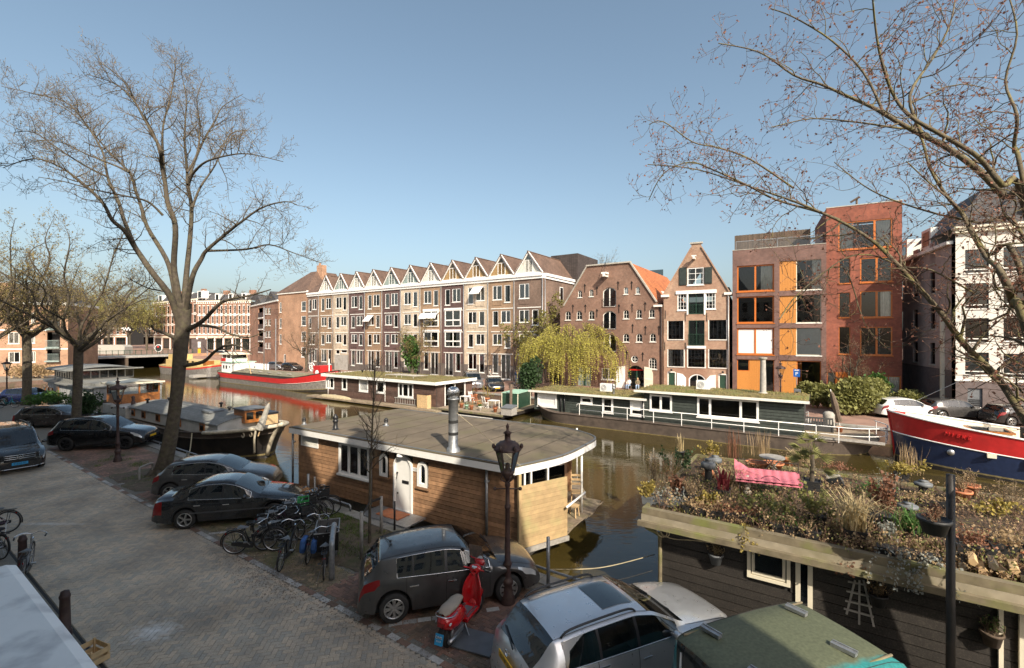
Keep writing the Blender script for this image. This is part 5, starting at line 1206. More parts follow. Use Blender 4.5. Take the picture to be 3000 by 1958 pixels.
# cabin
cs,ce = 8.2,20.9; cw = 1.65; zc0,zc1,zc2 = .42,1.18,1.5
for s_ in (-1,1):
	MB().quad((cs,s_*cw,zc0),(ce,s_*cw*.93,zc0),(ce,s_*cw*.93,zc1),(cs,s_*cw,zc1)).build('cabin_side','cabin_white',t)
for k,f in enumerate((.06,.2,.38,.62,.86)):
	x = lerp(cs,ce,f); y = -lerp(cw,cw*.93,f); o = MB().box(x-.3,x+.3,y-.05,y-.005,zc0+.18,zc1-.1).build('cabin_window','wood_varnish',t); MB().box(x-.2,x+.2,y-.06,y-.05,zc0+.26,zc1-.18).build('pane','pane_dark',o)
nb = 15
for i in range(nb):
	a,b = -1+2*i/nb,-1+2*(i+1)/nb; hgt = lambda q: zc2 - (zc2-zc1)*q*q
	mb = MB(); g_ = .012; k0,k1 = cw+.12,cw*.93+.12
	mb.grid([[(cs-.1,(a*k0+g_),hgt(a)),(cs-.1,b*k0-g_,hgt(b))],[(ce+.12,a*k1+g_,hgt(a)),(ce+.12,b*k1-g_,hgt(b))]]); mb.grid([[(cs-.1,(a*k0+g_),hgt(a)-.05),(cs-.1,b*k0-g_,hgt(b)-.05)],[(ce+.12,a*k1+g_,hgt(a)-.05),(ce+.12,b*k1-g_,hgt(b)-.05)]]); mb.quad((ce+.12,a*k1+g_,hgt(a)),(ce+.12,b*k1-g_,hgt(b)),(ce+.12,b*k1-g_,hgt(b)-.05),(ce+.12,a*k1+g_,hgt(a)-.05))
	mb.build('roof_board','roof_grey_boards',t)
MB().poly([(ce,-cw*.93,zc0),(ce,cw*.93,zc0),(ce,cw*.93,zc1),(ce,.8,zc1+.24),(ce,0,zc2-.04),(ce,-.8,zc1+.24),(ce,-cw*.93,zc1)]).poly([(cs,-cw,zc0),(cs,cw,zc0),(cs,cw,zc1),(cs,.8,zc1+.24),(cs,0,zc2-.04),(cs,-.8,zc1+.24),(cs,-cw,zc1)]).build('cabin_end','cabin_white',t)
o = MB().box(ce-.9,ce+.35,-.2,1.0,zc1-.1,zc2+.35).build('companion_hatch','wood_varnish',t); MB().box(ce-1,ce+.45,-.3,1.1,zc2+.35,zc2+.42).build('hatch_lid','pot_grey',o); mb = MB(); [MB().box(ce+.352,ce+.36,y,y+.4,zc1+.1,zc2+.2).build('pane','pane_dark',o) for y in (-.1,.45)]
MB().box(17.2,18.2,-.8,.1,zc2-.02,zc2+.1).build('roof_hatch','pot_grey',t)
for x,y in ((18.0,.5),(9.2,-.9),(9.6,.3),(15.6,1.1)): MB().lathe([(.07,0),(.07,.2),(.13,.22),(.15,.3),(0,.34)],(x,y,zc2-.08),10).build('roof_vent','black_paint',t,True)
# wheelhouse
MB().box(3.4,8.0,-1.8,1.8,.3,1.05).build('after_deck','cabin_white',t)
wh = MB().box(2.6,5.0,-1.35,1.35,1.05,1.75).build('wheelhouse','wood_varnish',t); mb = MB()
for x in (2.6,3.75,4.9):
	for y in (-1.35,1.25): mb.box(x,x+.1,y,y+.1,1.75,2.55)
mb.box(4.9,5.0,-.05,.05,1.75,2.55); pieces(mb,'window_post','wood_varnish',wh)
for a in (-1.3,1.3): MB().box(2.7,4.9,a-.01,a+.01,1.75,2.55).build('pane','pane',wh)
MB().box(4.94,4.96,-1.25,1.25,1.75,2.55).build('pane','pane',wh); mb = MB(); mb.grid([[(x,y,2.72-.12*(y/1.6)**2+dz) for x in (2.2,5.3)] for dz in (0,) for y in (-1.65,-.8,0,.8,1.65)]); mb.grid([[(x,y,2.64-.12*(y/1.6)**2) for x in (2.2,5.3)] for y in (-1.65,-.8,0,.8,1.65)]); mb.box(2.2,5.3,-1.66,-1.62,2.5,2.62).box(5.26,5.3,-1.6,1.6,2.52,2.66).build('roof','cream_paint',wh)
MB().lathe([(.12,0),(.14,.3),(.08,.45),(.12,.7),(0,.8)],(7.2,-1.1,1.05),10).build('bollard','lamp_brown',t,True)
MB().box(5.6,6.6,-.4,.4,1.05,1.15).build('hatch','wood_varnish',t)
ro_ = Vector(pt(.80,1.0,-1)); qy = L_(st(27.0,10.2,.1)); o = MB().tube(crom([ro_,lerp(ro_,qy,.5) - Vector((0,0,.25)),qy],6),.03,6).build('mooring_rope','rope',t,True)
# parasol folded on the foredeck and wicker box
p_ = thing('folded_parasol','folded pale parasol leaning on the old barge foredeck','parasol',tuple(gp(770,1262,1.2)),0)
MB().tube([(-.25,0,-.3),(.35,0,1.5)],.03,6).build('pole','wood_raw',p_); MB().tube([(-.2,0,.1),(-.05,0,.4),(.1,0,.8),(.25,0,1.25),(.34,0,1.5)],[.22,.2,.14,.12,.02],8).build('canopy','tarp_grey',p_)
p_ = thing('deck_box','pale wicker box with dark lid on the old barge foredeck','box',tuple(gp(778,1240,.9)),CR); MB().box(-.6,.6,-.45,.45,0,.6).build('body','wood_raw',p_); MB().box(-.63,.63,-.48,.48,.6,.72).build('lid','black_paint',p_)
# grey boarded houseboat further left
t = thing('grey_houseboat','weathered grey timber houseboat with curved roofs and glazed upper cabin','houseboat',tuple(st(68,12,0)),CR)
def vboards(par,pts,z0,z1,m_,bw=.18):
	for (a,b) in zip(pts[:-1],pts[1:]):
		a = Vector((*a,0)); b = Vector((*b,0)); n = max(1,int((b-a).length/bw)); mb = MB()
		d = (b-a).normalized(); nn = Vector((d.y,-d.x,0))
		for i in range(n): p = lerp(a,b,(i+.04)/n); q = lerp(a,b,(i+.96)/n); k = nn*(.02 + ro.uniform(0,.012)); mb.poly([(p+k) + Vector((0,0,z0)),(q+k) + Vector((0,0,z0)),(q+k) + Vector((0,0,z1)),(p+k) + Vector((0,0,z1))]); mb.quad(p + Vector((0,0,z0)),p+k + Vector((0,0,z0)),p+k + Vector((0,0,z1)),p + Vector((0,0,z1)))
		mb.quad(a + Vector((0,0,z0)),b + Vector((0,0,z0)),b + Vector((0,0,z1)),a + Vector((0,0,z1)))
		o = mb.build('boarding',m_,par); o['kind'] = 'stuff'
fl = [(0,3.2),(.6,1.4),(2.2,.3),(4,0),(8,0),(12,.1),(16.2,.5),(16.4,5.3),(0,5.4)]
vboards(t,fl + [fl[0]],-.5,1.75,'plank_silver')
MB().prism([(x*1.02-.2,y*1.08-.35) for x,y in fl],'z',1.75,1.85).prism([(x*.9+.8,y*.8+.4) for x,y in fl],'z',1.85,2.1).build('roof','roof_grey_boards',t); MB().prism(fl,'z',-1.4,-.5).build('hull','hull_black',t)
for x in (1.0,2.4,3.6,5): o = MB().box(x,x+.9,-.12+(.5 if x < 2 else 0),.05+(.5 if x < 2 else 0),.5,1.2).build('window','wood_varnish',t); MB().box(x+.1,x+.8,-.13+(.5 if x < 2 else 0),-.12+(.5 if x < 2 else 0),.58,1.12).build('pane','pane_dark',o)
MB().box(7.0,8.0,-.06,.02,-.3,1.5).build('door','wood_varnish',t)
up = MB().box(3.6,9.6,.5,5.2,2.1,2.2).build('upper_cabin','wood_grey',t); mb = MB()
for y in [.5 + i*.66 for i in range(8)]: mb.box(9.5,9.6,y,y+.09,2.2,2.95); mb.box(3.6,3.7,y,y+.09,2.2,2.95)
for x in [3.6 + i*.85 for i in range(8)]: mb.box(x,x+.09,.5,.6,2.2,2.95)
mb.box(9.48,9.6,.5,5.2,2.9,3.0); pieces(mb,'window_post','wood_grey',up); MB().box(9.54,9.56,.55,5.15,2.2,2.95).box(3.7,9.5,.54,.56,2.2,2.95).build('pane','pane_dark',up)
mb = MB(); mb.grid([[(x,y,3.0+.3*(1-((y-2.85)/3)**2)) for x in (2.6,10.6)] for y in (-.1,.9,1.9,2.85,3.9,4.9,5.8)]); mb.grid([[(x,y,2.9+.3*(1-((y-2.85)/3)**2)) for x in (2.6,10.6)] for y in (-.1,.9,1.9,2.85,3.9,4.9,5.8)]); mb.box(10.56,10.62,0,5.7,3.0,3.12).build('roof','roof_grey_boards',up)
# red barge
t = thing('red_barge','long grey cargo barge with a broad red band and white wheelhouse','barge',tuple(st(78.6,35.1,0)),CR + R(-.6)); L_ = wloc(t)
zd = lambda f: .78 + 1.25*max(0,(f-.68)/.32)**1.7 + .12*max(0,(.2-f)/.2)
zmid = lambda f: .0 + .8*max(0,(f-.68)/.32)**1.7
pt,fs = hull(t,28.2,5.0,zd,-1.5,[(0,.34,'hull_black','hull_bottom'),(.34,.37,'weed_line','waterline'),(.37,.67,'hull_grey','hull'),(.67,.96,'hull_red','red_band'),(.96,1,'hull_black','gunwale')],(7.5,.9,.55),(5,.5,.5),deck=.97,dm='hatch_olive')
strake(t,pt,[f for f in fs if f > .7],.67,.03,'white_paint','white_line'); strake(t,pt,fs,.665,.04,'hull_rust')
mb = MB()
for i in range(13):
	a = 6.2 + i*1.25; MB().prism([(-1.9,.62),(1.9,.62),(1.9,1.02),(0,1.38),(-1.9,1.02)],'x',a,a+1.22).build('hatch_cover','hatch_olive',t)
	if i % 2: MB().box(a+.2,a+1.0,-1.5,-1.2,1.2,1.28).build('hatch_bar','wood_grey',t)
MB().box(6,22.6,-2.0,-1.92,.6,.95).build('coaming','hull_black',t)
w_ = MB().box(2.2,5.4,-1.7,1.7,.7,2.25).build('deckhouse','white_clean',t); MB().box(2.0,5.6,-1.85,1.85,2.25,2.34).build('roof','mint_paint',w_); MB().box(5.4,9.2,.2,1.9,.7,2.0).build('long_cabin','white_clean',w_)
for x,y in ((2.7,-1.71),(3.6,-1.71)): MB().box(x,x+.4,y-.02,y,1.3,1.8).build('porthole','black_paint',w_)
for x in (4.8,8.4): MB().lathe([(0,0),(.14,0),(.14,.03)],(x,-1.73 if x < 5 else .18,1.6),10,'Y').build('porthole','black_paint',w_)
wu = MB().box(1.2,4.0,-1.2,1.2,2.34,2.85).build('wheelhouse','white_clean',t); mb = MB()
for x in (1.2,2.6,3.92):
	for y in (-1.2,1.12): mb.box(x,x+.08,y,y+.08,2.85,3.4)
pieces(mb,'window_post','white_clean',wu); MB().box(1.24,3.96,-1.15,1.15,2.85,3.4).build('pane','pane_dark',wu); MB().prism([(-1.5,3.4),(1.5,3.4),(1.5,3.5),(0,3.75),(-1.5,3.5)],'x',.7,4.8).build('roof','cream_paint',wu); MB().box(1.0,2.4,-1.26,-1.21,2.0,2.84).build('red_panel','hull_red',wu)
MB().tube([(11.5,0,1.2),(11.5,0,10.5)],.07,8).build('mast','galvanised',t,True); MB().tube([(6,-1.8,.9),(6,-1.8,4.2)],.05,6).build('pole','black_paint',t); MB().tube([(11.9,-2.0,.9),(8.8,-1.2,3.8)],.05,6).build('boat_hook','wood_raw',t)
c = (24.6,-.6,2.3); mb = MB().ring(c,.55,.05,'Y',18,6); [mb.bar(c,(c[0]+.52*cos(a),c[1],c[2]+.52*sin(a)),.06) for a in [2*pi*k/7 for k in range(7)]]; mb.build('windlass_wheel','white_clean',t)
MB().box(25.2,26.8,-.8,.8,1.5,2.5).build('windlass_housing','hull_red',t); MB().lathe([(0,0),(.28,0),(.3,.1)],(27.0,-1.5,1.75),12,'Y').build('hawse_plate','white_clean',t); MB().tube([(27.4,0,1.8),(27.4,0,3.4)],.06,6).build('bow_post','white_clean',t)
q = pt(.12,.8,-1); MB().lathe([(.05,-.35),(.22,-.2),(.22,.2),(.05,.35)],(q[0],q[1]-.25,q[2]-.2),10).build('fender','rubber',t,True)
# yellow barge behind
t = thing('yellow_barge','dark barge with yellow superstructure moored beyond the red barge','barge',tuple(st(104,36,0)),CR)
zd = lambda f: .9 + .9*max(0,(f-.6)/.4)**2
pt,fs = hull(t,22,5,zd,-1.5,[(0,.34,'hull_black','hull_bottom'),(.34,.85,'hull_grey','hull'),(.85,.93,'hull_red','red_line'),(.93,1,'hull_yellow','bulwark')],(6,.8,.55),(5,.5,.5),deck=.95,dm='hatch_olive')
o = MB().box(4,17,-1.8,1.8,.8,2.0).build('cabin','hull_yellow',t); MB().box(4,7,-1.4,1.4,2.0,2.9).build('wheelhouse','hull_yellow',o)
for x in (9,11,13,15): MB().box(x,x+.7,-1.83,-1.8,1.4,2.0).build('pane','pane_dark',o)
mb = MB(); mb.bar((18.6,-2.6,-.3),(20.2,-2.6,-.3),2.0,.4); mb.build('raft','wood_grey',t); MB().box(18.4,19.6,-1.5,-.3,.9,2.1).build('crate_stack','wood_varnish',t)
# dark brown houseboat with turf roof, and its terrace
def zr4(x,y): return (850 + .2731*x,1050 + .2731*y)
def zt4(x,y): return (1330 + .1968*x,1100 + .1968*y)
org = st(45.9,31.0); t = thing('turf_houseboat','dark brown boarded houseboat with green turf roof and white windows','houseboat',tuple(org),CR); L_ = wloc(t)
PT = Plane(org,CR); r4 = ff(PT,zr4); W = 16.6; ZT = 2.0
hl = [r4(390,475,205,320),r4(562,615,210,335),r4(745,840,228,355),r4(932,1015,248,370),r4(1165,1325,270,415)]
MB().box(0,W,.0,.06,-.4,ZT-.2).box(0,.06,.06,5.2,-.4,ZT-.2).box(0,W,5.2,5.26,-.4,ZT-.2).build('wall','dark_inside',t)
planked(t,0,W,-.4,ZT-.2,hl,.17,'plank_darkbrown',0,.035,.02,joined=True)
for k,r in enumerate(hl): window(t,r,'white_clean',2 if k in (0,4) else 1,1,.11,-.09,['full','full','shut',None,'sides'][k],'white_clean','pane',fr=.1,split=[.5] if k in (0,) else [.3,.68] if k == 4 else None,bars=.06)
MB().box(W-.06,W,.1,1.1,-.4,ZT-.2).build('wall','plank_darkbrown',t); MB().box(W-.06,W,4.1,5.2,-.4,ZT-.2).build('wall','plank_darkbrown',t)
MB().box(W-.03,W-.01,1.1,4.1,-.3,ZT-.25).build('pane','pane',t); mb = MB(); [mb.box(W-.05,W+.04,y,y+.1,-.4,ZT-.2) for y in (1.1,2.5,4.0)]; pieces(mb,'window_post','white_clean',t)
MB().box(-.5,W+.35,-.45,5.5,ZT-.2,ZT).build('roof','dark_inside',t); MB().box(-.53,W+.38,-.48,-.452,ZT-.22,ZT+.06).box(W+.352,W+.38,-.45,5.5,ZT-.22,ZT+.06).box(-.53,-.502,-.45,5.5,ZT-.22,ZT+.06).build('fascia','white_clean',t)
sedum_roof(t,[(-.45,-.4),(W+.3,-.4),(W+.3,5.45),(-.45,5.45)],ZT,.05,40)
for x in (.3,r4(1028,1036,300,310)[0]): MB().tube([(x,-.12,-.3),(x,-.12,ZT-.25)],.05,8).build('downpipe','white_clean',t,True)
MB().box(-2.2,W+1.0,-1.15,-.06,-.55,-.42).build('dock','plank_deck',t); mb = MB()
for i in range(88): MB().box(-2.1+i*.22,-2.1+i*.22+.2,-1.13,-.08,-.419,-.395).build('dock_plank','plank_deck',t)
MB().box(-.3,W+.2,-.3,5.3,-1.4,-.56).build('hull','concrete',t)
for (x,y,hh) in ((10.6,3.5,.55),(2.2,3,.3)): MB().lathe([(.08,0),(.08,hh*.7),(.14,hh*.72),(.14,hh)],(x,y,ZT+.05),10).build('roof_pipe','black_paint',t,True)
mb = MB()
for x0 in (8.6,11.0):
	for d in (0,.55,1.1,1.65): mb.bar((x0+d,.9,ZT+.3),(x0+d+.5,2.4,ZT+.3),.05)
	mb.bar((x0,.9,ZT+.3),(x0+1.7,.9,ZT+.3),.05).bar((x0+.5,2.4,ZT+.3),(x0+2.2,2.4,ZT+.3),.05);
	[mb.bar((x0+d,.9,ZT),(x0+d,.9,ZT+.3),.04) for d in (0,1.65)]
mb.build('skylight_frame','wood_grey',t)
cb = thing('cupboard','raw wood cupboard against the dark brown houseboat wall','cupboard',tuple(PT.at(r4(1412,1535,400,520)[0],-.62,-.4)),CR); q = r4(1412,1535,385,520); w_ = (q[1]-q[0])*.9
MB().box(0,w_,0,.5,0,1.25).build('body','wood_raw',cb); MB().box(-.03,w_+.03,-.03,.52,1.25,1.29).build('top','lamp_brown',cb); [MB().box(w_*a+.02,w_*(a+.5)-.02,-.02,0,.03,1.22).build('door','wood_raw',cb) for a in (0,.5)]
ld = thing('ladder','pale wooden ladder hung flat under the wide window of the turf houseboat','ladder',tuple(PT.at(r4(1130,1140,400,410)[0],-.12,0)),CR); LL = r4(1130,1360,430,440); LL = LL[1]-LL[0]; q = r4(1130,1360,430,490)
MB().bar((0,0,q[3]),(LL,0,q[3]),.06).build('rail','wood_grey',ld); MB().bar((0,0,q[2]),(LL,0,q[2]),.06).build('rail','wood_grey',ld)
for i in range(9): MB().bar((LL*(i+.5)/9,0,q[2]),(LL*(i+.5)/9,0,q[3]),.035).build('rung','wood_grey',ld)
cn = thing('upturned_canoe','tan covered canoe lying on the dock of the turf houseboat','canoe',tuple(PT.at(r4(385,395,380,390)[0],-.75,-.39)),CR); LL = r4(385,720,400,420); LL = LL[1]-LL[0]
mb = MB(); rows = []
for i in range(15):
	f = i/14; ww = .36*sqrt(max(0,1-(2*f-1)**2)); rows.append([(f*LL,ww*cos(a),.32*sin(a)*(sqrt(max(0,1-(2*f-1)**2))*.8+.2)) for a in [pi*k/8 for k in range(9)]])
mb.grid(rows).build('hull','rope',cn,True); MB().tube([(0,0,.05),(LL/2,0,.34),(LL,0,.05)],.02,5).build('keel','wood_grey',cn)
# terrace pontoon
tr_ = thing('terrace_pontoon','mossy wooden terrace pontoon behind the turf houseboat, full of pots','pontoon',tuple(st(29.0,30.7,0)),CR); ZP = -.25
MB().box(0,7.3,0,6.8,ZP-.3,ZP-.03).build('float','hull_black',tr_)
for i in range(30): MB().box(0,7.3,i*.226,i*.226+.21,ZP-.03,ZP).build('deck_plank','plank_deck',tr_)
MB().box(-.5,7.4,-.18,-.02,ZP-.12,ZP+.02).build('edge_beam','edge_mossy',tr_); MB().tube([(-.5,-.4,-.62),(6.6,-.35,-.62)],.11,8).build('log_fender','wood_grey',tr_,True)
gb = thing('green_box','dark green sheet metal hut on the water beside the terrace pontoon','hut',tuple(gp(1517,1205,-.45)),CR+R(8));
MB().box(-1.6,0,0,2.8,-.1,1.55).build('body','green_paint',gb); MB().prism([(-1.65,-.05),(.05,-.05),(.05,2.85),(-1.65,2.85)],'z',1.55,1.6).build('top','mint_paint',gb); mb = MB(); [mb.box(x-.03,x+.03,y-.03,y+.03,-.1,1.56) for x,y in ((.0,.0),(-1.6,0),(0,2.8))]; mb.build('corner_trim','cream_paint',gb); MB().tube([(-.4,.2,-.1),(-.4,.2,-1.6)],.08,6).tube([(-.4,2.4,-.1),(-.4,2.4,-1.6)],.08,6).tube([(-1.4,.4,-.1),(-1.4,.4,-1.6)],.08,6).build('pile','wood_grey',gb)
gc = thing('storage_box','weathered grey storage box with sloping lid on the terrace pontoon','box',tuple(gp(1468,1216,ZP)),CR+R(4)); MB().box(-.0,1.0,0,.9,0,.62).build('body','wood_grey',gc); MB().prism([(-.05,.62),(.95,.78),(.95,.72),(-.05,.56)],'x',-.04,1.04).build('lid','pot_grey',gc)
o = MB().tube([(0,0,-1.5),(.12,0,2.4)],[.15,.13],10).build('mooring_pole','timber_dark',None,True,loc=gp(1494,1205,-.4)); tag(o,'dark leaning mooring pole beside the green hut','pole')
# long green-black houseboat on a steel hull
def zr2(x,y): return (1700 + .2101*x,1050 + .2101*y)
def zr5(x,y): return (1400 + .1471*x,1050 + .1471*y)
t = thing('ark_houseboat','long dark green boarded houseboat on a rusty steel hull with turf roof','houseboat',tuple(st(-2.2,35.0,0)),CR + pi); L_ = wloc(t)
zd = lambda f: .12 + .75*max(0,(f-.86)/.14)**1.6
pt,fs = hull(t,22.2,5.4,zd,-1.5,[(0,.46,'hull_black','hull_bottom'),(.46,.52,'weed_line','waterline'),(.52,1,'hull_rust','hull')],(3.6,.9,.6),(4.5,.7,.5),deck=1,dm='hull_rust',flare=.1)
strake(t,pt,fs,1,.05,'hull_rust','gunwale')
pc = st(20.2,33.1); PA = Plane(pc,CR); ra,ra5 = ff(PA,zr2),ff(PA,zr5)
sub = bpy.data.objects.new('deckhouse',bpy.data.meshes.new('deckhouse')); C.objects.link(sub); sub.location = L_(pc); sub.rotation_euler = (0,0,pi); setpar(sub,t)
xm = ra(895,900,500,510)[0]; xe = ra(2380,2384,700,710)[0] + 2.9; zA,zB_ = 1.62,2.22
wA = [ra5(1195,1575,680,960),ra5(2050,2285,770,905),ra(310,460,545,760),ra(700,888,590,800)]; wB = [ra(972,1280,510,735),ra(1632,2490,560,870)]
x0 = wA[0][0] - .35
wB[1] = (wB[1][0],wB[1][1],wB[1][2]+.1,wB[1][3])
MB().box(x0,xm,.04,.1,.1,zA).box(xm,xe,.03,.1,.1,zB_).box(x0,xm,3.6,3.7,.1,zA).box(xm,xe,3.6,3.7,.1,zB_).box(xe-.06,xe,.1,3.6,.1,zB_).box(x0,x0+.06,.1,3.6,.1,zA).build('wall','dark_inside',sub)
planked(sub,x0,xm,.1,zA,wA,.19,'plank_green',.04,.04,.03); planked(sub,xm,xe,.1,zB_,wB,.19,'plank_green',.03,.04,.03)
for k,r in enumerate(wA): window(sub,r,'white_clean',1,1,.14,-.08,['shut',None,None,'blind'][k],'white_clean','pane',fr=.11)
window(sub,wB[0],'white_clean',2,1,.12,-.08,None,'white_clean','pane',fr=.11,bars=.07); window(sub,wB[1],'white_clean',3,1,.13,-.08,None,'white_clean','pane',fr=.11,split=[.22,.72],bars=.07)
mb = MB(); lr = random.Random(3); r = wB[1]
for i in range(16): x = lerp(r[0]+.2,r[1]-.2,i/15); mb.box(x,x+lr.uniform(.1,.3),.3,.5,r[2],r[2]+lr.uniform(.08,.35))
mb.build('things_on_the_sill','terracotta',sub)
for (a,b,z) in ((x0,xm,zA),(xm-.3,xe,zB_)):
	MB().box(a-.3,b+.25,-.4,4.0,z,z+.1).build('roof','dark_inside',sub); MB().box(a-.34,b+.28,-.46,-.41,z-.02,z+.14).build('gutter','white_paint',sub)
	sedum_roof(sub,[(a-.28,-.38),(b+.23,-.38),(b+.23,3.9),(a-.28,3.9)],z+.1,.07,55,th=.1)
for x in (ra5(1665,1675,700,800)[0],ra5(1735,1745,700,800)[0],xm-.1): MB().tube([(x,-.1,.15),(x,-.1,zA-.1)],.05,8).build('downpipe','black_paint',sub,True)
# white hand rails along the gangway
xa,xb = ra5(2090,2095,1000,1010)[0],xe + 4.0
MB().tube([(xa-.25,-.62,.75),(xa-.2,-.62,.95),(xa,-.62,1.0),(xb-3.4,-.62,1.0)],.03,6).tube([(xa,-.62,.55),(xb-3.4,-.62,.55)],.022,6).build('handrail','white_clean',sub,True)
for i in range(9): x = lerp(xa,xb-3.4,i/8); MB().tube([(x,-.62,.1),(x,-.62,1.0)],.028,6).build('rail_post','white_clean',sub)
curve = crom([(xb-3.4,-.62,1.0),(xb-1.5,-.5,1.0),(xb-.2,.4,1.0),(xb+.1,1.8,1.0),(xb-.4,3.2,1.0)],5)
MB().tube(curve,.03,6).tube([p - Vector((0,0,.45)) for p in curve],.022,6).build('handrail','white_clean',sub,True)
for p in curve[3::4]: MB().tube([p,p - Vector((0,0,.9))],.028,6).build('rail_post','white_clean',sub)
MB().box(xe,xb-.4,-.3,3.6,.08,.2).build('stern_deck','plank_deck',sub); MB().box(xe+.2,xb-.2,-.45,-.35,.2,.34).build('timber_edge','wood_grey',sub)
def roofpt(f,y,z): return PA.at(lerp(x0,xe,f),y,z)
def acunit(label,p):
	a_ = thing('air_conditioner',label,'air conditioner',tuple(p),CR,'air conditioners on the turf roof'); MB().box(-.45,.45,-.17,.17,.05,.68).build('casing','white_clean',a_); mb = MB(); [mb.ring((-.14,-.18,.36),q,.012,'Y',18,4) for q in (.08,.15,.22)]; mb.build('fan_grille','pot_grey',a_); MB().box(-.4,-.3,-.15,.15,0,.05).build('foot','pot_grey',a_); MB().box(.3,.4,-.15,.15,0,.05).build('foot','pot_grey',a_)
acunit('white air conditioner on the low turf roof in front of the willow',roofpt(.3,1.6,zA+.16)); acunit('white air conditioner on the high turf roof in front of the gable house',PA.at(xm + 3.6,2.2,zB_+.16))
fp_ = thing('flue_pipe','short grey flue pipe on the low turf roof','pipe',tuple(PA.at(xm-2.6,.6,zA+.1)),0); MB().lathe([(.09,0),(.09,.45),(.13,.47),(.15,.55),(.1,.6),(.13,.66),(.13,.8),(0,.9)],(0,0,0),10).build('pipe','galvanised',fp_,True)
cl = thing('stone_column','old grey fluted column standing on the high turf roof','column',tuple(PA.at(xe-2.4,2.0,zB_+.12)),CR)
MB().lathe([(.28,0),(.28,.12),(.2,.16)],(0,0,0),14).build('base','stone',cl); MB().lathe([(.2,.16),(.19,1.0),(.165,2.3)],(0,0,0),14).build('shaft','concrete',cl,True); MB().lathe([(.165,2.3),(.26,2.42),(.26,2.5),(0,2.5)],(0,0,0),14).build('capital','stone',cl)
# red and navy ship on the right
t = thing('navy_ship','navy blue ship with broad red bulwark and cream deck, raised name on its bow','ship',tuple(st(-24.5,33.4,0)),CR + pi); L_ = wloc(t)
zd = lambda f: 1.0 + 1.15*max(0,(f-.45)/.55)**1.8
pt,fs = hull(t,21,4.6,zd,-1.5,[(0,.3,'hull_black','hull_bottom'),(.3,.325,'weed_line','waterline'),(.325,.66,'hull_navy','hull'),(.66,.68,'white_clean','white_line'),(.68,.975,'hull_red','bulwark'),(.975,1,'white_clean','gunwale')],(6.5,.35,.62),(4,.5,.5),deck=.80,dm='cream_paint',flare=.22)
strake(t,pt,fs,.985,.05,'white_clean','cap_rail'); strake(t,pt,fs,.67,.03,'white_clean','white_stripe')
MB().tube([pt(1,h,1) for h in (.3,.5,.7,.9,1)],.07,6).build('stem','hull_red',t,True)
# inner face of the bulwark is cream
mb = MB()
for s_ in (-1,1): mb.grid([[(p[0],p[1] - s_*.06,p[2]) for p in [pt(f,h,s_) for f in fs if .05 < f < .97]] for h in (.80,.97)])
mb.build('bulwark_inside','cream_paint',t,True)
# name: raised letters following the red band
nm = 'MIEKE'; f0,f1 = .902,.866
for i,ch_ in enumerate(nm):
	f = lerp(f0,f1,i/4); p = Vector(pt(f,.84,1)); q = Vector(pt(f-.012,.84,1)); d = (q-p); ang = atan2(d.y,d.x); slope = math.atan2(d.z,d.to_2d().length)
	o = text(t,ch_,.27,p + Vector((-sin(ang),cos(ang),0))*(-.02),(0,0,0),'hull_red',.035,'letter'); o.rotation_mode = 'QUATERNION'
	o.rotation_quaternion = (Matrix.Rotation(ang,3,'Z') @ Matrix.Rotation(-slope,3,'Y') @ Matrix.Rotation(R(90),3,'X')).to_quaternion()
	o.location = p + Vector((sin(ang),-cos(ang),0))*.03
for f,h,kind in ((.90,.56,'p'),(.835,.63,'b'),(.765,.64,'h'),(.62,.62,'b'),(.5,.5,'p')):
	p = Vector(pt(f,h,1));
	if kind == 'p': MB().lathe([(0,.05),(.13,.05),(.16,0)],p,12,'Y').build('porthole','steel',t,True)
	elif kind == 'b': MB().box(p.x-.16,p.x+.16,p.y-.05,p.y+.14,p.z-.09,p.z+.09).build('bracket','cream_paint',t)
	else: MB().box(p.x-.28,p.x+.28,p.y-.04,p.y+.12,p.z-.2,p.z+.2).build('hawse_box','cream_paint',t); MB().lathe([(0,.13),(.12,.13),(.12,.1)],p,10,'Y').build('hawse_hole','black_paint',t)
dz = lambda f: pt(f,.8,1)[2]
MB().box(16.6,18.0,-.7,.7,dz(.83),dz(.83)+.42).build('fore_hatch','cream_paint',t); MB().box(16.5,18.1,-.8,.8,dz(.83)+.42,dz(.83)+.5).build('hatch_frame','wood_varnish',t); MB().box(16.65,17.95,-.65,.65,dz(.83)+.5,dz(.83)+.52).build('pane','pane_dark',t)
MB().box(14.8,16.0,-.7,.7,dz(.73),dz(.73)+.85).build('covered_winch','black_cloth',t)
MB().box(13.6,14.1,-.25,.25,dz(.66),dz(.66)+1.3).build('mast_step','cream_paint',t); MB().tube([(13.85,0,dz(.66)),(13.85,0,7.2)],.11,12).build('mast','white_clean',t,True); MB().tube([(13.8,0,dz(.66)+1.75),(6,0,dz(.66)+1.5)],.09,8).build('boom','white_clean',t,True)
MB().box(5.5,13.0,-1.35,1.35,dz(.5)-.2,dz(.5)+.85).build('cabin','cream_paint',t); MB().box(5.4,13.1,-1.45,1.45,dz(.5)+.85,dz(.5)+.92).build('cabin_roof','white_clean',t)
for x in (12.4,10.6,8.8): MB().lathe([(0,.04),(.17,.04),(.2,0)],(x,1.36,dz(.5)+.45),12,'Y').build('porthole','steel',t,True)
for f in (.655,.69): p = pt(f,.8,1); MB().lathe([(.13,0),(.13,.3),(.17,.32),(.17,.4),(0,.4)],(p[0],p[1]-.5,p[2]),12).build('bollard','cream_paint',t,True)
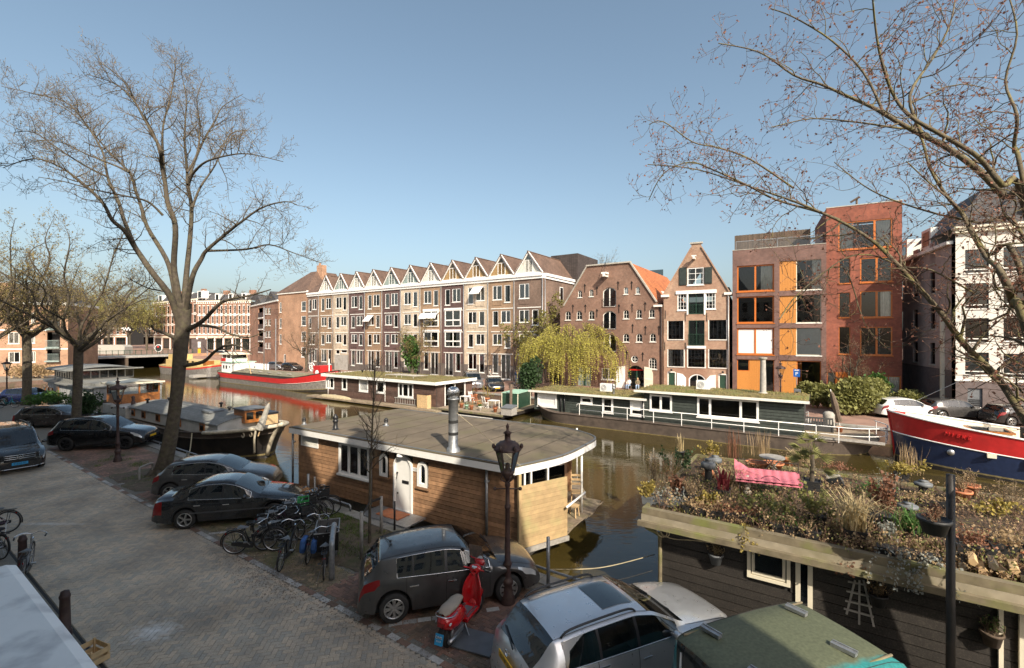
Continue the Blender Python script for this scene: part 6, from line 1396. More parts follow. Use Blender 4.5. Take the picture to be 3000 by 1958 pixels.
for x,y in ((19.9,0),):
	q = Vector(pt(.985,1,1)); MB().tube([(13.85,0,7.0),(q.x,0,q.z)],.012,4).tube([(13.85,0,7.0),(8,2.0,1.4)],.012,4).tube([(13.85,0,7.0),(8,-2.0,1.4)],.012,4).build('stay','steel',t)
# cars and other vehicles
def pchip(pts):
	xs = [p[0] for p in pts]; ys = [p[1] for p in pts]; n = len(xs)
	d = [(ys[i+1]-ys[i])/(xs[i+1]-xs[i]) for i in range(n-1)]; m = [d[0]]
	for i in range(1,n-1): m.append(0 if d[i-1]*d[i] <= 0 else 2*d[i-1]*d[i]/(d[i-1]+d[i]))
	m.append(d[-1])
	def f(x):
		if x <= xs[0]: return ys[0]
		if x >= xs[-1]: return ys[-1]
		i = max(k for k in range(n-1) if xs[k] <= x); h = xs[i+1]-xs[i]; t = (x-xs[i])/h
		return (2*t**3-3*t*t+1)*ys[i] + (t**3-2*t*t+t)*h*m[i] + (-2*t**3+3*t*t)*ys[i+1] + (t**3-t*t)*h*m[i+1]
	return f
def wheel_meshes(r,w_,spokes,rimmat,style):
	"""tyre and rim, axis along y, outer face at -y"""
	t = MB(); ri = r*.66
	t.lathe([(ri,w_*.46),(r*.9,w_*.5),(r*.985,w_*.40),(r,w_*.2),(r,-w_*.2),(r*.985,-w_*.40),(r*.9,-w_*.5),(ri,-w_*.46)],(0,0,0),30,'Y'); t.lathe([(ri,-w_*.46),(ri,w_*.46)],(0,0,0),30,'Y')
	tm = t.mesh('tyre',True); tm.materials.append(MATS['rubber'])
	m = MB(); m.lathe([(ri*1.02,-w_*.47),(ri*.96,-w_*.50),(ri*.90,-w_*.44),(ri*.88,w_*.3)],(0,0,0),30,'Y'); m.lathe([(0,-w_*.40),(ri*.17,-w_*.40),(ri*.22,-w_*.30)],(0,0,0),16,'Y')
	for k in range(spokes):
		a = 2*pi*k/spokes
		for da in ((-.11,.11) if style == 'twin' else (0,)):
			c0 = (ri*.12*cos(a),-w_*.36,ri*.12*sin(a)); c1 = (ri*.93*cos(a+da*1.3),-w_*.42,ri*.93*sin(a+da*1.3)); m.bar(c0,c1,.022 if style == 'twin' else ri*.26 if style == 'fat' else ri*.15,.035)
	rm = m.mesh('rim'); rm.materials.append(MATS[rimmat])
	b = MB().lathe([(0,0),(ri*.9,0),(ri*.9,.02)],(0,0,0),20,'Y'); bm_ = b.mesh('disc'); bm_.materials.append(MATS['black_matte'])
	return tm,rm,bm_
mat('alloy',(.5,.49,.47),.35,.8,var=.1,bump=0); mat('lamp_clear',(.55,.56,.56),.12,.3,var=.05,bump=0,spec=.8); mat('tail_red',(.22,.010,.009),.15,var=.1,bump=0,spec=.7)
mat('plastic_grey',(.06,.06,.06),.6,var=.1)
carpaint('paint_grey',(.085,.082,.08),.6,.32); carpaint('paint_black',(.012,.012,.013),.1,.2,.05); carpaint('paint_darkgrey',(.07,.068,.068),.6,.32,.2)
carpaint('paint_silver',(.62,.63,.65),.7,.32,.06); carpaint('paint_blue',(.012,.03,.17),.3,.25); carpaint('paint_brown',(.045,.036,.034),.5,.3); carpaint('paint_teal',(.02,.19,.20),.0,.4,.25); carpaint('paint_white',(.7,.7,.68),0,.35); carpaint('paint_greyblue',(.22,.23,.25),.6,.35)
def car(name,label,sp,paint,loc,rz,group='parked cars',rims=('alloy',5,'fat'),detail=2,roofmat=None,wpar=None):
	"""sp: lengths in metres from the nose; local +x is forward"""
	L,W,wb,fo,r = sp['L'],sp['W'],sp['wb'],sp['fo'],sp['r']; x0 = fo + wb/2
	top,belt = pchip(sp['top']),pchip(sp['belt']); wide = pchip(sp.get('wide',[(0,.74),(.12,.85),(.45,.96),(1.2,1),(L-1.2,1),(L-.4,.96),(L-.1,.86),(L,.76)]))
	cowl,hd,rh,rbx = sp['cowl'],sp['head'],sp['rhead'],sp['rbot']; rwf = sp.get('rw',.77)
	rw = pchip([(0,.80),(cowl-.3,.84),(cowl,.82),(hd,rwf+.02),(hd+.3,rwf),(rh-.2,rwf),(rh,rwf-.01),(rbx,.78),(L,.78)])
	t = thing(name,label,'car' if 'van' not in name else 'van',loc,rz,group)
	sill = sp.get('sill',.20); arch = r + .055
	def zbot(x):
		z = sill + .04*max(0,1-x/.5) + .06*max(0,1-(L-x)/.5)
		for c in (fo,fo+wb):
			if abs(x-c) < arch: z = max(z,r + sqrt(arch*arch-(x-c)**2))
		return z
	key = {0,L,cowl,hd,rh,rbx} | {a for q in sp['win'] for a in q} | {a for q in (sp['hl'],sp['tl']) for a in q[:2]}
	for c in (fo,fo+wb): key |= {c + arch*cos(pi*k/12)*.9999 for k in range(13)}
	n = int(L/.07); xs = sorted(key | {L*i/n for i in range(n+1)})
	xs = [x for i,x in enumerate(xs) if i == 0 or x-xs[i-1] > .004 or x in key]
	def sec(x):
		zb = zbot(x); w = W/2*wide(x); bz = max(belt(x),zb+.03); tz = max(top(x),bz+.012); R_ = W/2*rw(x)*wide(x); gh = tz-bz; cr = min(.075,gh*.55)
		mid = .022*min(1,gh/.4)
		return [(w*.90,zb),(w*.985,zb+min(.04,(bz-zb)*.2)),(w,lerp(zb,bz,.42)),(w*.998,lerp(zb,bz,.74)),(w*.962,bz),(lerp(w*.957,R_,.5)+mid,bz+(gh-cr)*.52),(R_,bz+gh-cr),(R_*.93,tz-cr*.42),(R_*.5,tz-cr*.1),(0,tz)]
	S = [sec(x) for x in xs]; parts = {}
	def cellkind(i,j):
		xm = (xs[i]+xs[i+1])/2
		if j >= 7 and cowl < xm < hd: return 'windscreen'
		if j >= 7 and rh < xm < rbx: return 'rear_window'
		if j in (4,5):
			for k,(a,b) in enumerate(sp['win']):
				if a < xm < b: return 'side_window%d' % k
			if sp['win'] and sp['win'][0][0] < xm < sp['win'][-1][1]: return 'pillar%d' % sum(xm > q[1] for q in sp['win'])
		if j in sp['hl'][2] and sp['hl'][0] < xm < sp['hl'][1]: return 'headlight'
		if j in sp['tl'][2] and sp['tl'][0] < xm < sp['tl'][1]: return 'taillight'
		if j >= 6 and roofmat and hd <= xm <= rh: return 'roof'
		if j == 0 and sp.get('skirt'): return 'skirt'
		return 'body'
	for i in range(len(xs)-1):
		for j in range(9):
			k = cellkind(i,j)
			for sgn in (1,-1):
				kk = k if k in ('body','windscreen','rear_window','roof') else k + ('L' if sgn > 0 else 'R')
				mb = parts.setdefault(kk,MB()); P = [(x0-xs[a],sgn*S[a][b][0],S[a][b][1]) for a,b in ((i,j),(i+1,j),(i+1,j+1),(i,j+1))]
				mb.quad(*(P if sgn < 0 else P[::-1]))
	for e,i in ((0,0),(1,len(xs)-1)):
		s = S[i]; parts['body'].poly([(x0-xs[i],y,z) for y,z in s] + [(x0-xs[i],-y,z) for y,z in reversed(s[:-1])])
	for k,mb in parts.items():
		me = mb.mesh(k,fix=False); bm = bmesh.new(); bm.from_mesh(me); bmesh.ops.remove_doubles(bm,verts=bm.verts,dist=.0008); bmesh.ops.recalc_face_normals(bm,faces=bm.faces); bm.to_mesh(me); bm.free(); me.shade_smooth()
		if k == 'body':
			try: me.set_sharp_from_angle(angle=R(38))
			except Exception: pass
		base = k.rstrip('LR0123456789'); m = {'body': paint,'roof': roofmat,'pillar': 'black_paint','headlight': 'lamp_clear','taillight': 'tail_red','skirt': 'plastic_grey'}.get(base,'car_glass'); me.materials.append(MATS[m]) if m else None
		inst(base,me,t)
	# underbody
	MB().box(x0-L+.15,x0-.15,-W*.40,W*.40,sill+.02,sill+.32).build('underbody','black_matte',t)
	if detail > 0:
		MB().box(x0-sp['rhead']-.1,x0-cowl-.35,-W*.36,W*.36,sill+.32,belt(L/2)-.22).build('interior','dark_inside',t)
		for xx in (cowl+.95,cowl+1.85):
			for yy in (-.36,.36): MB().cbox((x0-xx-.12,yy,belt(L/2)-.05),(.13,.46,.62),(0,-.2,0)).cbox((x0-xx-.2,yy,belt(L/2)+.32),(.09,.24,.2)).build('seat','plastic_grey',t,bevel=.04)
		MB().ring((x0-cowl-.62,.36,belt(cowl+.6)-.02),.18,.014,'X',14,5).build('steering_wheel','black_matte',t)
	tm,rm,dm = wheel_meshes(r,.215 if L > 4 else .19,rims[1],rims[0],rims[2])
	for xc in (fo,fo+wb):
		for sg in (-1,1):
			wv = inst('wheel',tm,t,(x0-xc,sg*(W/2-.125),r),(0,0,0 if sg < 0 else pi)); inst('rim',rm,wv); inst('brake_disc',dm,wv,(0,.02,0))
	w = W/2
	# mirrors, handles, seams, belt trim, plates
	xm = cowl + .42; bz = belt(xm)
	for sg in (-1,1):
		MB().ball((x0-xm,sg*(w+.07),bz+.07),.1,10,6,(.75,1.05,.72)).bar((x0-xm,sg*(w-.08),bz+.02),(x0-xm,sg*(w+.02),bz+.05),.06).build('mirror',paint if sp.get('mir',1) else 'black_paint',t,True)
	if detail > 1:
		seams = MB()
		for xx in sp['seams']:
			i = min(range(len(xs)),key=lambda q: abs(xs[q]-xx))
			for sg in (-1,1): seams.tube([(x0-xs[i],sg*(y+.001),z) for y,z in S[i][1:5]],.005,4)
		seams.build('door_seams','black_matte',t)
		for xx in sp['handles']:
			for sg in (-1,1): s = sec(xx); MB().box(x0-xx-.1,x0-xx+.1,sg*s[3][0]-.02,sg*s[3][0]+.028*sg+.0,s[3][1]+.0,s[3][1]+.03).build('door_handle','chrome' if sp.get('chrome') else paint,t,bevel=.008)
		if sp.get('chrome'):
			a,b = sp['win'][0][0],sp['win'][-1][1]; ii = [i for i in range(len(xs)) if a-.01 <= xs[i] <= b+.01]
			for sg in (-1,1):
				lower = [(x0-xs[i],sg*(S[i][4][0]+.004),S[i][4][1]) for i in ii]; upper = [(x0-xs[i],sg*(S[i][6][0]+.004),S[i][6][1]) for i in ii]
				MB().tube(lower + upper[::-1],.009,5,closed=True).build('window_trim','chrome',t,True)
		for yk,a,b in ((7,hd,rh),(6,.25,cowl)):
			for sg in (-1,1): MB().tube([(x0-xs[i],sg*S[i][yk][0],S[i][yk][1]+.001) for i in range(len(xs)) if a <= xs[i] <= b],.005,4).build('panel_seam','black_matte',t)
		# wipers
		for yy in (-.35,.25): MB().bar((x0-cowl-.02,yy,top(cowl)+.012),(x0-cowl-.09,yy+.42,top(cowl+.06)+.012),.016).build('wiper','black_paint',t)
	def plate(front,col,txt=None,z=.5):
		x = x0+.015 if front else x0-L-.015; o = MB().box(x-.01,x+.01,-.26,.26,z-.06,z+.06).build('number_plate',col,t)
		if txt: text(o,txt,.1,(x + (.011 if front else -.011),0,z),(R(90),0,R(90) if front else -R(90)),'black_paint',.001,'plate_text')
	if sp.get('fplate'): plate(True,*sp['fplate'])
	if sp.get('rplate'): plate(False,*sp['rplate'])
	MB().box(x0-.08,x0+.012,-w*.52,w*.52,sp.get('gz',.34),sp.get('gz',.34)+.14).build('grille','black_paint',t,bevel=.02)
	if sp.get('rails'):
		for sg in (-1,1):
			y = sg*W/2*rwf*.93; pts = [(x0-hd-.25,y,top(hd+.25)-.03),(x0-hd-.4,y,top(hd+.4)+.035),(x0-(hd+rh)/2,y,top((hd+rh)/2)+.04),(x0-rh+.3,y,top(rh-.3)+.035),(x0-rh+.12,y,top(rh-.12)-.03)]
			MB().tube(crom(pts,4),.02,6).build('roof_rail','black_paint',t,True)
	return t
def spec(L,W,wb,fo,r,top,belt,cowl,head,rhead,rbot,win,hl,tl,**k):
	return dict(L=L,W=W,wb=wb,fo=fo,r=r,top=top,belt=belt,cowl=cowl,head=head,rhead=rhead,rbot=rbot,win=win,hl=hl,tl=tl,**k)
HATCH = spec(4.25,1.80,2.62,.86,.325,[(0,.50),(.05,.66),(.28,.80),(.7,.93),(1.1,1.0),(1.5,1.22),(1.95,1.41),(2.4,1.465),(3.1,1.44),(3.72,1.36),(3.95,1.12),(4.13,.95),(4.2,.82),(4.25,.5)],[(0,.46),(.3,.70),(.9,.86),(1.5,.925),(2.6,.955),(3.3,.98),(3.8,.99),(4.12,.88),(4.25,.45)],1.1,1.95,3.74,4.1,[(1.32,2.3),(2.36,3.05),(3.08,3.42)],(.14,.62,(3,)),(3.78,4.22,(3,)),seams=(1.32,2.33,3.2),handles=(2.2,3.05),chrome=1,gz=.36,skirt=1)
SEDAN = spec(4.64,1.77,2.675,.95,.32,[(0,.48),(.07,.64),(.4,.78),(1.0,.90),(1.42,.97),(1.8,1.17),(2.2,1.36),(2.6,1.43),(3.05,1.42),(3.5,1.32),(3.85,1.17),(4.12,1.06),(4.45,1.03),(4.57,.95),(4.64,.5)],[(0,.44),(.35,.68),(1.0,.82),(1.7,.88),(2.8,.92),(3.6,.95),(4.2,.95),(4.5,.88),(4.64,.45)],1.42,2.22,3.42,4.1,[(1.68,2.5),(2.56,3.2),(3.22,3.52)],(.16,.6,(3,)),(4.28,4.61,(2,3)),seams=(1.6,2.53,3.4),handles=(2.4,3.25),gz=.38,skirt=1,chrome=1)  # window trim is really black; chrome stands in for its highlight
AHATCH = dict(HATCH); AHATCH.update(L=4.30,fo=.88,wb=2.70,top=[(0,.50),(.05,.64),(.3,.78),(.8,.92),(1.2,.99),(1.6,1.2),(2.05,1.37),(2.5,1.43),(3.1,1.41),(3.7,1.33),(3.95,1.1),(4.15,.95),(4.26,.8),(4.30,.5)],belt=[(0,.46),(.3,.68),(.9,.85),(1.5,.92),(2.6,.955),(3.4,.99),(3.85,.99),(4.15,.88),(4.30,.45)],cowl=1.2,head=2.05,rhead=3.74,rbot=4.12,win=[(1.42,2.35),(2.41,3.1),(3.13,3.5)],tl=(3.95,4.28,(3,)))
SUV = spec(4.88,1.94,2.93,.87,.385,[(0,.62),(.05,.84),(.3,1.0),(.8,1.10),(1.35,1.18),(1.75,1.42),(2.2,1.66),(2.7,1.755),(3.5,1.74),(4.2,1.66),(4.5,1.36),(4.72,1.12),(4.83,.95),(4.88,.6)],[(0,.56),(.3,.86),(.9,1.02),(1.6,1.08),(2.8,1.11),(3.7,1.14),(4.3,1.16),(4.7,1.02),(4.88,.55)],1.35,2.22,4.22,4.68,[(1.62,2.6),(2.67,3.45),(3.5,4.05)],(.1,.6,(3,)),(4.4,4.84,(3,)),seams=(1.6,2.64,3.55),handles=(2.5,3.42),gz=.55,sill=.30,fplate=('yellow_plate',None,.62),skirt=1,chrome=1,rails=1)  # chrome here stands in for the highlight on black window trim
WAGON = spec(4.72,1.80,2.76,.88,.32,[(0,.50),(.06,.68),(.35,.82),(.95,.93),(1.4,1.0),(1.8,1.2),(2.22,1.39),(2.7,1.46),(3.5,1.45),(4.15,1.39),(4.42,1.14),(4.58,.98),(4.67,.85),(4.72,.5)],[(0,.46),(.35,.70),(1.0,.85),(1.7,.91),(2.8,.94),(3.7,.97),(4.25,.985),(4.55,.9),(4.72,.46)],1.4,2.25,4.16,4.56,[(1.66,2.55),(2.61,3.35),(3.4,4.05)],(.1,.6,(3,)),(4.42,4.7,(2,3)),seams=(1.62,2.58,3.45),handles=(2.45,3.35),chrome=1,gz=.40,rails=1,rplate=('yellow_plate','26-NP-ZH',.80),skirt=0)
MPV = spec(5.14,1.93,3.2,.92,.34,[(0,.62),(.05,.88),(.35,1.02),(.9,1.14),(1.3,1.42),(1.75,1.74),(2.2,1.87),(3.2,1.9),(4.6,1.86),(4.88,1.75),(5.02,1.3),(5.1,.95),(5.14,.6)],[(0,.56),(.3,.86),(.9,1.02),(1.6,1.08),(3,1.1),(4.4,1.12),(4.95,1.1),(5.14,.55)],.92,1.8,4.86,5.04,[(1.28,2.1),(2.18,3.4),(3.48,4.7)],(.06,.55,(3,)),(4.9,5.1,(3,4)),seams=(1.25,2.14,3.44),handles=(2.0,2.35),gz=.58,rw=.78,sill=.25,fplate=('blue_plate','2-ZRZ-59',.48),chrome=1,rails=1)
def rzh(deg): return R(90-deg)
def bywheel(sp,u,v,deg,z=0):
	"""place a car by its near rear wheel contact, heading deg to the right of the view"""
	p = gp(u,v,z); h = Vector((sin(R(deg)),cos(R(deg)),0)); l = Vector((-cos(R(deg)),sin(R(deg)),0)); return p + h*sp['wb']/2 + l*(sp['W']/2-.125)
c1 = car('hatchback_car','dark grey hatchback car parked beside the lamp post and red scooter',HATCH,'paint_grey',bywheel(HATCH,1154,1821,72.5),rzh(72.5),rims=('alloy',8,'twin'))
MB().tube([(-1.35,0,1.44),(-1.55,0,1.6)],.008,5).ball((-1.35,0,1.44),.035,8,4).build('aerial','black_paint',c1)
sd = car('saloon_car','black saloon car parked between the grey hatchback and the heap of bicycles',SEDAN,'paint_black',bywheel(SEDAN,544,1549,77),rzh(77),rims=('alloy',5,'fat'))
MB().tube([(-1.2,0,1.4),(-1.38,0,1.52)],.012,5).build('aerial','black_paint',sd)
for sg in (-1,1): MB().box(-1.2,1.2,sg*.885-.01,sg*.885+.01,.5,.545).build('side_moulding','plastic_grey',sd)
car('compact_car','dusty dark grey compact car parked between the big tree and the black saloon',AHATCH,'paint_darkgrey',bywheel(AHATCH,500,1466,78),rzh(78),rims=('alloy',5,'fat'))
car('suv_car','glossy black large SUV parked nose to the quay behind the left lamp post',SUV,'paint_black',bywheel(SUV,195,1322,82),rzh(82),rims=('black_paint',5,'fat'))
car('estate_car','dark brown estate car parked beyond the black SUV',dict(WAGON,rplate=None,L=4.72),'paint_brown',bywheel(WAGON,84,1256,81),rzh(81))
car('blue_car','blue car half hidden behind the left edge tree trunks',dict(HATCH,chrome=0),'paint_blue',gp(50,1186) + Vector((0,1,0)),rzh(86))
h = Vector((sin(R(64.5)),cos(R(64.5)),0))
sv = car('silver_estate_car','silver estate car with black roof rails parked at the bottom beside the red scooter',WAGON,'paint_silver',Vector((.37,7.96,0)) + h*(4.2 - (.88+1.38)),rzh(64.5),rims=('alloy',7,'slim'))
x0 = .88+1.38
pts = [[(x0-x,y,pchip(WAGON['top'])(x)+.006-.03*(abs(y)/.55)**2*.4) for y in (-.40,-.2,0,.2,.40)] for x in (2.36,2.55,2.8,3.02)]
MB().grid(pts).build('sunroof','pane_dark',sv,True)
MB().ring((x0-4.715,0,.93),.055,.008,'X',16,5).bar((x0-4.72,0,.93),(x0-4.72,0,.98),.01).bar((x0-4.72,0,.93),(x0-4.72,.045,.905),.01).bar((x0-4.72,0,.93),(x0-4.72,-.045,.905),.01).build('star_badge','chrome',sv)
MB().bar((x0-4.62,-.05,1.0),(x0-4.5,.5,1.06),.025).build('rear_wiper','black_paint',sv)
vd = atan2(-AX.y,-AX.x)
fc = st(30.3,4.75); v = car('taxi_van','black people carrier taxi with blue plate driving towards us at left',MPV,'paint_black',fc + AX*(.92+1.6),vd,None)
gx = .92+1.6+.02; v['group'] = 'vehicles on the street'
mb = MB(); mb.box(gx-.05,gx,-.62,.62,.66,.90); mb.build('radiator','black_matte',v,bevel=.03)
for z in (.72,.80,.885): MB().tube([(gx-.06,-.66+.02,z),(gx+.012,-.45,z-.012),(gx+.03,0,z-.018),(gx+.012,.45,z-.012),(gx-.06,.64,z)],.011,5).build('grille_bar','chrome',v,True)
mb = MB().ring((gx+.05,0,.785),.10,.014,'X',20,6); [mb.bar((gx+.05,0,.785),(gx+.05,.095*sin(a),.785+.095*cos(a)),.018) for a in (0,2*pi/3,4*pi/3)]; mb.build('star_badge','chrome',v)
MB().tube([(gx-.12,-.85,.3),(gx+.0,-.5,.27),(gx+.01,.5,.27),(gx-.12,.85,.3)],.012,5).build('bumper_trim','chrome',v)
# old teal van
mvr,n_,b_ = newmat('van_roof'); tc = N(n_,'ShaderNodeTexCoord'); sx_ = N(n_,'ShaderNodeSeparateXYZ'); n_.links.new(tc.outputs['Object'],sx_.inputs[0]); nn = noise_on(n_,5,6); ma = N(n_,'ShaderNodeMath',operation='MULTIPLY_ADD'); n_.links.new(nn.outputs[0],ma.inputs[0]); ma.inputs[1].default_value = .16; n_.links.new(sx_.outputs[1],ma.inputs[2])
mp_ = N(n_,'ShaderNodeMath',operation='ADD'); n_.links.new(ma.outputs[0],mp_.inputs[0]); mp_.inputs[1].default_value = .66
cc = ramp(n_,mp_.outputs[0],[(.08,(.02,.19,.19)),(.17,(.10,.112,.066))]); sp2 = noise_on(n_,22,5); cc = mixc(n_,1.0,cc,ramp(n_,sp2.outputs[0],[(.3,.75),(.75,1.25)]),'MULTIPLY'); n_.links.new(cc,b_.inputs['Base Color']); b_.inputs['Roughness'].default_value = .7
VAN = spec(3.95,1.68,2.3,.75,.29,[(0,.55),(.05,.85),(.35,1.02),(.62,1.1),(.85,1.5),(1.12,1.86),(1.4,1.93),(2.2,1.965),(3.4,1.945),(3.68,1.90),(3.82,1.5),(3.9,1.15),(3.95,.55)],[(0,.5),(.3,.88),(.8,1.02),(2,1.05),(3.4,1.06),(3.8,1.05),(3.95,.5)],.62,1.15,3.7,3.87,[(.95,1.65),(1.75,2.6),(2.7,3.55)],(.05,.3,(3,)),(3.84,3.93,(2,3)),seams=(.95,1.7,2.65),handles=(1.6,1.8),rw=.94,gz=.5,mir=0)
hh = Vector((sin(R(70)),cos(R(70)),0)); ll = Vector((-cos(R(70)),sin(R(70)),0)); X1 = (.75+1.15)-3.66
org = Vector((2.43,6.79,0)) - hh*X1 - ll*.76
gv = car('old_teal_van','old teal van with mossy olive roof at the bottom edge',VAN,'paint_teal',org,rzh(70),roofmat='van_roof')
for (x,y) in ((.3,.45),(-1.35,.5),(.1,-.42),(-1.4,-.4)): MB().cbox((x,y,1.98),(.09,.3,.05),(0,0,.25)).cbox((x+.03,y,2.005),(.02,.3,.03),(0,0,.25)).build('roof_bracket','galvanised',gv)
MB().tube([(-1.83,.55,1.75),(-2.0,.4,1.2),(-2.06,.3,.8)],.022,6).build('rear_strut','white_clean',gv)
mb = MB(); mb.grid([[(-1.72-.10*k+.01*(i % 2),-.6+i*.06,1.8-.55*k) for i in range(21)] for k in (0,.5,1)]); mb.build('rear_curtain','curtain',gv)
for sg in (-1,1): MB().tube([(x0_,sg*.66,1.905) for x0_ in (-1.7,-1,0,.7)],.018,6).build('rain_gutter','edge_mossy',gv)
# ---------------- across the water
def farcar(name,label,sp,paint,u,v,deg,**k): return car(name,label,sp,paint,gp(u,v,ZF),rzh(deg),'vehicles on the far quay',detail=1,**k)
CAMP = dict(MPV,L=4.8,wb=2.9,fplate=None,chrome=0,rails=1,seams=(),handles=())
farcar('camper_van','silver grey camper van with roof rack parked by the turf houseboat',CAMP,'paint_greyblue',1384,1138,165)
farcar('black_hatchback_car','black hatchback with roof bars parked facing the water by the terrace',dict(HATCH,L=3.9,wb=2.45,fplate=('yellow_plate',None,.45),rails=0),'paint_black',1448,1143,168)
MB().box(-.75,-.65,-.7,.7,1.52,1.56).box(.05,.15,-.7,.7,1.5,1.54).build('roof_bar','white_clean',bpy.data.objects['black_hatchback_car'])
farcar('grey_far_car','dark grey car parked behind the bow of the navy ship',dict(HATCH,chrome=0),'paint_grey',2790,1225,96)
farcar('white_far_car','white car half hidden behind the bamboo hedge',dict(HATCH,chrome=0),'paint_white',2650,1222,96)
farcar('dark_far_car','dark car behind the mast of the navy ship',dict(HATCH,chrome=0),'paint_black',2990,1245,96)
farcar('grey_hatchback_by_barge','dark windowed car parked behind the hatches of the red barge, left one',dict(HATCH,chrome=0),'paint_greyblue',812,1083,120)
farcar('black_hatchback_by_barge','dark windowed car parked behind the hatches of the red barge, right one',dict(HATCH,chrome=0),'paint_black',855,1086,120)
farcar('black_delivery_van','black delivery van on the street beyond the red barge wheelhouse',CAMP,'paint_black',702,1052,150)
farcar('white_delivery_van','white delivery van beyond the yellow barge',CAMP,'paint_white',655,1046,100)
# red scooter
mat('scooter_red',(.52,.008,.012),.18,var=.03,bump=0,coat=.8); mat('seat_tan',(.33,.27,.21),.6,var=.08)
deg = 60; pr = gp(1312,1898); pf = gp(1467,1712); d = (pf-pr); rz = atan2(d.y,d.x); WB = 1.3
t = thing('motor_scooter','red motor scooter with tan seat parked by the lamp post','scooter',pr,rz)
def sect(rows,nm,m,par,n=12): MB().grid([[(x,cy + hw*cos(a),cz + hh_*sin(a)) for a in [2*pi*k/n for k in range(n)]] for x,cy,cz,hw,hh_ in rows],True).build(nm,m,par,True)
for x,nm in ((.06,'wheel'),(WB,'wheel')):
	o = MB().lathe([(.14,.05),(.21,.055),(.235,.03),(.24,0),(.235,-.03),(.21,-.055),(.14,-.05)],(x,0,.24),22,'Y').build('wheel','rubber',t,True); MB().lathe([(0,-.045),(.13,-.045),(.15,-.03)],(x,0,.24),16,'Y').build('rim','alloy',o)
body = [(-.27,0,.62,.02,.03),(-.24,0,.62,.10,.10),(-.12,0,.58,.19,.17),(.08,0,.54,.235,.20),(.3,0,.52,.21,.19),(.45,0,.50,.15,.16),(.55,0,.44,.13,.13)]
sect(body,'rear_body','scooter_red',t,16)
MB().prism([(.48,.26),(1.0,.26),(1.08,.3),(1.08,.34),(.48,.34)],'y',-.19,.19).build('footboard','scooter_red',t,bevel=.03); MB().box(.58,.92,-.09,.09,.341,.352).build('foot_mat','pot_grey',t); mb = MB(); [mb.box(.55,.98,y-.008,y+.008,.341,.356) for y in (-.16,-.13,.13,.16)]; mb.build('foot_strip','steel',t)
# leg shield: a curved sheet
rows = []
for k in range(10):
	f = k/9; z = .27 + .72*f; x = 1.0 + .16*f*1.0 - .06*sin(f*3.1); hw = [.17,.21,.235,.245,.245,.235,.215,.18,.13,.08][k]
	rows.append([(x + .10*(1-(y/hw)**2) if hw else x,y,z) for y in [hw*(-1 + 2*i/10) for i in range(11)]])
MB().grid(rows).build('leg_shield','scooter_red',t,True);
sh = bpy.data.objects[KIDS[t.name][-1].name]; sm_ = sh.modifiers.new('thick','SOLIDIFY'); sm_.thickness = .025
sect([(1.02,0,.30,.10,.05),(1.12,0,.38,.13,.12),(1.25,0,.42,.12,.13),(1.4,0,.44,.10,.08),(1.5,0,.40,.04,.03)],'front_fender','scooter_red',t); sect([(1.12,0,.98,.06,.05),(1.14,0,1.04,.15,.06),(1.19,0,1.06,.16,.075),(1.27,0,1.05,.09,.07),(1.31,0,1.04,.06,.05)],'headset','scooter_red',t)
MB().lathe([(0,.07),(.07,.06),(.085,0)],(1.25,0,.99),14,'X').build('headlight','lamp_clear',t,True); MB().lathe([(0,.0),(.06,.0),(.065,-.02)],(1.15,0,1.115),14).build('speedometer','lamp_clear',t)
for sg in (-1,1):
	MB().tube([(1.15,sg*.1,1.05),(1.12,sg*.34,1.07)],.018,8).build('handlebar','scooter_red',t); MB().tube([(1.13,sg*.26,1.068),(1.115,sg*.38,1.075)],.02,8).build('grip','rubber',t); MB().tube(crom([(1.16,sg*.2,1.06),(1.2,sg*.27,1.3),(1.18,sg*.31,1.4)],4),.008,5).build('mirror_stalk','chrome',t); MB().ball((1.17,sg*.32,1.42),.055,10,6,(.25,1,.8)).build('mirror','black_paint',t,True); MB().tube([(1.19,sg*.24,1.06),(1.2,sg*.38,1.04)],.006,4).build('brake_lever','chrome',t)
MB().grid([[(1.30 - .12*f,y,1.08+.5*f) for y in (-.2+.04*f,-.1,0,.1,.2-.04*f)] for f in (0,.33,.66,1)]).build('windshield','lantern_glass',t,True)
sect([(-.22,0,.77,.06,.03),(-.16,0,.79,.13,.06),(0,0,.80,.155,.075),(.2,0,.79,.15,.07),(.32,0,.81,.135,.07),(.46,0,.80,.10,.05),(.52,0,.78,.03,.02)],'seat','seat_tan',t,14)
MB().tube(crom([(.1,.17,.72),(-.1,.19,.73),(-.26,.12,.77),(-.3,0,.79),(-.26,-.12,.77),(-.1,-.19,.73),(.1,-.17,.72)],4),.011,6).build('grab_rail','chrome',t,True)
MB().cbox((-.26,0,.60),(.04,.16,.08),(0,.3,0)).build('tail_light','tail_red',t,bevel=.015)
for sg in (-1,1): MB().ball((-.16,sg*.16,.60),.045,8,5,(1.2,.5,.6)).build('indicator','lamp_clear',t,True)
o = MB().cbox((-.33,0,.36),(.012,.18,.2),(0,.3,0)).build('number_plate','blue_plate',t); text(o,'DNS',.075,(-.337,0,.405),(R(90),0,-R(90)),'white_clean',.001,'plate_text'); text(o,'01F',.075,(-.348,0,.325),(R(90),0,-R(90)),'white_clean',.001,'plate_text'); MB().bar((-.2,0,.5),(-.33,0,.38),.12,.02).build('mud_flap','black_matte',t)
MB().lathe([(0,.06),(.12,.06),(.15,0),(.14,-.02)],(.08,-.12,.3),14,'Y').box(-.05,.35,-.17,-.1,.22,.34).build('engine_cover','galvanised',t); MB().tube([(.25,-.14,.2),(-.2,-.15,.26)],.045,8).build('exhaust','steel',t,True); MB().bar((.5,-.1,.26),(.45,-.24,.02),.025).bar((.5,.1,.26),(.45,.24,.02),.025).build('centre_stand','steel',t)
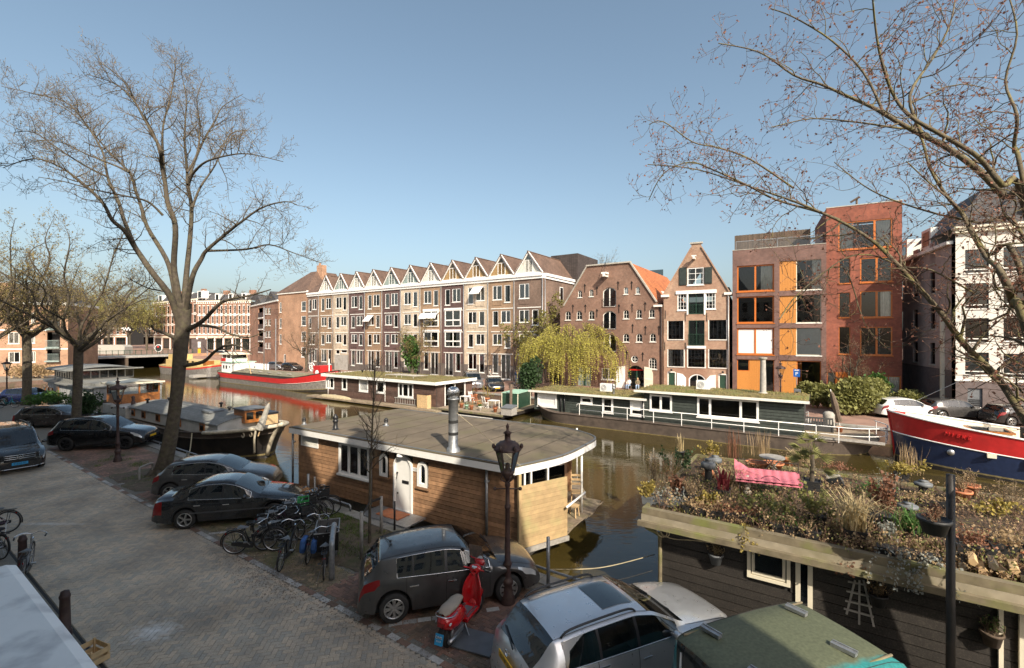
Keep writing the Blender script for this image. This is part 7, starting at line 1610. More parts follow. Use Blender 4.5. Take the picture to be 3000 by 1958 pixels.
# dark mat lying under the scooter
o = MB().box(-.45,.45,-.32,.32,.012,.04).build('rubber_mat','pot_grey',None,loc=gp(1395,1884),rot=(0,0,R(-22))); tag(o,'dark rubber mat lying beside the scooter','mat')
# street furniture, bicycles
def lamp(label,p,z0=0):
	t = thing('street_lamp',label,'street lamp',(p.x,p.y,z0),0,'crown lanterns')
	prof = [(.21,0),(.22,.05),(.19,.09),(.2,.13),(.16,.2),(.13,.34),(.125,.42),(.155,.46),(.16,.52),(.12,.57),(.1,.62),(.095,.86),(.115,.88),(.12,.93),(.085,.98),(.07,1.5),(.062,2.2),(.085,2.23),(.085,2.28),(.06,2.32),(.058,2.72),(.08,2.75),(.075,2.82),(.04,2.88)]
	MB().lathe([(r*.86,z) for r,z in prof],(0,0,0),16).build('post','lamp_brown',t,True)
	mb = MB().tube([(-.3,0,2.68),(.3,0,2.68)],.016,6); mb.ball((-.3,0,2.68),.045,8,5); mb.ball((.3,0,2.68),.045,8,5); mb.build('ladder_bar','lamp_brown',t,True)
	mb = MB()
	for a in range(4): c,s = cos(a*pi/2+.4),sin(a*pi/2+.4); mb.tube(crom([(.05*c,.05*s,2.84),(.17*c,.17*s,2.92),(.12*c,.12*s,3.02),(.15*c,.15*s,3.08)],3),.014,5)
	mb.lathe([(.03,2.86),(.16,3.06),(.17,3.1),(.06,3.16),(.05,3.28),(0,3.3)],(0,0,0),12); mb.build('cradle','lamp_brown',t,True)
	g = MB().lathe([(.16,3.1),(.285,3.6)],(0,0,0),6).build('lantern_glass','lantern_glass',t); mb = MB()
	for a in range(6): c,s = cos(a*pi/3),sin(a*pi/3); mb.bar((.16*c,.16*s,3.1),(.287*c,.287*s,3.6),.016)
	mb.build('glazing_bar','lamp_brown',g)
	MB().lathe([(.33,3.6),(.34,3.64),(.3,3.66),(.27,3.74),(.16,3.8),(.1,3.82),(.07,3.84),(.07,3.98),(.11,4.0),(.03,4.06),(.03,4.12),(.045,4.15),(0,4.24)],(0,0,0),12).build('crown','lamp_brown',t,True)
	mb = MB(); [mb.ball((.33*cos(a*pi/3),.33*sin(a*pi/3),3.69),.045,6,4,(1,1,1.5)) for a in range(6)]; mb.build('crown_ornament','lamp_brown',t,True)
lamp('rusty brown lamp post with clear crown lantern beside the grey hatchback',gp(1487,1764)); lamp('brown lamp post with crown lantern in front of the black SUV',gp(345,1352)); lamp('brown lamp post with crown lantern at the left edge by the teal bicycle',gp(20,1178))
lamp('lamp post with crown lantern in front of the narrow gable house',st(2.5,40,0),ZF); lamp('lamp post with crown lantern beside the man in the blue jacket',gp(1531,1122,ZF),ZF); lamp('lamp post with crown lantern before the left end of the gabled row',gp(917,1085,ZF),ZF)
def bollard(label,p):
	t = thing('bollard',label,'bollard',tuple(p),0,'dark red bollards'); MB().lathe([(.12,0),(.12,.1),(.1,.12),(.085,.78),(.095,.8),(.095,.85),(.085,.86)],(0,0,0),14).build('post','lamp_brown',t,True); MB().lathe([(.085,.86),(.07,.93),(0,.96)],(0,0,0),14).build('cap','lamp_brown',t,True)
bollard('dark red iron bollard by the bicycles beyond the pale ledge',gp(66,1672)); bollard('dark red iron bollard standing clear beside the pale ledge',gp(190,1862))
def pole(label,u,v,h,m,r=.04,name='post',lean=0):
	o = MB().tube([(0,0,0),(lean,0,h)],r,8).build(name,m,None,True,loc=gp(u,v)); tag(o,label,'post','posts on the quay'); return o
pole('grey steel post at the quay edge behind the silver estate car',1606,1720,1.25,'galvanised',.045)
for u,v,h,l in ((1059,1640,1.35,'nearest wooden stake of the young tree'),(1117,1566,1.2,'far wooden stake of the young tree')): pole(l,u,v,h,'wood_grey',.05)
pole('thin black post on the quay right of the young tree',1156,1555,.95,'black_paint',.035); pole('slim grey post behind the bicycles on the quay, left one',903,1466,1.0,'galvanised',.05); pole('slim pale wooden post behind the bicycles on the quay',922,1475,1.0,'wood_grey',.03)
def hoop(label,a,b,h,r,m):
	t = thing('parking_hoop',label,'barrier',tuple(a),0,'steel hoops'); d = b-a; MB().tube(crom([(0,0,0),(0,0,h*.8),tuple(d*.12 + Vector((0,0,h))),tuple(d*.88 + Vector((0,0,h))),tuple(d + Vector((0,0,h*.8))),tuple(d)],5),r,10).build('pipe',m,t,True); return t
hoop('thick grey steel hoop beside the cargo bicycle',gp(972,1698),gp(972,1698) + Vector((-.42,1.25,0)),.95,.07,'galvanised'); hoop('low grey steel hoop beside the big tree',gp(408,1408),gp(447,1392),.55,.045,'wood_grey')
tp = thing('tree_tie','black rubber tie between the stakes and the young tree','strap',gp(1083,1592)); MB().bar(tuple(gp(1059,1640) - gp(1083,1592) + Vector((0,0,1.2))),(0,0,1.25),.02,.07).bar((0,0,1.25),tuple(gp(1117,1566) - gp(1083,1592) + Vector((0,0,1.15))),.02,.07).build('strap','rubber',tp)
# bicycles
mat('bike_black',(.02,.02,.021),.35); mat('bike_purple',(.10,.05,.09),.4); mat('bike_teal',(.02,.33,.38),.4); mat('bike_grey',(.2,.2,.2),.4); mat('crate_green',(.03,.24,.06),.5)
def bike(label,p,deg,m='bike_black',extra='',lean=.06,name='bicycle',group='parked bicycles',wb=1.08):
	t = thing(name,label,'bicycle',tuple(p),rzh(deg),group); t.rotation_euler = (lean,0,rzh(deg)); r = .345
	for x in (0,wb):
		w_ = MB().ring((x,0,r),r-.02,.019,'Y',28,6).build('wheel','rubber',t,True); mb = MB().ring((x,0,r),r-.045,.011,'Y',28,4)
		for k in range(14): a = 2*pi*k/14; mb.bar((x+.02*cos(a+1),(-.03 if k % 2 else .03),r+.02*sin(a+1)),(x+(r-.05)*cos(a),0,r+(r-.05)*sin(a)),.004)
		mb.tube([(x,-.05,r),(x,.05,r)],.022,8); mb.build('rim','steel',w_)
		MB().ring((x,0,r),r+.025,.02,'Y',18,4,R(-20 if x == 0 else 20),R(190)).build('mudguard','bike_black',t,True)
	bb = (.44,0,.28); st_ = (.30,0,.62); hd1 = (.88,0,.86); hd0 = (.93,0,.62)
	MB().tube([bb,st_,(.26,0,.78)],.018,7).tube([hd0,hd1,(.865,0,.98)],.021,7).tube([bb,(.60,0,.36),hd0],.018,7).tube([(.36,0,.45),(.66,0,.52),(.905,0,.74)],.016,7).tube([(0,.05,r),bb],.011,5).tube([(0,-.05,r),bb],.011,5).tube([(0,.05,r),st_],.01,5).tube([(0,-.05,r),st_],.01,5).tube([hd0,(.98,.05,.5),(wb,.05,r)],.012,5).tube([hd0,(.98,-.05,.5),(wb,-.05,r)],.012,5).build('frame',m,t,True)
	MB().grid([[(.26-.15+f*.28,s_*(.11*(1-f)**.7+.025),.80+.02*(1-f)-.03*abs(s_)) for s_ in (-1,-.5,0,.5,1)] for f in (0,.15,.4,.7,1)]).tube([(.26,0,.7),(.26,0,.8)],.014,6).ball((.18,0,.79),.085,8,5,(1.1,1.1,.3)).build('saddle','pot_grey',t,True)
	MB().tube(crom([(.62,.29,.98),(.75,.30,1.0),(.86,.16,1.04),(.87,0,1.0),(.86,-.16,1.04),(.75,-.30,1.0),(.62,-.29,.98)],4),.012,6).build('handlebar','chrome',t,True)
	for s_ in (-1,1): MB().tube([(.60,s_*.29,.978),(.72,s_*.30,.995)],.019,6).build('grip','rubber',t)
	MB().prism([(-.06,r-.05),(-.06,r+.04),(.40,.36),(.54,.34),(.56,.28),(.5,.19),(.40,.19)],'y',-.085,-.055).build('chain_case','bike_black',t,bevel=.01)
	for s_ in (-1,1): MB().bar((.44,s_*.08,.28),(.44+s_*.1,s_*.1,.28-s_*.12),.018).box(.4+s_*.1,.48+s_*.1,s_*.1,s_*.19,.27-s_*.12,.29-s_*.12).build('pedal','steel',t)
	MB().box(-.2,.22,-.07,-.055,.72,.735).box(-.2,.22,.055,.07,.72,.735).box(-.2,-.18,-.055,.055,.72,.735).box(0,.02,-.055,.055,.72,.735).bar((-.05,.06,.72),(0,.06,r),.01).bar((-.05,-.06,.72),(0,-.06,r),.01).build('luggage_rack','black_paint',t)
	MB().box(-.235,-.21,-.035,.035,.6,.64).build('rear_light','tail_red',t); MB().lathe([(0,.05),(.04,.04),(.03,-.03)],(.94,0,.84),10,'X').build('headlight','chrome',t)
	MB().tube([(.0,.06,r),(-.05,.16,.0)],.01,5).build('kickstand','steel',t)
	if 'crate' in extra:
		cm = 'crate_green' if 'green' in extra else 'black_matte'; o = MB().box(.93,1.27,-.2,.2,.84,.86).build('crate',cm,t); mb = MB()
		for z in (.86,.94,1.02): mb.box(.93,1.27,-.2,-.185,z,z+.055).box(.93,1.27,.185,.2,z,z+.055).box(.93,.945,-.185,.185,z,z+.055).box(1.255,1.27,-.185,.185,z,z+.055)
		mb.build('crate_sides',cm,o)
		if 'green' in extra: text(o,'NO',.12,(1.1,-.205,.97),(R(90),0,0),'white_clean',.002,'lettering')
	if 'bag' in extra:
		for s_ in (-1,1): MB().prism([(-.26,.74),(.12,.74),(.14,.5),(.08,.36),(-.22,.36),(-.28,.5)],'y',s_*.075,s_*.21).build('pannier','blue_cloth',t,bevel=.04)
	if 'seatcover' in extra: MB().ball((.14,0,.82),.13,8,5,(1.2,1,.35)).build('saddle_cover','black_cloth',t,True)
	return t
B = [('black bicycle at the near end of the heap, full chain case showing',688,1624,80,'bike_black',''),('dark bicycle seen from behind in front of the heap, red rear light',821,1673,-9,'bike_black',''),('bicycle with blue panniers seen from behind',902,1651,-10,'bike_grey','bag'),
 ('black bicycle with black front crate in the middle of the heap',745,1598,74,'bike_black','crate'),('bicycle with green crate at the back of the heap',775,1574,66,'bike_grey','crate green'),('purple framed bicycle leaning over the heap',800,1560,64,'bike_purple','crate'),
 ('dark bicycle in the heap next behind the purple one',822,1546,68,'bike_black',''),('dark bicycle in the heap near the slim wooden post',846,1534,70,'bike_black','crate'),('grey bicycle farthest back in the heap',872,1520,72,'bike_grey',''),('black bicycle squeezed in the heap behind the black crate',780,1612,50,'bike_black','crate')]
for l,u,v,d,m,e in B: bike(l,gp(u,v),d,m,e,lean=.05 + .05*((u*7) % 3 - 1))
bike('teal bicycle standing at the left edge by the brown lamp post',gp(2,1196),82,'bike_teal','',wb=1.1)
bike('brown bicycle cut by the left edge above the pale ledge',gp(20,1562),-110,'bike_purple',''); bike('bicycle with black saddle cover hidden behind the pale ledge',gp(0,1640),-75,'bike_black','seatcover'); bike('bicycle with grey saddle beside the bollard, behind the pale ledge',gp(62,1716),-38,'bike_grey','')
bike('dark bicycle standing on the far quay beside the man in the blue jacket',gp(1500,1143,ZF),75,'bike_black','crate'); bike('dark bicycle on the far quay next to the willow foot',gp(1524,1147,ZF),95,'bike_black',''); bike('dark bicycle parked in the alley mouth by the pale corner house',gp(2745,1192,ZF),70,'bike_black','crate'); bike('bicycle with pale bag in the alley mouth',gp(2772,1200,ZF),60,'bike_grey','bag')
# cargo bicycle
p = gp(949,1697); t = bike('cargo bicycle with black wooden box seen from behind',p,-19,'bike_black','',.02,'cargo_bicycle',None,1.9)
mb = MB(); lo = [(.92,.30),(1.75,.30),(2.0,.78),(.78,.86)]
for s_ in (-1,1): mb.prism(lo,'y',s_*.30-.01,s_*.30+.01)
mb.quad((.92,-.3,.3),(1.75,-.3,.3),(1.75,.3,.3),(.92,.3,.3)).quad((1.75,-.3,.3),(2.0,-.3,.78),(2.0,.3,.78),(1.75,.3,.3)).quad((.92,-.3,.3),(.78,-.3,.86),(.78,.3,.86),(.92,.3,.3)); o = mb.build('cargo_box','black_paint',t)
MB().tube([(.78,-.31,.87),(2.0,-.31,.79),(2.0,.31,.79),(.78,.31,.87)],.02,6,closed=True).build('box_rim','galvanised',o)
for y in (-.22,-.08,.08,.22): MB().ball((.765,y,.8),.012,6,4).build('rivet','steel',o)
# wooden fruit crate by the ledge
t = thing('wooden_crate','pale wooden fruit crate on the pavement below the ledge','crate',tuple(gp(272,1935,0)),CR+R(12))
for z in (.02,.17): MB().box(-.25,.25,-.16,-.15,z,z+.1).build('slat','wood_raw',t); MB().box(-.25,.25,.15,.16,z,z+.1).build('slat','wood_raw',t); MB().box(-.26,-.25,-.15,.15,z,z+.1).build('slat','wood_raw',t); MB().box(.25,.26,-.15,.15,z,z+.1).build('slat','wood_raw',t)
for x in (-.23,.23):
	for y in (-.135,.135): MB().box(x-.015,x+.015,y-.015,y+.015,0,.3).build('corner_post','wood_raw',t)
MB().box(-.25,.25,-.15,.15,.005,.015).build('bottom','wood_raw',t)
# parking sign and meter on the far quay
t = thing('parking_sign','blue parking sign on a grey post before the modern brown house','sign',tuple(gp(2334,1180,ZF)),CR); MB().tube([(0,0,0),(0,0,3.0)],.04,8).build('post','galvanised',t); o = MB().box(-.26,.26,-.05,-.03,2.35,3.05).build('plate','sign_blue',t); text(o,'P',.45,(0,-.055,2.62),(R(90),0,0),'white_clean',.002,'letter'); MB().box(-.16,.16,-.055,-.05,2.92,3.0).build('strip','white_clean',o)
t = thing('parking_meter','grey parking ticket machine below the blue sign','parking meter',tuple(gp(2336,1196,ZF)),CR); MB().box(-.24,.24,-.16,.16,0,1.6).build('housing','pot_grey',t,bevel=.03); MB().box(-.15,.15,-.17,-.16,1.15,1.4).build('display','black_paint',t)
# bridge at the end of the canal
t = thing('canal_bridge','low flat girder bridge with green iron railings across the canal end','bridge',tuple(st(124.5,22,0)),CR + pi/2)
MB().box(0,23,-6,0,1.75,2.05).build('deck','concrete',t); MB().prism([(0,1.3),(6,1.55),(17,1.55),(22,1.1),(22,1.75),(0,1.75)],'y',-.02,.12).build('girder','green_paint',t)
for z in (2.15,3.1): MB().box(0,26,-.03,.03,z-.04,z+.04).build('rail','green_paint',t)
for i in range(27): MB().box(i-.05,i+.05,-.05,.05,2.05,3.2).build('rail_post','green_paint',t)
mb = MB(); [mb.box(i*.2-.015,i*.2+.015,-.015,.015,2.15,3.1) for i in range(130)]; o = mb.build('balusters','green_paint',t); o['kind'] = 'stuff'
MB().box(11.4,12.0,-6,0,-2,1.7).build('pier','timber_dark',t); MB().prism([(19,-2),(32,-2),(32,2.05),(20.5,2.05),(20.5,1.2)],'y',-.5,.3).build('abutment','brick_orange',t); MB().box(24.5,26.5,.3,.4,-.4,1.6).build('abutment_opening','dark_inside',t); MB().box(-3,.5,-.5,.3,-2,2.05).build('abutment','brick_orange',t)
t = thing('traffic_light','black traffic signal board with white edge and red light on the bridge','traffic light',tuple(gp(467,1035,2.1) + Vector((0,0,0))),0); MB().lathe([(0,0),(.9,0),(.9,.1)],(0,-.3,1.2),18,'Y').build('board','white_clean',t); MB().lathe([(0,0),(.75,0),(.75,.1)],(0,-.36,1.2),18,'Y').build('shield','black_matte',t); MB().ball((0,-.4,1.5),.24,10,6).build('red_lamp','red_plastic',t); MB().tube([(0,0,-1),(0,0,1)],.06,6).build('post','green_paint',t)
for k,(u,v) in enumerate(((293,966),(370,964))):
	t = thing('chequered_banner','black and white chequered banner hung over the street, ' + ('left one' if k == 0 else 'right one'),'banner',tuple(pd(u,v,140)),0,'chequered banners')
	for i in range(6):
		for j in range(2): MB().box(-1.3+i*.43,-.87+i*.43,-.02,.02,-.45+j*.45,j*.45).build('square','white_clean' if (i+j) % 2 else 'black_matte',t)
t = thing('poster_kiosk','dark advertising kiosk with yellow and pink posters beyond the bridge','kiosk',tuple(gp(583,1042,1.45)),-.3); MB().box(-1.7,1.7,-.6,.6,0,4).build('body','plinth_brown',t); MB().box(.4,1.3,-.64,-.6,.6,1.7).build('poster','yellow_plate',t); MB().box(.4,1.3,-.64,-.6,2,3.4).build('poster','blind',t)
t = thing('covered_market_stall','white covered stall on the street beyond the bridge','stall',tuple(gp(330,1037,1.45)),.1); MB().prism([(-4,0),(4,0),(4,1.9),(3.4,2.4),(-3.4,2.4),(-4,1.9)],'y',-1.5,1.5).build('canopy','tarp_grey',t)
for (u,v,h) in ((607,1078,9),(690,1082,6.5),(808,1110,8.5)):
	o = MB().tube([(0,0,0),(0,0,h)],.06,6).build('flag_pole','galvanised',None,loc=gp(u,v,ZF)); tag(o,'thin pale pole on the far quay ' + {607: 'by the yellow barge',690: 'by the red barge wheelhouse',808: 'by the middle of the red barge'}[u],'pole','poles on the far quay')
# trees and plants
mat('bark',(.08,.064,.047),.95,var=.35,scale=7,bump=.7,bscale=22,dirt=(.12,.11,.055),dscale=6,damt=.5)
mat('bark_moss',(.13,.105,.068),.95,var=.35,scale=7,bump=.7,bscale=22,dirt=(.22,.20,.05),dscale=3,damt=.6)
mat('twig',(.165,.12,.075),.9,var=.3,bump=0); mat('twig_red',(.17,.10,.07),.9,var=.3,bump=0)
def leafmat(name,c,var=.35):
	m = mat(name,c,.7,var=var,scale=3,bump=0,island=.35); n = m.node_tree; b = n.nodes['Principled BSDF']; tr = N(n,'ShaderNodeBsdfTranslucent'); tr.inputs[0].default_value = (*[min(1,x*1.5) for x in c],1)
	mx = N(n,'ShaderNodeMixShader'); mx.inputs[0].default_value = .3; n.links.new(b.outputs[0],mx.inputs[1]); n.links.new(tr.outputs[0],mx.inputs[2]); n.links.new(mx.outputs[0],n.nodes['Material Output'].inputs[0])
for nm_,c_ in (('bud_yellow',(.24,.19,.065)),('bud_red',(.25,.11,.07)),('bud_green',(.23,.21,.06)),('willow_leaf',(.37,.34,.06)),('leaf_bamboo',(.19,.19,.058)),('leaf_green',(.06,.13,.025)),('leaf_dark',(.035,.07,.022)),('leaf_yellow',(.32,.25,.06)),('leaf_dry',(.34,.24,.13)),('leaf_straw',(.45,.36,.2)),('leaf_rust',(.20,.09,.05)),('leaf_grey',(.27,.28,.25)),('leaf_redblade',(.22,.035,.04))): leafmat(nm_,c_)
class Tree:
	def __init__(s,seed,bud=.035,sides=7,droop=0,up=.10,nbud=3,wob=.18,tr=.0055): s.tr = tr; s.r = random.Random(seed); s.w = MB(); s.t = MB(); s.l = MB(); s.bud = bud; s.sides = sides; s.droop = droop; s.up = up; s.nbud = nbud; s.wob = wob
	def leaf(s,mb,p,sz,d=None):
		r = s.r; a = Vector((r.gauss(0,1),r.gauss(0,1),r.gauss(0,1))).normalized() if d is None else d; b = a.orthogonal(); b.rotate(Matrix.Rotation(r.uniform(0,6.3),3,a)); b *= sz*.45; q = p + a*sz; m = (p+q)/2; n = len(mb.v); mb.v += [tuple(p),tuple(m+b),tuple(q),tuple(m-b)]; mb.f.append((n,n+1,n+2,n+3))
	def limb(s,pts,r0,r1,lev,maxlev,n=4,sp=(.34,.22,.15),ln=(2.0,.75,.32),f0=.25,sub=True):
		P = crom(pts,n) if n else [Vector(p) for p in pts]; k = len(P); rad = [lerp(r0,r1,(i/(k-1))**.8) for i in range(k)]
		(s.w if lev < 2 else s.t).tube(P,rad,s.sides if lev == 0 else 5 if lev == 1 else 3,caps=False)
		if lev >= maxlev:
			for _ in range(s.nbud): s.leaf(s.l,P[-1] if s.r.random() < .5 else P[-2] if k > 1 else P[-1],s.bud*s.r.uniform(.6,1.4))
			return
		tot = sum((P[i+1]-P[i]).length for i in range(k-1)); acc = 0; nxt = tot*f0; r = s.r
		for i in range(k-1):
			seg = (P[i+1]-P[i]); L = seg.length
			while nxt < acc + L and L > 1e-6:
				f = (nxt-acc)/L; p = P[i] + seg*f; ft = nxt/tot; d = seg/L
				ax = d.orthogonal(); ax.rotate(Matrix.Rotation(r.uniform(0,2*pi),3,d)); c = d*r.uniform(.35,.8) + ax*r.uniform(.55,.95) + Vector((0,0,s.up*2.2)); c.normalize()
				le = ln[min(lev,len(ln)-1)]*r.uniform(.55,1.25)*(1.1-.55*ft); s.shoot(p,c,le,min(lerp(r0,r1,ft)*.55,.028 if lev == 0 else .011),lev+1,maxlev,sp,ln); nxt += sp[min(lev,len(sp)-1)]*r.uniform(.6,1.4)
			acc += L
	def shoot(s,p,d,L,rad,lev,maxlev,sp,ln):
		n = 7 if lev == 1 else 5 if lev == 2 else 3; P = [p]; r = s.r
		for i in range(n): d = (d + Vector((r.gauss(0,s.wob),r.gauss(0,s.wob),r.gauss(0,s.wob) + s.up - s.droop*(i/n)))).normalized(); P.append(P[-1] + d*L/n)
		s.limb(P,max(rad,s.tr),s.tr*.8,lev,maxlev,0,sp,ln,.15)
	def done(s,name,label,loc=None,bark='bark',twig='twig',leaf='bud_yellow',group=None,cat='tree'):
		t = thing(name,label,cat,loc or (0,0,0),0,group); s.w.build('trunk',bark,t,True,fix=False)
		if s.t.v: s.t.build('twigs',twig,t,True,fix=False)['kind'] = 'stuff'
		if s.l.v: s.l.build('crown',leaf,t,fix=False)
		return t
def chain(fn,pts,Y0,dy,seed,warp=.5):
	"""photo spots to a limb in space, wandering in depth by dy"""
	r = random.Random(seed); n = len(pts); return [pd(*fn(*p),Y0 + dy*i/(n-1) + r.uniform(-warp,warp)*(i > 0)) for i,p in enumerate(pts)]
z8t = lambda x,y: (.4507*x,100 + .4507*y); z1 = lambda x,y: (.4507*x,700 + .4507*y); z4 = lambda x,y: (2100 + .4828*x,550 + .4828*y); zw = lambda x,y: (1850 + .8493*x,.8493*y)
# ---- big left tree
T = Tree(11,.036,10,up=.07,nbud=1); Y0 = 20.8
trunk = chain(z1,[(1040,1545),(1075,1440),(1115,1250),(1150,1000),(1170,760),(1190,560),(1195,420)],Y0,0,1,0)
T.w.tube(crom(trunk,5),[lerp(.36,.25,min(1,i/12)) + (.16 if i == 0 else .06 if i == 1 else 0) + ((i-14)*.004 if i > 14 else 0) for i in range(31)],16)
for k in range(6): a = k*1.05; b = trunk[0]; T.w.tube([b + Vector((.28*cos(a),.28*sin(a),.35)),b + Vector((.5*cos(a),.5*sin(a),.06)),b + Vector((.85*cos(a),.85*sin(a),-.05))],[.12,.10,.03],6)
LM = [([(1165,1880),(1110,1711),(990,1551),(880,1390),(810,1280),(730,1210),(670,1100),(560,990),(400,870),(220,810),(20,870)],-3,.2),([(880,1390),(810,1220),(770,1090),(710,960),(690,880),(660,750),(540,560),(420,440),(230,390),(10,340)],2.5,.12),([(1160,1850),(1130,1631),(1080,1461),(960,1260),(920,1130),(880,1010),(840,900),(720,780),(600,640),(450,500),(300,430)],3,.17),
 ([(1175,1850),(1150,1650),(1130,1500),(1140,1250),(1090,1100),(1075,980),(1050,850),(1045,760),(1010,680),(930,540),(860,420),(740,320),(560,260)],-2,.2),([(1195,1820),(1200,1711),(1215,1531),(1235,1331),(1245,1130),(1220,980),(1215,870),(1200,700),(1205,560),(1210,420),(1180,260)],1.5,.19),([(1225,980),(1250,870),(1320,700),(1400,560),(1450,470),(1580,390)],3,.1),([(1230,960),(1260,900),(1340,830),(1480,790),(1620,780),(1840,830)],-3,.09),
 ([(1205,1820),(1250,1581),(1310,1461),(1345,1405),(1480,1290),(1570,1220),(1700,1130),(1850,1090),(1930,1110)],-2.5,.16),([(1345,1410),(1600,1400),(1750,1370),(1900,1420),(2090,1490)],-1,.07),([(1080,1000),(1060,800),(1060,600),(1110,400),(1140,200),(1100,130)],2,.09),([(1050,820),(1000,650),(900,480),(800,300),(640,180)],-2,.08),([(1250,1130),(1300,1000),(1400,850),(1500,650),(1640,630)],2,.08),([(840,900),(760,860),(560,780),(380,700),(120,690)],2,.07),([(1060,1180),(960,1090),(800,1050),(600,1010),(420,960),(250,930)],-3,.07),([(1215,900),(1280,780),(1300,600),(1280,420),(1330,280)],2,.07),([(700,930),(560,860),(400,760),(220,640),(90,640)],-2,.06)]
for i,(pts,dy,r0) in enumerate(LM): T.limb(chain(z8t,pts,Y0,dy,30+i,.35),r0*.78,.012,0,3,4,(.27,.2,.14),(1.85,.78,.34),.34)
for i,(pts,dy,r0) in enumerate((([(1200,600),(1310,540),(1420,430),(1490,395),(1620,370),(1760,330)],-2,.12),([(1190,825),(1320,800),(1400,730),(1480,690),(1560,700),(1640,750)],-2,.1),([(1200,600),(1260,565),(1400,575),(1500,620),(1620,640),(1720,600)],2,.1),([(1150,650),(1060,610),(1000,590),(985,560)],-1,.1),([(1140,500),(1100,360),(960,320),(820,250)],1,.05))): T.limb(chain(z1,pts,Y0,dy,60+i,.2),r0,.02,0,3,4,(.42,.26,.18),(1.5,.6,.3),.4)
bigleft = T.done('street_tree','tall budding tree with leaning dark trunk in front of the old barge')
# ---- right tree, trunk out of the frame
T = Tree(23,.032,8,tr=.0036,up=.05,nbud=2,wob=.24,droop=.05); Y0 = 6.6
fk = Vector((8.0,6.4,3.6)); T.w.tube(crom([Vector((8.4,6.2,0)),Vector((8.3,6.3,1.6)),fk,Vector((8.1,6.5,4.6))],5),[.42,.38,.36,.34,.33,.32,.31,.3,.29,.28,.28,.27,.26,.25,.24,.22],14)
def rl_(fn,pts,Y,dy,r0,seed,root=True): P = chain(fn,pts,Y,dy,seed,.22); T.limb(([fk + Vector((.0,.1,.3))] if root else []) + P,r0*.55,.009,0,3,4,(.27,.21,.14),(1.25,.6,.27),.15)
rl_(z4,[(1864,1400),(1700,1150),(1500,950),(1360,760),(1200,580),(1060,430),(940,320),(760,210),(560,120),(430,70),(220,0),(-120,-110),(-420,-140)],7.0,2.4,.115,1)
rl_(z4,[(1864,800),(1800,700),(1760,580),(1700,480),(1640,430),(1560,300),(1480,150),(1400,60),(1300,-20),(1150,-160)],6.4,2.0,.12,2)
rl_(zw,[(1370,740),(1290,680),(1200,590),(1090,510),(990,460),(900,410),(830,370),(740,330),(650,290),(560,260),(440,180),(300,150)],6.8,2.2,.12,3)
rl_(zw,[(1360,720),(1280,640),(1230,580),(1180,530),(1060,460),(960,400),(900,320),(860,200),(840,80),(830,-40)],6.2,-.4,.085,4)
rl_(zw,[(1330,895),(1230,880),(1150,750),(1090,680),(1030,580),(990,460),(900,440),(760,420),(620,410),(480,440)],7.2,2.2,.08,5)
rl_(zw,[(720,760),(640,730),(500,690),(400,640),(290,590),(200,560),(110,600),(60,690)],8.6,1.2,.045,6,False); rl_(zw,[(560,650),(410,550),(300,510),(210,490),(110,420),(60,430)],8.9,1,.035,7,False)
rl_(zw,[(1354,640),(1320,520),(1330,400),(1290,280),(1330,120),(1300,-20)],6.0,1.0,.06,8); rl_(zw,[(1354,820),(1200,770),(1060,740),(900,690),(800,640),(700,560)],7.2,2.6,.05,9); rl_(zw,[(1000,460),(960,330),(1040,200),(1100,80),(1120,-30)],7.0,1,.05,10,False)
rl_(zw,[(870,390),(800,250),(690,140),(560,60),(480,30)],7.4,1.2,.04,12,False); rl_(z4,[(1060,1000),(900,830),(760,480),(500,640),(380,800)][::-1],8,.5,.02,13,False); rl_(z4,[(1560,640),(1300,500),(1130,480),(940,410),(780,430),(600,560),(420,760)],7.6,.9,.03,14,False)
T.done('quay_tree','mossy branched budding tree reaching in from the right edge',bark='bark_moss',twig='twig_red',leaf='bud_red')
# ---- generic street trees, then copies
def street(seed,H,fork,spread,nl,bud='bud_yellow',sz=.07,r0=.2,name='street_tree',label='',loc=(0,0,0),group=None,nb=2,ml=3,lean=(0,0),ln=(1.9,.8,.36),bark='bark',twig='twig',**k):
	T = Tree(seed,sz,8,up=.08,nbud=nb,**k); rr = T.r; tx = Vector((lean[0],lean[1],fork)); T.w.tube(crom([Vector((0,0,-.1)),Vector((lean[0]*.4+.05,lean[1]*.4,fork*.5)),tx],4),[r0*1.35,r0*1.08] + [r0]*7,10)
	for i in range(nl):
		a = 2*pi*i/nl + rr.uniform(-.4,.4); e = rr.uniform(.35,1.0)*spread; top = lerp(H,H*.62,e/spread if i else 0)
		J = lambda k: Vector((rr.gauss(0,k),rr.gauss(0,k),rr.gauss(0,k*.6))); dz = top-fork; b0 = tx - Vector((0,0,rr.uniform(.1,.9)))
		T.limb([b0] + [b0 + Vector((cos(a+q*.5*wv)*e*q,sin(a+q*.5*wv)*e*q,dz*h_)) + J(spread*.05) for wv in (rr.uniform(-1,1),) for q,h_ in ((.28,.16),(.52,.4),(.74,.62),(.9,.82),(1,1))],r0*rr.uniform(.35,.6),.012,0,ml,3,(.38,.26,.18),ln,.22)
	return T.done(name,label,tuple(loc),bark,twig,bud,group)
street(41,15.5,6.0,6.2,14,sz=.06,r0=.26,label='budding tree with dark trunk behind the dark brown estate car',loc=gp(222,1256) + Vector((0,0,0)),group='trees on the near quay',lean=(.2,0))
street(42,17.5,6.8,6.8,15,sz=.08,r0=.32,label='budding tree with straight trunk beside the left edge lamp post',loc=gp(78,1186),group='trees on the near quay',nb=3)
street(43,16,6,6,11,sz=.08,r0=.3,label='budding tree cut off by the left edge',loc=gp(-10,1200) + Vector((-.6,0,0)),group='trees on the near quay')
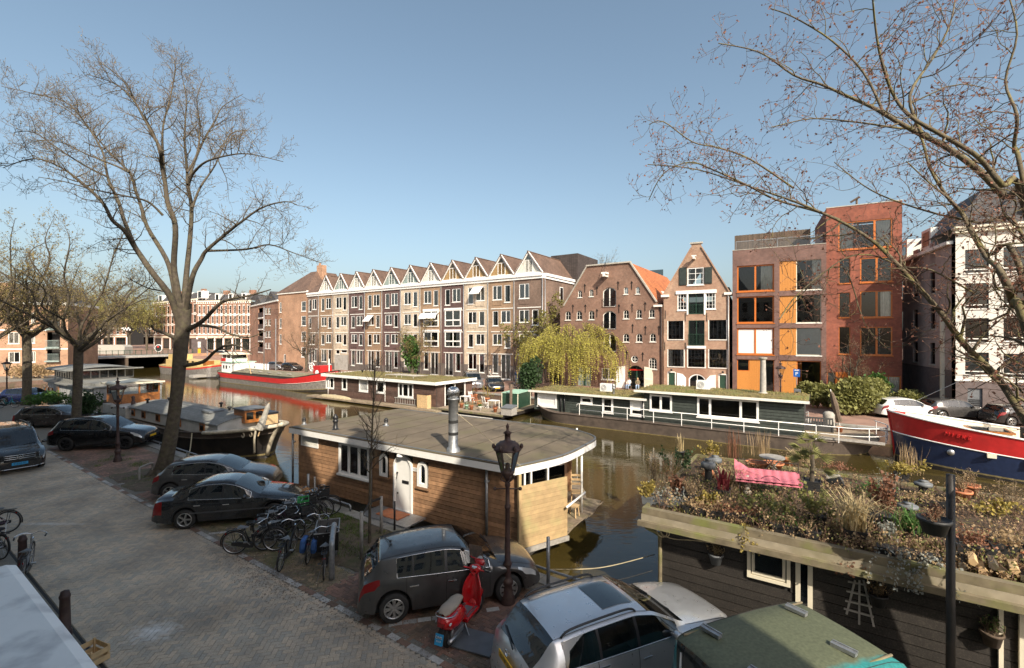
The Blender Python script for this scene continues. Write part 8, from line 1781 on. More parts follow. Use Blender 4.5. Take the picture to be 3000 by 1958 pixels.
yt = Tree(44,.02,7,up=.12,nbud=1); py = gp(1083,1592); ypts = [py,py + Vector((.02,0,2)),py + Vector((.1,0,4)),py + Vector((.16,0,5.6))]; yt.limb(ypts,.055,.012,0,2,5,(.115,.16),(1.15,.45),.38); yt.done('young_tree','slender bare young tree tied to stakes before the brown houseboat',bark='bark',leaf='bud_yellow')
street(45,9.6,3.0,4.2,8,'bud_yellow',.06,.2,label='bare brown tree at the left end of the gabled row',loc=gp(897,1090,ZF),nb=1,twig='twig_red'); street(46,8.6,3.6,3.6,6,'bud_yellow',.09,.3,label='ivy-covered tree in front of the gabled row',loc=gp(1207,1108,ZF),nb=3)
street(47,11.5,3.2,4.6,11,'bud_green',.13,.24,label='yellow-green budding tree before the dark brown end house',loc=gp(1575,1120,ZF),nb=7); street(48,6.6,2.2,2.2,6,'bud_yellow',.04,.16,label='pale bare tree in front of the modern red house',loc=gp(2500,1180,ZF),nb=1); street(49,5.8,1.8,1.7,5,'bud_yellow',.04,.12,label='small bare tree in front of the narrow gable house',loc=gp(2092,1150,ZF),nb=1)
bgt = street(50,20,5,7.5,10,'bud_green',.22,.35,'background_tree','yellow-green budding tree behind the bridge, leftmost',pd(215,1000,150).xy.to_3d() + Vector((0,0,1.4)),'trees beyond the bridge',4,2,ln=(3.2,1.4))
for u,Y,s,l in ((262,165,1.1,'left of the chequered banners'),(318,185,1.25,'between the chequered banners'),(380,175,1.2,'at the right chequered banner'),(430,160,1.05,'left of the striped block'),(468,200,1.3,'highest behind the striped block'),(235,215,1.3,'far behind the orange flats'),(350,240,1.4,'farthest over the bridge')):
	o = dup(bgt,pd(u,1000,Y).xy.to_3d() + Vector((0,0,1.4)),u*.7,'yellow-green budding tree beyond the bridge, ' + l,'trees beyond the bridge'); o.scale = (s,s,s)
street(51,5.5,2,2.6,6,'bud_yellow',.1,.1,'background_tree','bare tree top rising behind the warehouse gable',pd(1775,770,84) - Vector((0,0,3.2)),None,1,2)
# ---- willow, bushes, ivy
T = Tree(52,.06,8,up=.12); b = gp(1680,1134,ZF); T.w.tube(crom([b,b + Vector((.1,0,2)),b + Vector((-.1,0,4))],4),[.35,.3,.28,.26,.24,.22,.2,.2,.2],10); r = T.r
for i in range(13):
	a = r.uniform(0,2*pi); e = r.uniform(1.2,5.0); tp_ = b + Vector((cos(a)*e*1.05,sin(a)*e*.8,r.uniform(5.2,7.6))); T.w.tube(crom([b + Vector((-.1,0,3.8)),lerp(b,tp_,.5) + Vector((0,0,2.4)),tp_],4),.05,5)
cl_ = [(r.uniform(0,2*pi),5.3*sqrt(r.uniform(.02,1)),r.uniform(-1.6,.7)) for _ in range(34)]
for i in range(1700):
	a,e,dz = r.choice(cl_); a += r.gauss(0,.5/max(e,.6)); e += r.gauss(0,.35); p = b + Vector((cos(a)*e*1.05,sin(a)*e*.8,7.6 - .09*e*e + dz + r.uniform(-.4,.3))); L = r.uniform(.6,3.0)*(1.5 if e > 3 else 1); q = Vector(p); d = Vector((cos(a)*.5,sin(a)*.5,.2)); P = [q]
	for k in range(int(L/.22)):
		d = (d + Vector((r.gauss(0,.08),r.gauss(0,.08),-.35))).normalized(); q = q + d*.22
		if q.z < .7: break
		P.append(q)
		for _ in range(2): T.leaf(T.l,q,r.uniform(.07,.15),(d*.6 + Vector((r.gauss(0,.5),r.gauss(0,.5),-.3))).normalized())
	if len(P) > 2: T.t.tube(P,.007,3,caps=False)
T.done('willow_tree','yellow-green weeping willow on the far quay before the warehouse',leaf='willow_leaf')
def bush(name,label,c,size,n,leaf,sz,seed,group=None,strap=False):
	T = Tree(seed,sz); r = T.r; c = Vector(c); lob = [(Vector((r.uniform(-.6,.6)*size[0],r.uniform(-.6,.6)*size[1],size[2]*r.uniform(.45,.95))),r.uniform(.3,.55)) for _ in range(14)]
	for i in range(7): a = r.uniform(0,6.3); T.w.tube([c,c + Vector((cos(a)*size[0]*.4,sin(a)*size[1]*.4,size[2]*.7))],.02,4)
	for _ in range(n):
		o,k = r.choice(lob); v = Vector((r.gauss(0,1),r.gauss(0,1),r.gauss(0,1))).normalized(); p = c + o + Vector((v.x*size[0],v.y*size[1],v.z*size[2]*.8))*k*r.uniform(.6,1.02)
		if p.z < c.z + .02: p.z = c.z + r.uniform(.02,.3)
		T.leaf(T.l,p,sz*r.uniform(.6,1.4),(v + Vector((r.gauss(0,.7),r.gauss(0,.7),r.gauss(0,.6) - (.5 if strap else 0)))).normalized())
	return T.done(name,label,leaf=leaf,cat='shrub',group=group)
bush('bamboo_hedge','big pale green bamboo bush on the far quay left of the navy ship',gp(2530,1215,ZF),(2.9,1.5,2.4),9000,'leaf_bamboo',.2,71,strap=True); bush('bamboo_hedge','pale green bamboo bush behind the stern of the green houseboat',gp(2395,1195,ZF),(1.7,1.1,1.8),3500,'leaf_bamboo',.18,72,strap=True); bush('shrub','round pale green shrub at the alley mouth',gp(2665,1200,ZF),(1.5,1,1.4),2400,'leaf_bamboo',.18,73); bush('shrub','glossy green shrub before the wide window of the red house',gp(2578,1190,ZF),(.9,.7,2.2),1400,'leaf_green',.22,74); bush('shrub','olive shrub on the stern deck of the green houseboat',gp(2300,1262,.2),(.8,.7,1.5),900,'leaf_bamboo',.12,75)
bush('ivy','dark green ivy mantle round the tree before the gabled row',gp(1207,1108,ZF) + Vector((0,0,.3)),(1.4,1.3,4.6),4200,'leaf_green',.24,76); bush('shrub','dark green climber at the foot of the end house beside the green hut',gp(1555,1165,ZF),(1.1,1.0,3.2),2600,'leaf_dark',.2,77); bush('shrub','dark conifer shrub on the near quay behind the brown estate car',gp(262,1245),(.7,.7,1.9),1500,'leaf_dark',.12,78); bush('shrub','low green garden shrubs beside the grey houseboat',gp(150,1192),(2.5,.9,1.0),1600,'leaf_green',.13,79); bush('shrub','leafy green bush at the lower right corner',st(-3.0,8.2,0),(.9,.8,1.9),1500,'leaf_green',.17,80); bush('shrub','dry yellow bushes at the foot of the orange flats',gp(100,1108),(5,1.6,1.6),2200,'leaf_dry',.22,81)
# the roof garden and the pots
GT = GR + .02
def plant(kind,label,p,h,w_,leaf,pot=None,seed=0,cat='plant',group=None):
	"""a plant, in a pot if it has one; its foot at p"""
	t = thing('potted_plant' if pot else 'garden_plant',label,cat,tuple(p),0,group); r = random.Random(seed); z0 = 0; T = Tree(seed,.05)
	if pot:
		kind_p,m,pw,ph = pot; z0 = ph*.85
		if kind_p == 'round': MB().lathe([(0,.0),(pw*.36,0),(pw*.5,ph*.8),(pw*.56,ph*.82),(pw*.56,ph),(pw*.5,ph),(pw*.46,ph*.88),(0,ph*.86)],(0,0,0),14).build('pot',m,t,True)
		else:
			l = pw if kind_p == 'box' else pw*.28; a,b = pw/2,l/2; o = MB(); rz_ = Matrix.Rotation(CR,4,'Z')
			o.grid([[tuple(rz_ @ Vector((sx*a*k,sy*b*k,z))) for sx,sy in ((-1,-1),(1,-1),(1,1),(-1,1))] for k,z in ((.85,0),(1,ph),(.93,ph),(.9,ph*.86))],True); n = len(o.v); o.f.append((n-4,n-3,n-2,n-1)); o.build('pot',m,t)
	def base(): return Vector((r.gauss(0,w_*.16),r.gauss(0,w_*.16),z0)) if not (pot and pot[0] == 'long') else Matrix.Rotation(CR,3,'Z') @ Vector((r.uniform(-.46,.46)*pot[2],r.gauss(0,.03),z0))
	mb = T.l
	if kind in ('grass','flax','reed'):
		for _ in range({'grass': 170,'flax': 34,'reed': 60}[kind]):
			b = base(); a = r.uniform(0,6.3); L = h*r.uniform(.5,1.1); out = {'grass': .55,'flax': .35,'reed': .12}[kind]*r.uniform(.2,1.3); ww = {'grass': .011,'flax': .03,'reed': .008}[kind]; d = Vector((cos(a),sin(a),0)); s_ = Vector((-sin(a),cos(a),0))*ww; n = len(mb.v)
			pts = [b,b + d*L*out*.35 + Vector((0,0,L*.55)),b + d*L*out + Vector((0,0,L*(.85 if kind != 'grass' else .8))),b + d*L*out*(1.5 if kind == 'grass' else 1.2) + Vector((0,0,L*(.72 if kind == 'grass' else 1)))]
			for i,q in enumerate(pts): k = (1,.9,.6,.1)[i]; mb.v += [tuple(q - s_*k),tuple(q + s_*k)]
			mb.f += [(n+2*i,n+2*i+1,n+2*i+3,n+2*i+2) for i in range(3)]
	elif kind in ('twig','leafy'):
		for _ in range(22 if kind == 'twig' else 16):
			b = base(); a = r.uniform(0,6.3); e = w_*.5*r.uniform(.1,1); q = b + Vector((cos(a)*e,sin(a)*e,h*r.uniform(.5,1.05))); m_ = lerp(b,q,.5) + Vector((r.gauss(0,.04),r.gauss(0,.04),0)); T.t.tube([b,m_,q],[.007,.005,.003],3,caps=False)
			for f in (.3,.45,.6,.7,.8,.9,1):
				p_ = lerp(b,q,f); v = Vector((r.gauss(0,1),r.gauss(0,1),r.uniform(0,1.2))).normalized()
				if kind == 'twig': T.t.tube([p_,p_ + v*h*.16],.003,3,caps=False); T.leaf(mb,p_ + v*h*.16,r.uniform(.015,.035)); T.leaf(mb,p_,r.uniform(.015,.03))
				else: [T.leaf(mb,p_ + Vector((r.gauss(0,.03),r.gauss(0,.03),r.gauss(0,.03))),r.uniform(.03,.085)) for _ in range(4)]
	elif kind == 'low':
		for _ in range(360): b = base()*1.0; p_ = b + Vector((r.gauss(0,w_*.22),r.gauss(0,w_*.22 if not (pot and pot[0] == 'long') else .05),abs(r.gauss(0,h*.45)))); T.leaf(mb,p_,r.uniform(.025,.06))
	elif kind == 'trail':
		for _ in range(14):
			q = base(); d = Vector((PX.x*-.6 + r.gauss(0,.3),PX.y*-.6 + r.gauss(0,.3),.35))
			for k in range(10): d = (d + Vector((r.gauss(0,.1),r.gauss(0,.1),-.22))).normalized(); q2 = q + d*h*.13; T.t.tube([q,q2],.004,3,caps=False); q = q2; [T.leaf(mb,q + Vector((r.gauss(0,.02),r.gauss(0,.02),0)),r.uniform(.03,.06)) for _ in range(3)]
	elif kind == 'palm':
		T.w.tube([(0,0,z0),(.03,0,h*.5),(.02,.02,h*.75)],[.06,.05,.045],8)
		for _ in range(16):
			a = r.uniform(0,6.3); el_ = r.uniform(-.2,1.2); d = Vector((cos(a)*cos(el_),sin(a)*cos(el_),sin(el_))); s0_ = Vector((.02,.02,h*r.uniform(.35,.78))); e_ = s0_ + d*r.uniform(.25,.5); T.t.tube([s0_,e_],.007,4)
			for k in range(13): q = d.copy(); q.rotate(Matrix.Rotation((k-6)*.2,3,d.orthogonal())); q.z -= .15; l_ = .42*(1-abs(k-6)*.05); o_ = q.orthogonal().normalized()*.02; n = len(mb.v); mb.v += [tuple(e_),tuple(e_ + q*l_*.5 + o_),tuple(e_ + q*l_),tuple(e_ + q*l_*.5 - o_)]; mb.f.append((n,n+1,n+2,n+3))
	if T.w.v: T.w.build('stem','bark',t,fix=False)
	if T.t.v: T.t.build('stalks','twig',t,fix=False)
	if mb.v: mb.build('foliage',leaf,t,fix=False)
	return t
BX = ('box','pot_black',.34,.3); LP = ('long','pot_grey',.95,.18); LB = ('long','pot_black',.95,.18); TC = ('round','terracotta',.42,.3)
GP = [('low','pale heather and pebbles in the grey planter at the front left roof corner',1950,1480,.3,.5,'leaf_grey',LP),('leafy','yellow leaved sprig in the small pot at the very roof corner',1898,1476,.4,.3,'leaf_yellow',('box','pot_grey',.25,.2)),('leafy','olive bush at the back left of the roof garden',1985,1378,.75,.9,'leaf_dark',None),('twig','red stemmed bush on the left of the roof garden',1960,1420,.8,.7,'leaf_rust',None),('twig','tall dry stalks at the far left roof edge',1915,1408,.8,.5,'leaf_dry',None),('reed','dry grass tuft in a dark bucket at the back left corner',1992,1342,.6,.3,'leaf_straw',('round','pot_black',.3,.26)),
 ('leafy','bright yellow-green shrub behind the dark cowls',2090,1340,.5,.6,'leaf_yellow',None),('reed','tall reddish dry stalks behind the pink cushion',2150,1345,1.1,.8,'leaf_rust',None),('reed','tall straw stalks at the back middle of the roof garden',2230,1335,.9,1.2,'leaf_dry',None),('flax','red spiky flax left of the pale stone figure',2118,1465,.55,.4,'leaf_redblade',BX),('grass','big arching straw grass in front of the pink cushion',2155,1435,.75,.6,'leaf_straw',None),('leafy','yellow leaved shrub left of centre at the roof front',2075,1490,.4,.6,'leaf_yellow',None),('twig','dry brown twiggy plant between grey planter and red flax',2030,1480,.45,.5,'leaf_dry',BX),('leafy','small red-leaved plant behind the grey planter',1985,1470,.35,.35,'leaf_rust',BX),
 ('low','creeping ground plant with rust leaves along the roof front',2150,1520,.2,.9,'leaf_rust',LB),('low','dry seedlings in the long black planter at the roof front',2060,1508,.2,.6,'leaf_dry',LB),('trail','pale variegated ivy hanging over the roof edge left of the window',2185,1542,.5,.3,'leaf_yellow',None),('leafy','dry olive shrub above the hanging pot',2245,1530,.5,.8,'leaf_bamboo',LB),('palm','young fan palm in a black square pot beside the pink cushion',2378,1440,1.5,.8,'leaf_bamboo',('box','pot_black',.42,.32)),('grass','pale grass tuft behind the palm',2350,1360,.6,.6,'leaf_straw',None),('twig','pale dry shrub left of the palm',2330,1372,.6,.7,'leaf_dry',None),
 ('leafy','broad olive shrub in the middle of the roof front',2395,1545,.6,1.0,'leaf_bamboo',BX),('twig','pale dry heather in the front planter above the window',2330,1565,.3,.7,'leaf_dry',LB),('low','small green herb in the front planter',2295,1552,.2,.4,'leaf_green',LB),('grass','tall pale ornamental grass with plume, right of centre',2505,1590,.85,.6,'leaf_straw',('box','pot_black',.4,.3)),('leafy','rose bush with rusty leaves right of the ornamental grass',2585,1545,.95,.5,'leaf_rust',('box','pot_black',.45,.3)),('grass','dense fresh green grass clump beside the rose bush',2680,1590,.45,1.0,'leaf_green',BX),('leafy','grey leaved small shrub at the foot of the rose bush',2610,1590,.4,.3,'leaf_grey',None),('trail','blue-green ivy trailing over the roof edge right of centre',2660,1640,.7,.5,'leaf_grey',LB),('trail','rusty ivy trailing at the ornamental grass foot',2470,1600,.5,.3,'leaf_rust',None),
 ('leafy','yellow autumn shrub in pots at the back right',2640,1415,.35,1.1,'leaf_yellow',BX),('reed','tall dry reeds in front of the navy ship bow',2660,1385,.9,.9,'leaf_dry',None),('twig','dead plant in the terracotta pot right of the pole, front one',2815,1470,.4,.3,'leaf_dry',TC),('twig','dead plant in the terracotta pot right of the pole, rear one',2840,1450,.4,.35,'leaf_dry',('round','terracotta',.4,.28)),('leafy','yellowing bramble patch at the right of the roof garden',2900,1500,.35,1.3,'leaf_yellow',None),('low','brown leafy patch at the right roof front',2880,1590,.25,1.3,'leaf_dry',None),('low','dry plant in the black box second from the right',2850,1640,.3,.5,'leaf_rust',('box','pot_black',.55,.34)),('low','dry plant in the black box at the right edge',2950,1640,.3,.5,'leaf_dry',('box','pot_black',.5,.34)),('trail','pale flowering ivy right of the mooring pole',2815,1630,.4,.3,'leaf_grey',BX),('low','green succulent patch left of the flat slab',2560,1440,.25,.9,'leaf_green',None),('low','red succulent patch at the back edge behind the palm',2455,1372,.15,.8,'leaf_rust',None),('low','mossy grass patch under the pink cushion',2230,1440,.18,1.4,'leaf_green',None),('twig','dry bramble canes at the right edge of the roof',2960,1480,.6,1.0,'leaf_dry',None),('low','dead leaves heap left of the mooring pole',2700,1480,.15,1.2,'leaf_dry',LB),('twig','sparse grey shrub left of the dark roof vent',2600,1470,.5,.6,'leaf_grey',BX)]
for i,(k,l,u,v,h_,w_,lf,pot) in enumerate(GP): plant(k,l,gp(u,v,GT),h_,w_,lf,pot,200+i,group='plants of the roof garden')
rr = random.Random(9); mb = MB(); m2 = MB()
for i in range(15000):
	x,y = rr.uniform(.15,13.5),rr.uniform(.2,5.95); s_ = rr.uniform(.012,.04); a = rr.uniform(0,6.3); z = GR + .004 + rr.uniform(0,.03); (mb if i % 5 else m2).quad(*[(x + s_*cos(a+k)*f,y + s_*sin(a+k)*f,z + rr.uniform(0,.02)) for k,f in ((0,1),(1.5,.5),(3.1,1),(4.6,.5))])
	if i % 4 == 0 and (sin(x*1.7) + cos(y*2.1 + x)) > .2: blade(m2,(x,y,GR+.01),rr.uniform(.04,.14),.02,.08)
tg = Tree(99,.05); r = tg.r; tl = MB()
for i in range(900):
	p = Vector((r.uniform(.3,13.5),r.choice([r.uniform(.25,1.6),r.uniform(.25,5.8)]),GR)); big = r.uniform(.1,.55)
	for _ in range(5):
		v = Vector((r.gauss(0,.6),r.gauss(0,.6),1)).normalized(); q = p + Vector((r.gauss(0,.12),r.gauss(0,.12),0)); tg.t.tube([q,q + v*big*.6,q + v*big + Vector((r.gauss(0,.05),r.gauss(0,.05),-.02))],.004,3,caps=False)
		for k in range(6): tg.leaf(tg.l if i % 3 else tl,q + v*big*r.uniform(.3,1) + Vector((r.gauss(0,.05),r.gauss(0,.05),0)),r.uniform(.02,.055))
for m_,nm,mm in ((tg.t,'dry_stems','twig_red'),(tg.l,'dry_leaves','leaf_dry'),(tl,'green_leaves','leaf_bamboo')): m_.build(nm,mm,gt,fix=False)['kind'] = 'stuff'
mat('mulch',(.15,.09,.05),.95,var=.4,scale=2,bump=0,island=.55)
o = mb.build('leaf_mulch','mulch',gt,fix=False); o['kind'] = 'stuff'; o = m2.build('moss_and_weeds','leaf_bamboo',gt,fix=False); o['kind'] = 'stuff'
# pink cushion on a wire bench
mat('pink_cloth',(.46,.13,.17),.85,var=.12); a_,b_ = gp(2165,1395,2.45),gp(2345,1425,2.35); d = b_-a_; an = atan2(d.y,d.x); t = thing('wire_bench','black wire garden bench under the pink cushion','bench',(a_.x,a_.y,GR),an); L = d.to_2d().length
for x in (0,L): MB().tube(crom([(x,-.25,0),(x,-.2,.4),(x,.2,.42),(x,.3,.9)],4),.012,5).tube([(x,.25,0),(x,.2,.42)],.012,5).build('leg','iron',t)
MB().tube([(0,-.2,.4),(L,-.2,.4)],.012,5).tube([(0,.3,.85),(L,.3,.85)],.012,5).build('rail','iron',t); MB().ring((L*.5,-.24,.3),.3,.008,'Y',16,4,0,pi).ring((L*.25,-.24,.3),.2,.008,'Y',16,4,0,pi).build('scroll','iron',t)
rows = [[(x,lerp(-.3,.32,j/12),.46 + .16*max(0,(j-7)/5)**1.3 + .06*abs(sin(x*pi/.2))*abs(sin(j*pi/3)) + (.16*(1-x/.25) if x < .25 and j > 9 else 0)) for j in range(13)] for x in [L*1.08*i/40-.1 for i in range(41)]]
o = MB().grid(rows).grid([[(x,y,z-.07) for x,y,z in rw_] for rw_ in rows]).build('bench_cushion','pink_cloth',None,True,loc=(a_.x,a_.y,GR),rot=(0,0,an)); tag(o,'tufted pink bench cushion lying on the roof garden','cushion')
def cowl(label,p,h,m='pot_black'): t = thing('roof_cowl',label,'vent',tuple(p),0,'cowls of the roof garden'); MB().lathe([(.1,0),(.1,h*.6)],(0,0,0),12).build('pipe',m,t,True); MB().lathe([(.1,h*.6),(.2,h*.62),(.2,h*.8),(.16,h*.84),(.08,h*.9),(.12,h*.95),(0,h)],(0,0,0),12).build('cap','pot_grey',t,True)
cowl('black roof cowl in front of the pink cushion, tallest',gp(2075,1418,GT),.75); cowl('round black roof cowl behind the tallest one',gp(2095,1385,GT),.55); cowl('squat dark vent on pale foot right of the rose bush',gp(2660,1515,GT),.35); cowl('small dark vent beside the yellow shrub',gp(2705,1450,GT),.4)
def pot(label,p,r_,h_,m='terracotta',lean=0): t = thing('plant_pot',label,'pot',tuple(p),0,'empty pots'); o = MB().lathe([(0,.01),(r_*.7,0),(r_*.95,h_*.8),(r_*1.05,h_*.82),(r_*1.05,h_),(r_*.95,h_),(r_*.85,h_*.7),(0,h_*.7)],(0,0,0),14).build('pot',m,t,True); t.rotation_euler = (0,lean,0)
pot('wide terracotta bowl behind the pink cushion, left one',gp(2215,1378,GT),.3,.28); pot('stack of terracotta bowls under the folding table',gp(2265,1375,GT),.3,.22); pot('small terracotta pot right of the folding table',gp(2310,1370,GT),.16,.3); pot('tipped terracotta pot beside the tallest black cowl',gp(2060,1395,GT),.17,.3,lean=1.2); pot('tipped black pot right of the palm',gp(2425,1420,GT),.2,.36,'pot_black',1.3); pot('terracotta pot at the right edge of the roof',gp(2990,1650,GT),.2,.3)
t = thing('folding_table','small round folding table behind the pink cushion','table',tuple(gp(2262,1388,GT)),0); MB().lathe([(0,.5),(.36,.5),(.36,.53),(0,.53)],(0,0,0),18).build('top','wood_grey',t); [MB().bar((s_*.22,y,0),(-s_*.2,y,.5),.025).build('leg','wood_grey',t) for s_ in (-1,1) for y in (-.12,.12)]
o = MB().cbox((0,0,.15),(.34,.06,.3),(.2,0,0)).build('stone_slab','concrete',None,loc=gp(2440,1420,GT),rot=(0,0,-.4),bevel=.01); tag(o,'grey stone slab leaning right of the palm','slab')
t = thing('stone_figure','small pale stone garden figure left of the mossy patch','statue',tuple(gp(2190,1445,GT)),0); MB().lathe([(.1,0),(.1,.06),(.05,.09),(.09,.2),(.07,.32),(.04,.36)],(0,0,0),10).build('body','stone',t,True); MB().ball((0,0,.42),.07,8,6).build('head','stone',t,True)
t = thing('log_pile','split firewood logs stacked at the right roof edge','logs',tuple(gp(2930,1690,GT)),CR)
for i in range(9): MB().tube([(i*.13-.5,-.12,.08+.12*(i % 2)),(i*.13-.45,.25,.09+.12*(i % 2))],.07,5).build('log','wood_raw' if i % 3 else 'bark',t)
PGp = Plane(PG.p0 - PG.n*.12,GZ)
def hang(label,u,v,h_,m,lf,seed,pl_=True):
	q = PGp.hit(u,v); t = plant('twig',label,q,.3,.35,lf,('round',m,.3,.24),seed,group='hanging pots'); MB().tube([(-.13,0,.22),(0,0,.62),(.13,0,.22)],.005,4).build('hanger','iron',t); return t
hang('grey hanging pot of dry plant on the black boarded wall',2097,1652,.3,'pot_grey','leaf_straw',301); hang('dark hanging pot of dry plant beside the trellis',2572,1775,.3,'pot_black','leaf_dry',302); hang('brown hanging basket with green leaves at the lower right',2905,1890,.3,'timber_dark','leaf_green',303)
t = thing('trellis','pale wooden fan trellis on the black boarded wall','trellis',(0,0,0),0)
for (a,b) in (((2505,1700),(2480,1800)),((2518,1700),(2517,1830)),((2530,1700),(2560,1836)),((2484,1704),(2540,1715)),((2480,1732),(2550,1748)),((2476,1760),(2555,1778)),((2472,1783),(2560,1808))): MB().bar(PGp.hit(*a,.08),PGp.hit(*b,.08),.02,.035).build('lath','wood_grey',t)
p = pd(2785,1500,7.75); o = MB().tube([(0,0,-1.6),(0,0,3.95)],[.066,.06],10).build('mooring_pole','hull_black',None,True,loc=(p.x,p.y,0)); tag(o,'tall mossy mooring pole in front of the garden houseboat','pole')
t = plant('twig','dark hanging basket of dead plant on the mooring pole',Vector((p.x-.28,p.y,2.95)),.25,.4,'leaf_rust',('round','pot_black',.42,.26),304)
# terrace pots, chairs, tables; stern furniture of the green houseboat
for i,(u,v,k,lf,pm,l) in enumerate(((1352,1195,'low','leaf_dry','terracotta','tan pot at the left end of the terrace edge'),(1367,1199,'twig','leaf_green','mint_paint','mint green pot on the terrace edge'),(1381,1201,'low','leaf_dry','terracotta','tall terracotta pot on the terrace edge'),(1407,1204,'low','leaf_green','white_paint','white pot on the terrace edge'),(1451,1208,'low','leaf_rust','terracotta','terracotta pot beside the grey storage box'),(1427,1178,'leafy','leaf_yellow','terracotta','yellow-green bush in a big terracotta pot on the terrace'),(1396,1165,'leafy','leaf_rust','terracotta','red-brown bush in a pot on the terrace before the camper van'),(1375,1168,'leafy','leaf_yellow','terracotta','yellow-red bush in a pot at the terrace back'),(1405,1193,'grass','leaf_straw','terracotta','straw grass pot on the terrace'))):
	big = k == 'leafy'; plant(k,l,gp(u,v,ZP),1.3 if big else .35,1.2 if big else .35,lf,('round',pm,.5 if big else .36,.4),400+i,group='pots on the terrace')
chair('garden_chair','pale blue folding chair on the terrace pontoon',gp(1424,1194,ZP),2.2,'white_paint'); chair('garden_chair','white chair at the white terrace table',gp(1382,1178,ZP),.6,'white_clean'); chair('wicker_armchair','orange wicker armchair on the terrace pontoon',gp(1396,1186,ZP),2.6,'terracotta',.42,.62,False)
def table(label,p,m): t = thing('garden_table',label,'table',tuple(p),CR); MB().box(-.45,.45,-.35,.35,.7,.74).build('top',m,t); [MB().box(x-.025,x+.025,y-.025,y+.025,0,.7).build('leg',m,t) for x in (-.4,.4) for y in (-.3,.3)]
table('white garden table at the left of the terrace pontoon',gp(1364,1183,ZP),'white_clean'); table('small white table at the right of the terrace pontoon',gp(1446,1197,ZP),'white_clean')
t = thing('garden_bench','dark grey slatted storage bench on the stern of the green houseboat','bench',tuple(gp(2395,1262,.2)),CR); MB().box(-.8,.8,-.25,.3,.02,.42).build('seat_box','plastic_grey',t); MB().box(-.82,.82,-.3,-.25,.8,.9).build('top_rail','plastic_grey',t); [MB().box(-.75+i*.15,-.67+i*.15,-.3,-.26,.42,.8).build('slat','plastic_grey',t) for i in range(11)]; MB().box(-.85,-.78,-.3,.3,0,.62).build('arm','plastic_grey',t); MB().box(.78,.85,-.3,.3,0,.62).build('arm','plastic_grey',t)
chair('deck_chair','white deck chair on the stern of the green houseboat',gp(2355,1245,.2),2.4,'white_clean',.4,.7,False); pot('terracotta pot at the stern rail of the green houseboat',gp(2460,1266,.2),.2,.34)
t = thing('folded_parasol','folded brown parasol leaning at the stern of the green houseboat','parasol',tuple(gp(2448,1250,.2)),0); MB().tube([(.3,0,0),(-.35,0,2.5)],.03,6).build('pole','white_clean',t); MB().tube([(.25,0,.35),(.12,0,.8),(-.05,0,1.5),(-.25,0,2.2),(-.3,0,2.4)],[.2,.17,.2,.12,.02],8).build('canopy','timber_dark',t)
t = thing('covered_barbecue','pale covered barbecue on the stern of the green houseboat','barbecue',tuple(gp(2428,1248,.2)),0); MB().lathe([(.36,0),(.34,.5),(.36,.8),(.25,.95),(0,1)],(0,0,0),9).build('cover','tarp_grey',t,True)
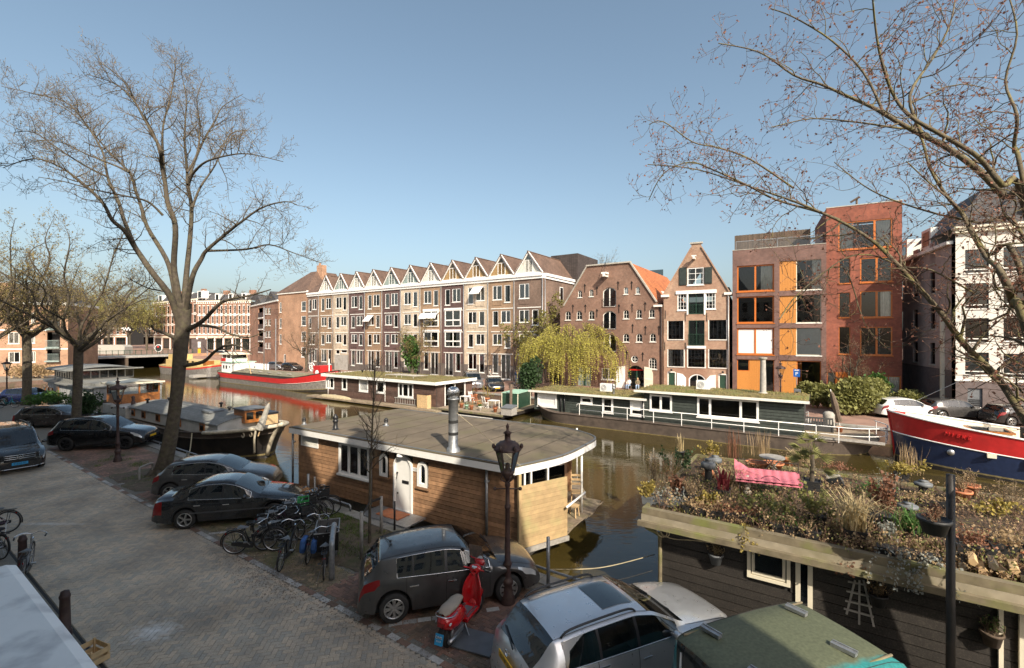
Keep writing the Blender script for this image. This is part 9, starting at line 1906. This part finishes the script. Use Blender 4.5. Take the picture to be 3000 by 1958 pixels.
# people
def skin(par,name,verts,edges,radii,m,root=0,sub=1):
	me = bpy.data.meshes.new(name); me.from_pydata(verts,edges,[]); o = bpy.data.objects.new(name,me); C.objects.link(o); setpar(o,par)
	md = o.modifiers.new('skin','SKIN'); md.use_smooth_shade = True
	for i,r in enumerate(radii): sv_ = me.skin_vertices[0].data[i]; sv_.radius = (r if isinstance(r,tuple) else (r,r)); sv_.use_root = (i == root)
	s = o.modifiers.new('sub','SUBSURF'); s.levels = sub; s.render_levels = sub; me.materials.append(MATS[m]); return o
def person(label,loc,rz,top,legs,hair,pose='stand',h=1.75,shoes='black_cloth'):
	t = thing('person',label,'person',tuple(loc),rz); k = h/1.75
	if pose == 'sit': J = dict(pel=(0,0,.5),hl=(.0,.1,.5),hr=(0,-.1,.5),kl=(.42,.13,.5),kr=(.42,-.13,.5),al=(.45,.13,.08),ar=(.40,-.13,.08),tl=(.56,.14,.03),tr=(.52,-.14,.03),ch=(-.06,0,.9),nk=(-.05,0,1.06),sl=(-.06,.17,1.0),sr=(-.06,-.17,1.0),el=(.02,.24,.74),er=(.02,-.24,.74),wl=(.26,.14,.66),wr=(.26,-.14,.66),hd=(-.01,0,1.2),tp=(0,0,1.29))
	else:
		s = .16 if pose == 'walk' else .02
		J = dict(pel=(0,0,.95),hl=(0,.09,.9),hr=(0,-.09,.9),kl=(s*.7+.03,.1,.5),kr=(-s*.3+.03,-.1,.5),al=(s,.1,.08),ar=(-s*1.5,-.1,.1),tl=(s+.13,.11,.03),tr=(-s*1.5+.12,-.11,.04),ch=(.01,0,1.28),nk=(.02,0,1.47),sl=(0,.19,1.4),sr=(0,-.19,1.4),el=(-.04-s*.3,.25,1.14),er=(.05+s*.3,-.25,1.14),wl=(.14,.18,.98),wr=(.2,-.17,1.0),hd=(.04,0,1.6),tp=(.04,0,1.7))
	J = {a: (x*k,y*k,z*k) for a,(x,y,z) in J.items()}
	for s_ in 'lr': w = Vector(J['w'+s_]); e = Vector(J['e'+s_]); d = (w-e).normalized(); J['p'+s_] = tuple(w+d*.08*k); J['f1'+s_] = tuple(w+d*.17*k+Vector((0,.015,-.02))); J['f2'+s_] = tuple(w+d*.165*k+Vector((0,-.015,-.03))); J['th'+s_] = tuple(w+d*.09*k+Vector((.03,.04 if s_ == 'r' else -.04,.01)))
	names = list(J); ix = {a: i for i,a in enumerate(names)}
	E = [('pel','ch'),('ch','nk'),('nk','hd'),('hd','tp')] + [(a + s_,b + s_) for s_ in 'lr' for a,b in (('h','k'),('k','a'),('a','t'),('s','e'),('e','w'),('w','p'),('p','f1'),('p','f2'),('w','th'))] + [('pel','hl'),('pel','hr'),('ch','sl'),('ch','sr')]
	rad = dict(pel=(.13,.10),ch=(.14,.10),nk=.055,hd=(.085,.095),tp=.06,h=.085,k=.06,a=.042,t=.035,s=.06,e=.045,w=.03,p=(.035,.02),f1=.012,f2=.012,th=.012)
	body = skin(t,'body',[J[a] for a in names],[(ix[a],ix[b]) for a,b in E],[rad.get(a,rad.get(a[:-1],.05)) for a in names],'skin')
	def part(nm,js,es,rs,m): skin(t,nm,[J[a] for a in js],[(js.index(a),js.index(b)) for a,b in es],rs,m)
	part('jacket',['pel','ch','sl','sr','el','er','wl','wr'],[('pel','ch'),('ch','sl'),('ch','sr'),('sl','el'),('sr','er'),('el','wl'),('er','wr')],[(.165,.13),(.18,.135),.09,.09,.068,.068,.05,.05],top)
	part('trousers',['pel','hl','hr','kl','kr','al','ar'],[('pel','hl'),('pel','hr'),('hl','kl'),('hr','kr'),('kl','al'),('kr','ar')],[(.15,.125),.11,.11,.082,.082,.065,.065],legs)
	for s_ in 'lr': a = Vector(J['a'+s_]); MB().ball((a.x+.05,a.y,a.z-.03),.07,8,5,(1.9,.7,.75)).build('shoe',shoes,t,True)
	hd = Vector(J['hd']); MB().ball((hd.x-.022,hd.y,hd.z+.045),.112,12,8,(1,.9,1.0)).build('hair',hair,t,True); MB().ball((hd.x+.1,hd.y,hd.z-.02),.018,6,4,(1,.7,1.4)).build('nose','skin',t,True)
	for s_ in (-1,1): MB().ball((hd.x+.082,hd.y+s_*.035,hd.z+.012),.012,6,4).build('eye','black_paint',t,True); MB().ball((hd.x,hd.y+s_*.098,hd.z-.005),.022,6,4,(.8,.4,1.3)).build('ear','skin',t,True)
	MB().box(hd.x+.088,hd.x+.1,hd.y-.025,hd.y+.025,hd.z-.058,hd.z-.048).build('mouth','red_plastic',t)
	return t
person('man in blue jacket and jeans standing beside the dark bicycles across the water',gp(1514,1124,ZF),R(250),'navy_cloth','denim_pale','hair_grey')
person('person in grey top and black waistcoat walking behind the black hatchback',gp(1436,1121,ZF),R(330),'grey_cloth','black_cloth','hair_grey','walk')
person('person in white top seated left in the warehouse doorway',gp(1842,1141,ZF),R(230),'white_cloth','denim_pale','hair_dark','sit'); person('person in olive top seated right in the warehouse doorway',gp(1868,1142,ZF),R(250),'olive_cloth','denim_pale','hair_blond','sit')
person('pedestrian in dark clothes walking on the street corner beyond the red barge',gp(764,1062,ZF),R(200),'black_cloth','navy_cloth','hair_dark','walk'); person('pedestrian in dark top and blue jeans by the orange brick house',gp(806,1058,ZF),R(250),'olive_cloth','denim','hair_dark','walk')
for u,l in ((1842,'left'),(1868,'right')):
	t = thing('bench','dark low bench under the ' + l + ' seated person at the warehouse door','bench',tuple(gp(u,1141,ZF)),R(240)); MB().box(-.25,.2,-.3,.3,.36,.4).build('seat','timber_dark',t); [MB().box(-.2,-.15,y-.02,y+.02,0,.36).box(.1,.15,y-.02,y+.02,0,.36).build('leg','timber_dark',t) for y in (-.25,.25)]
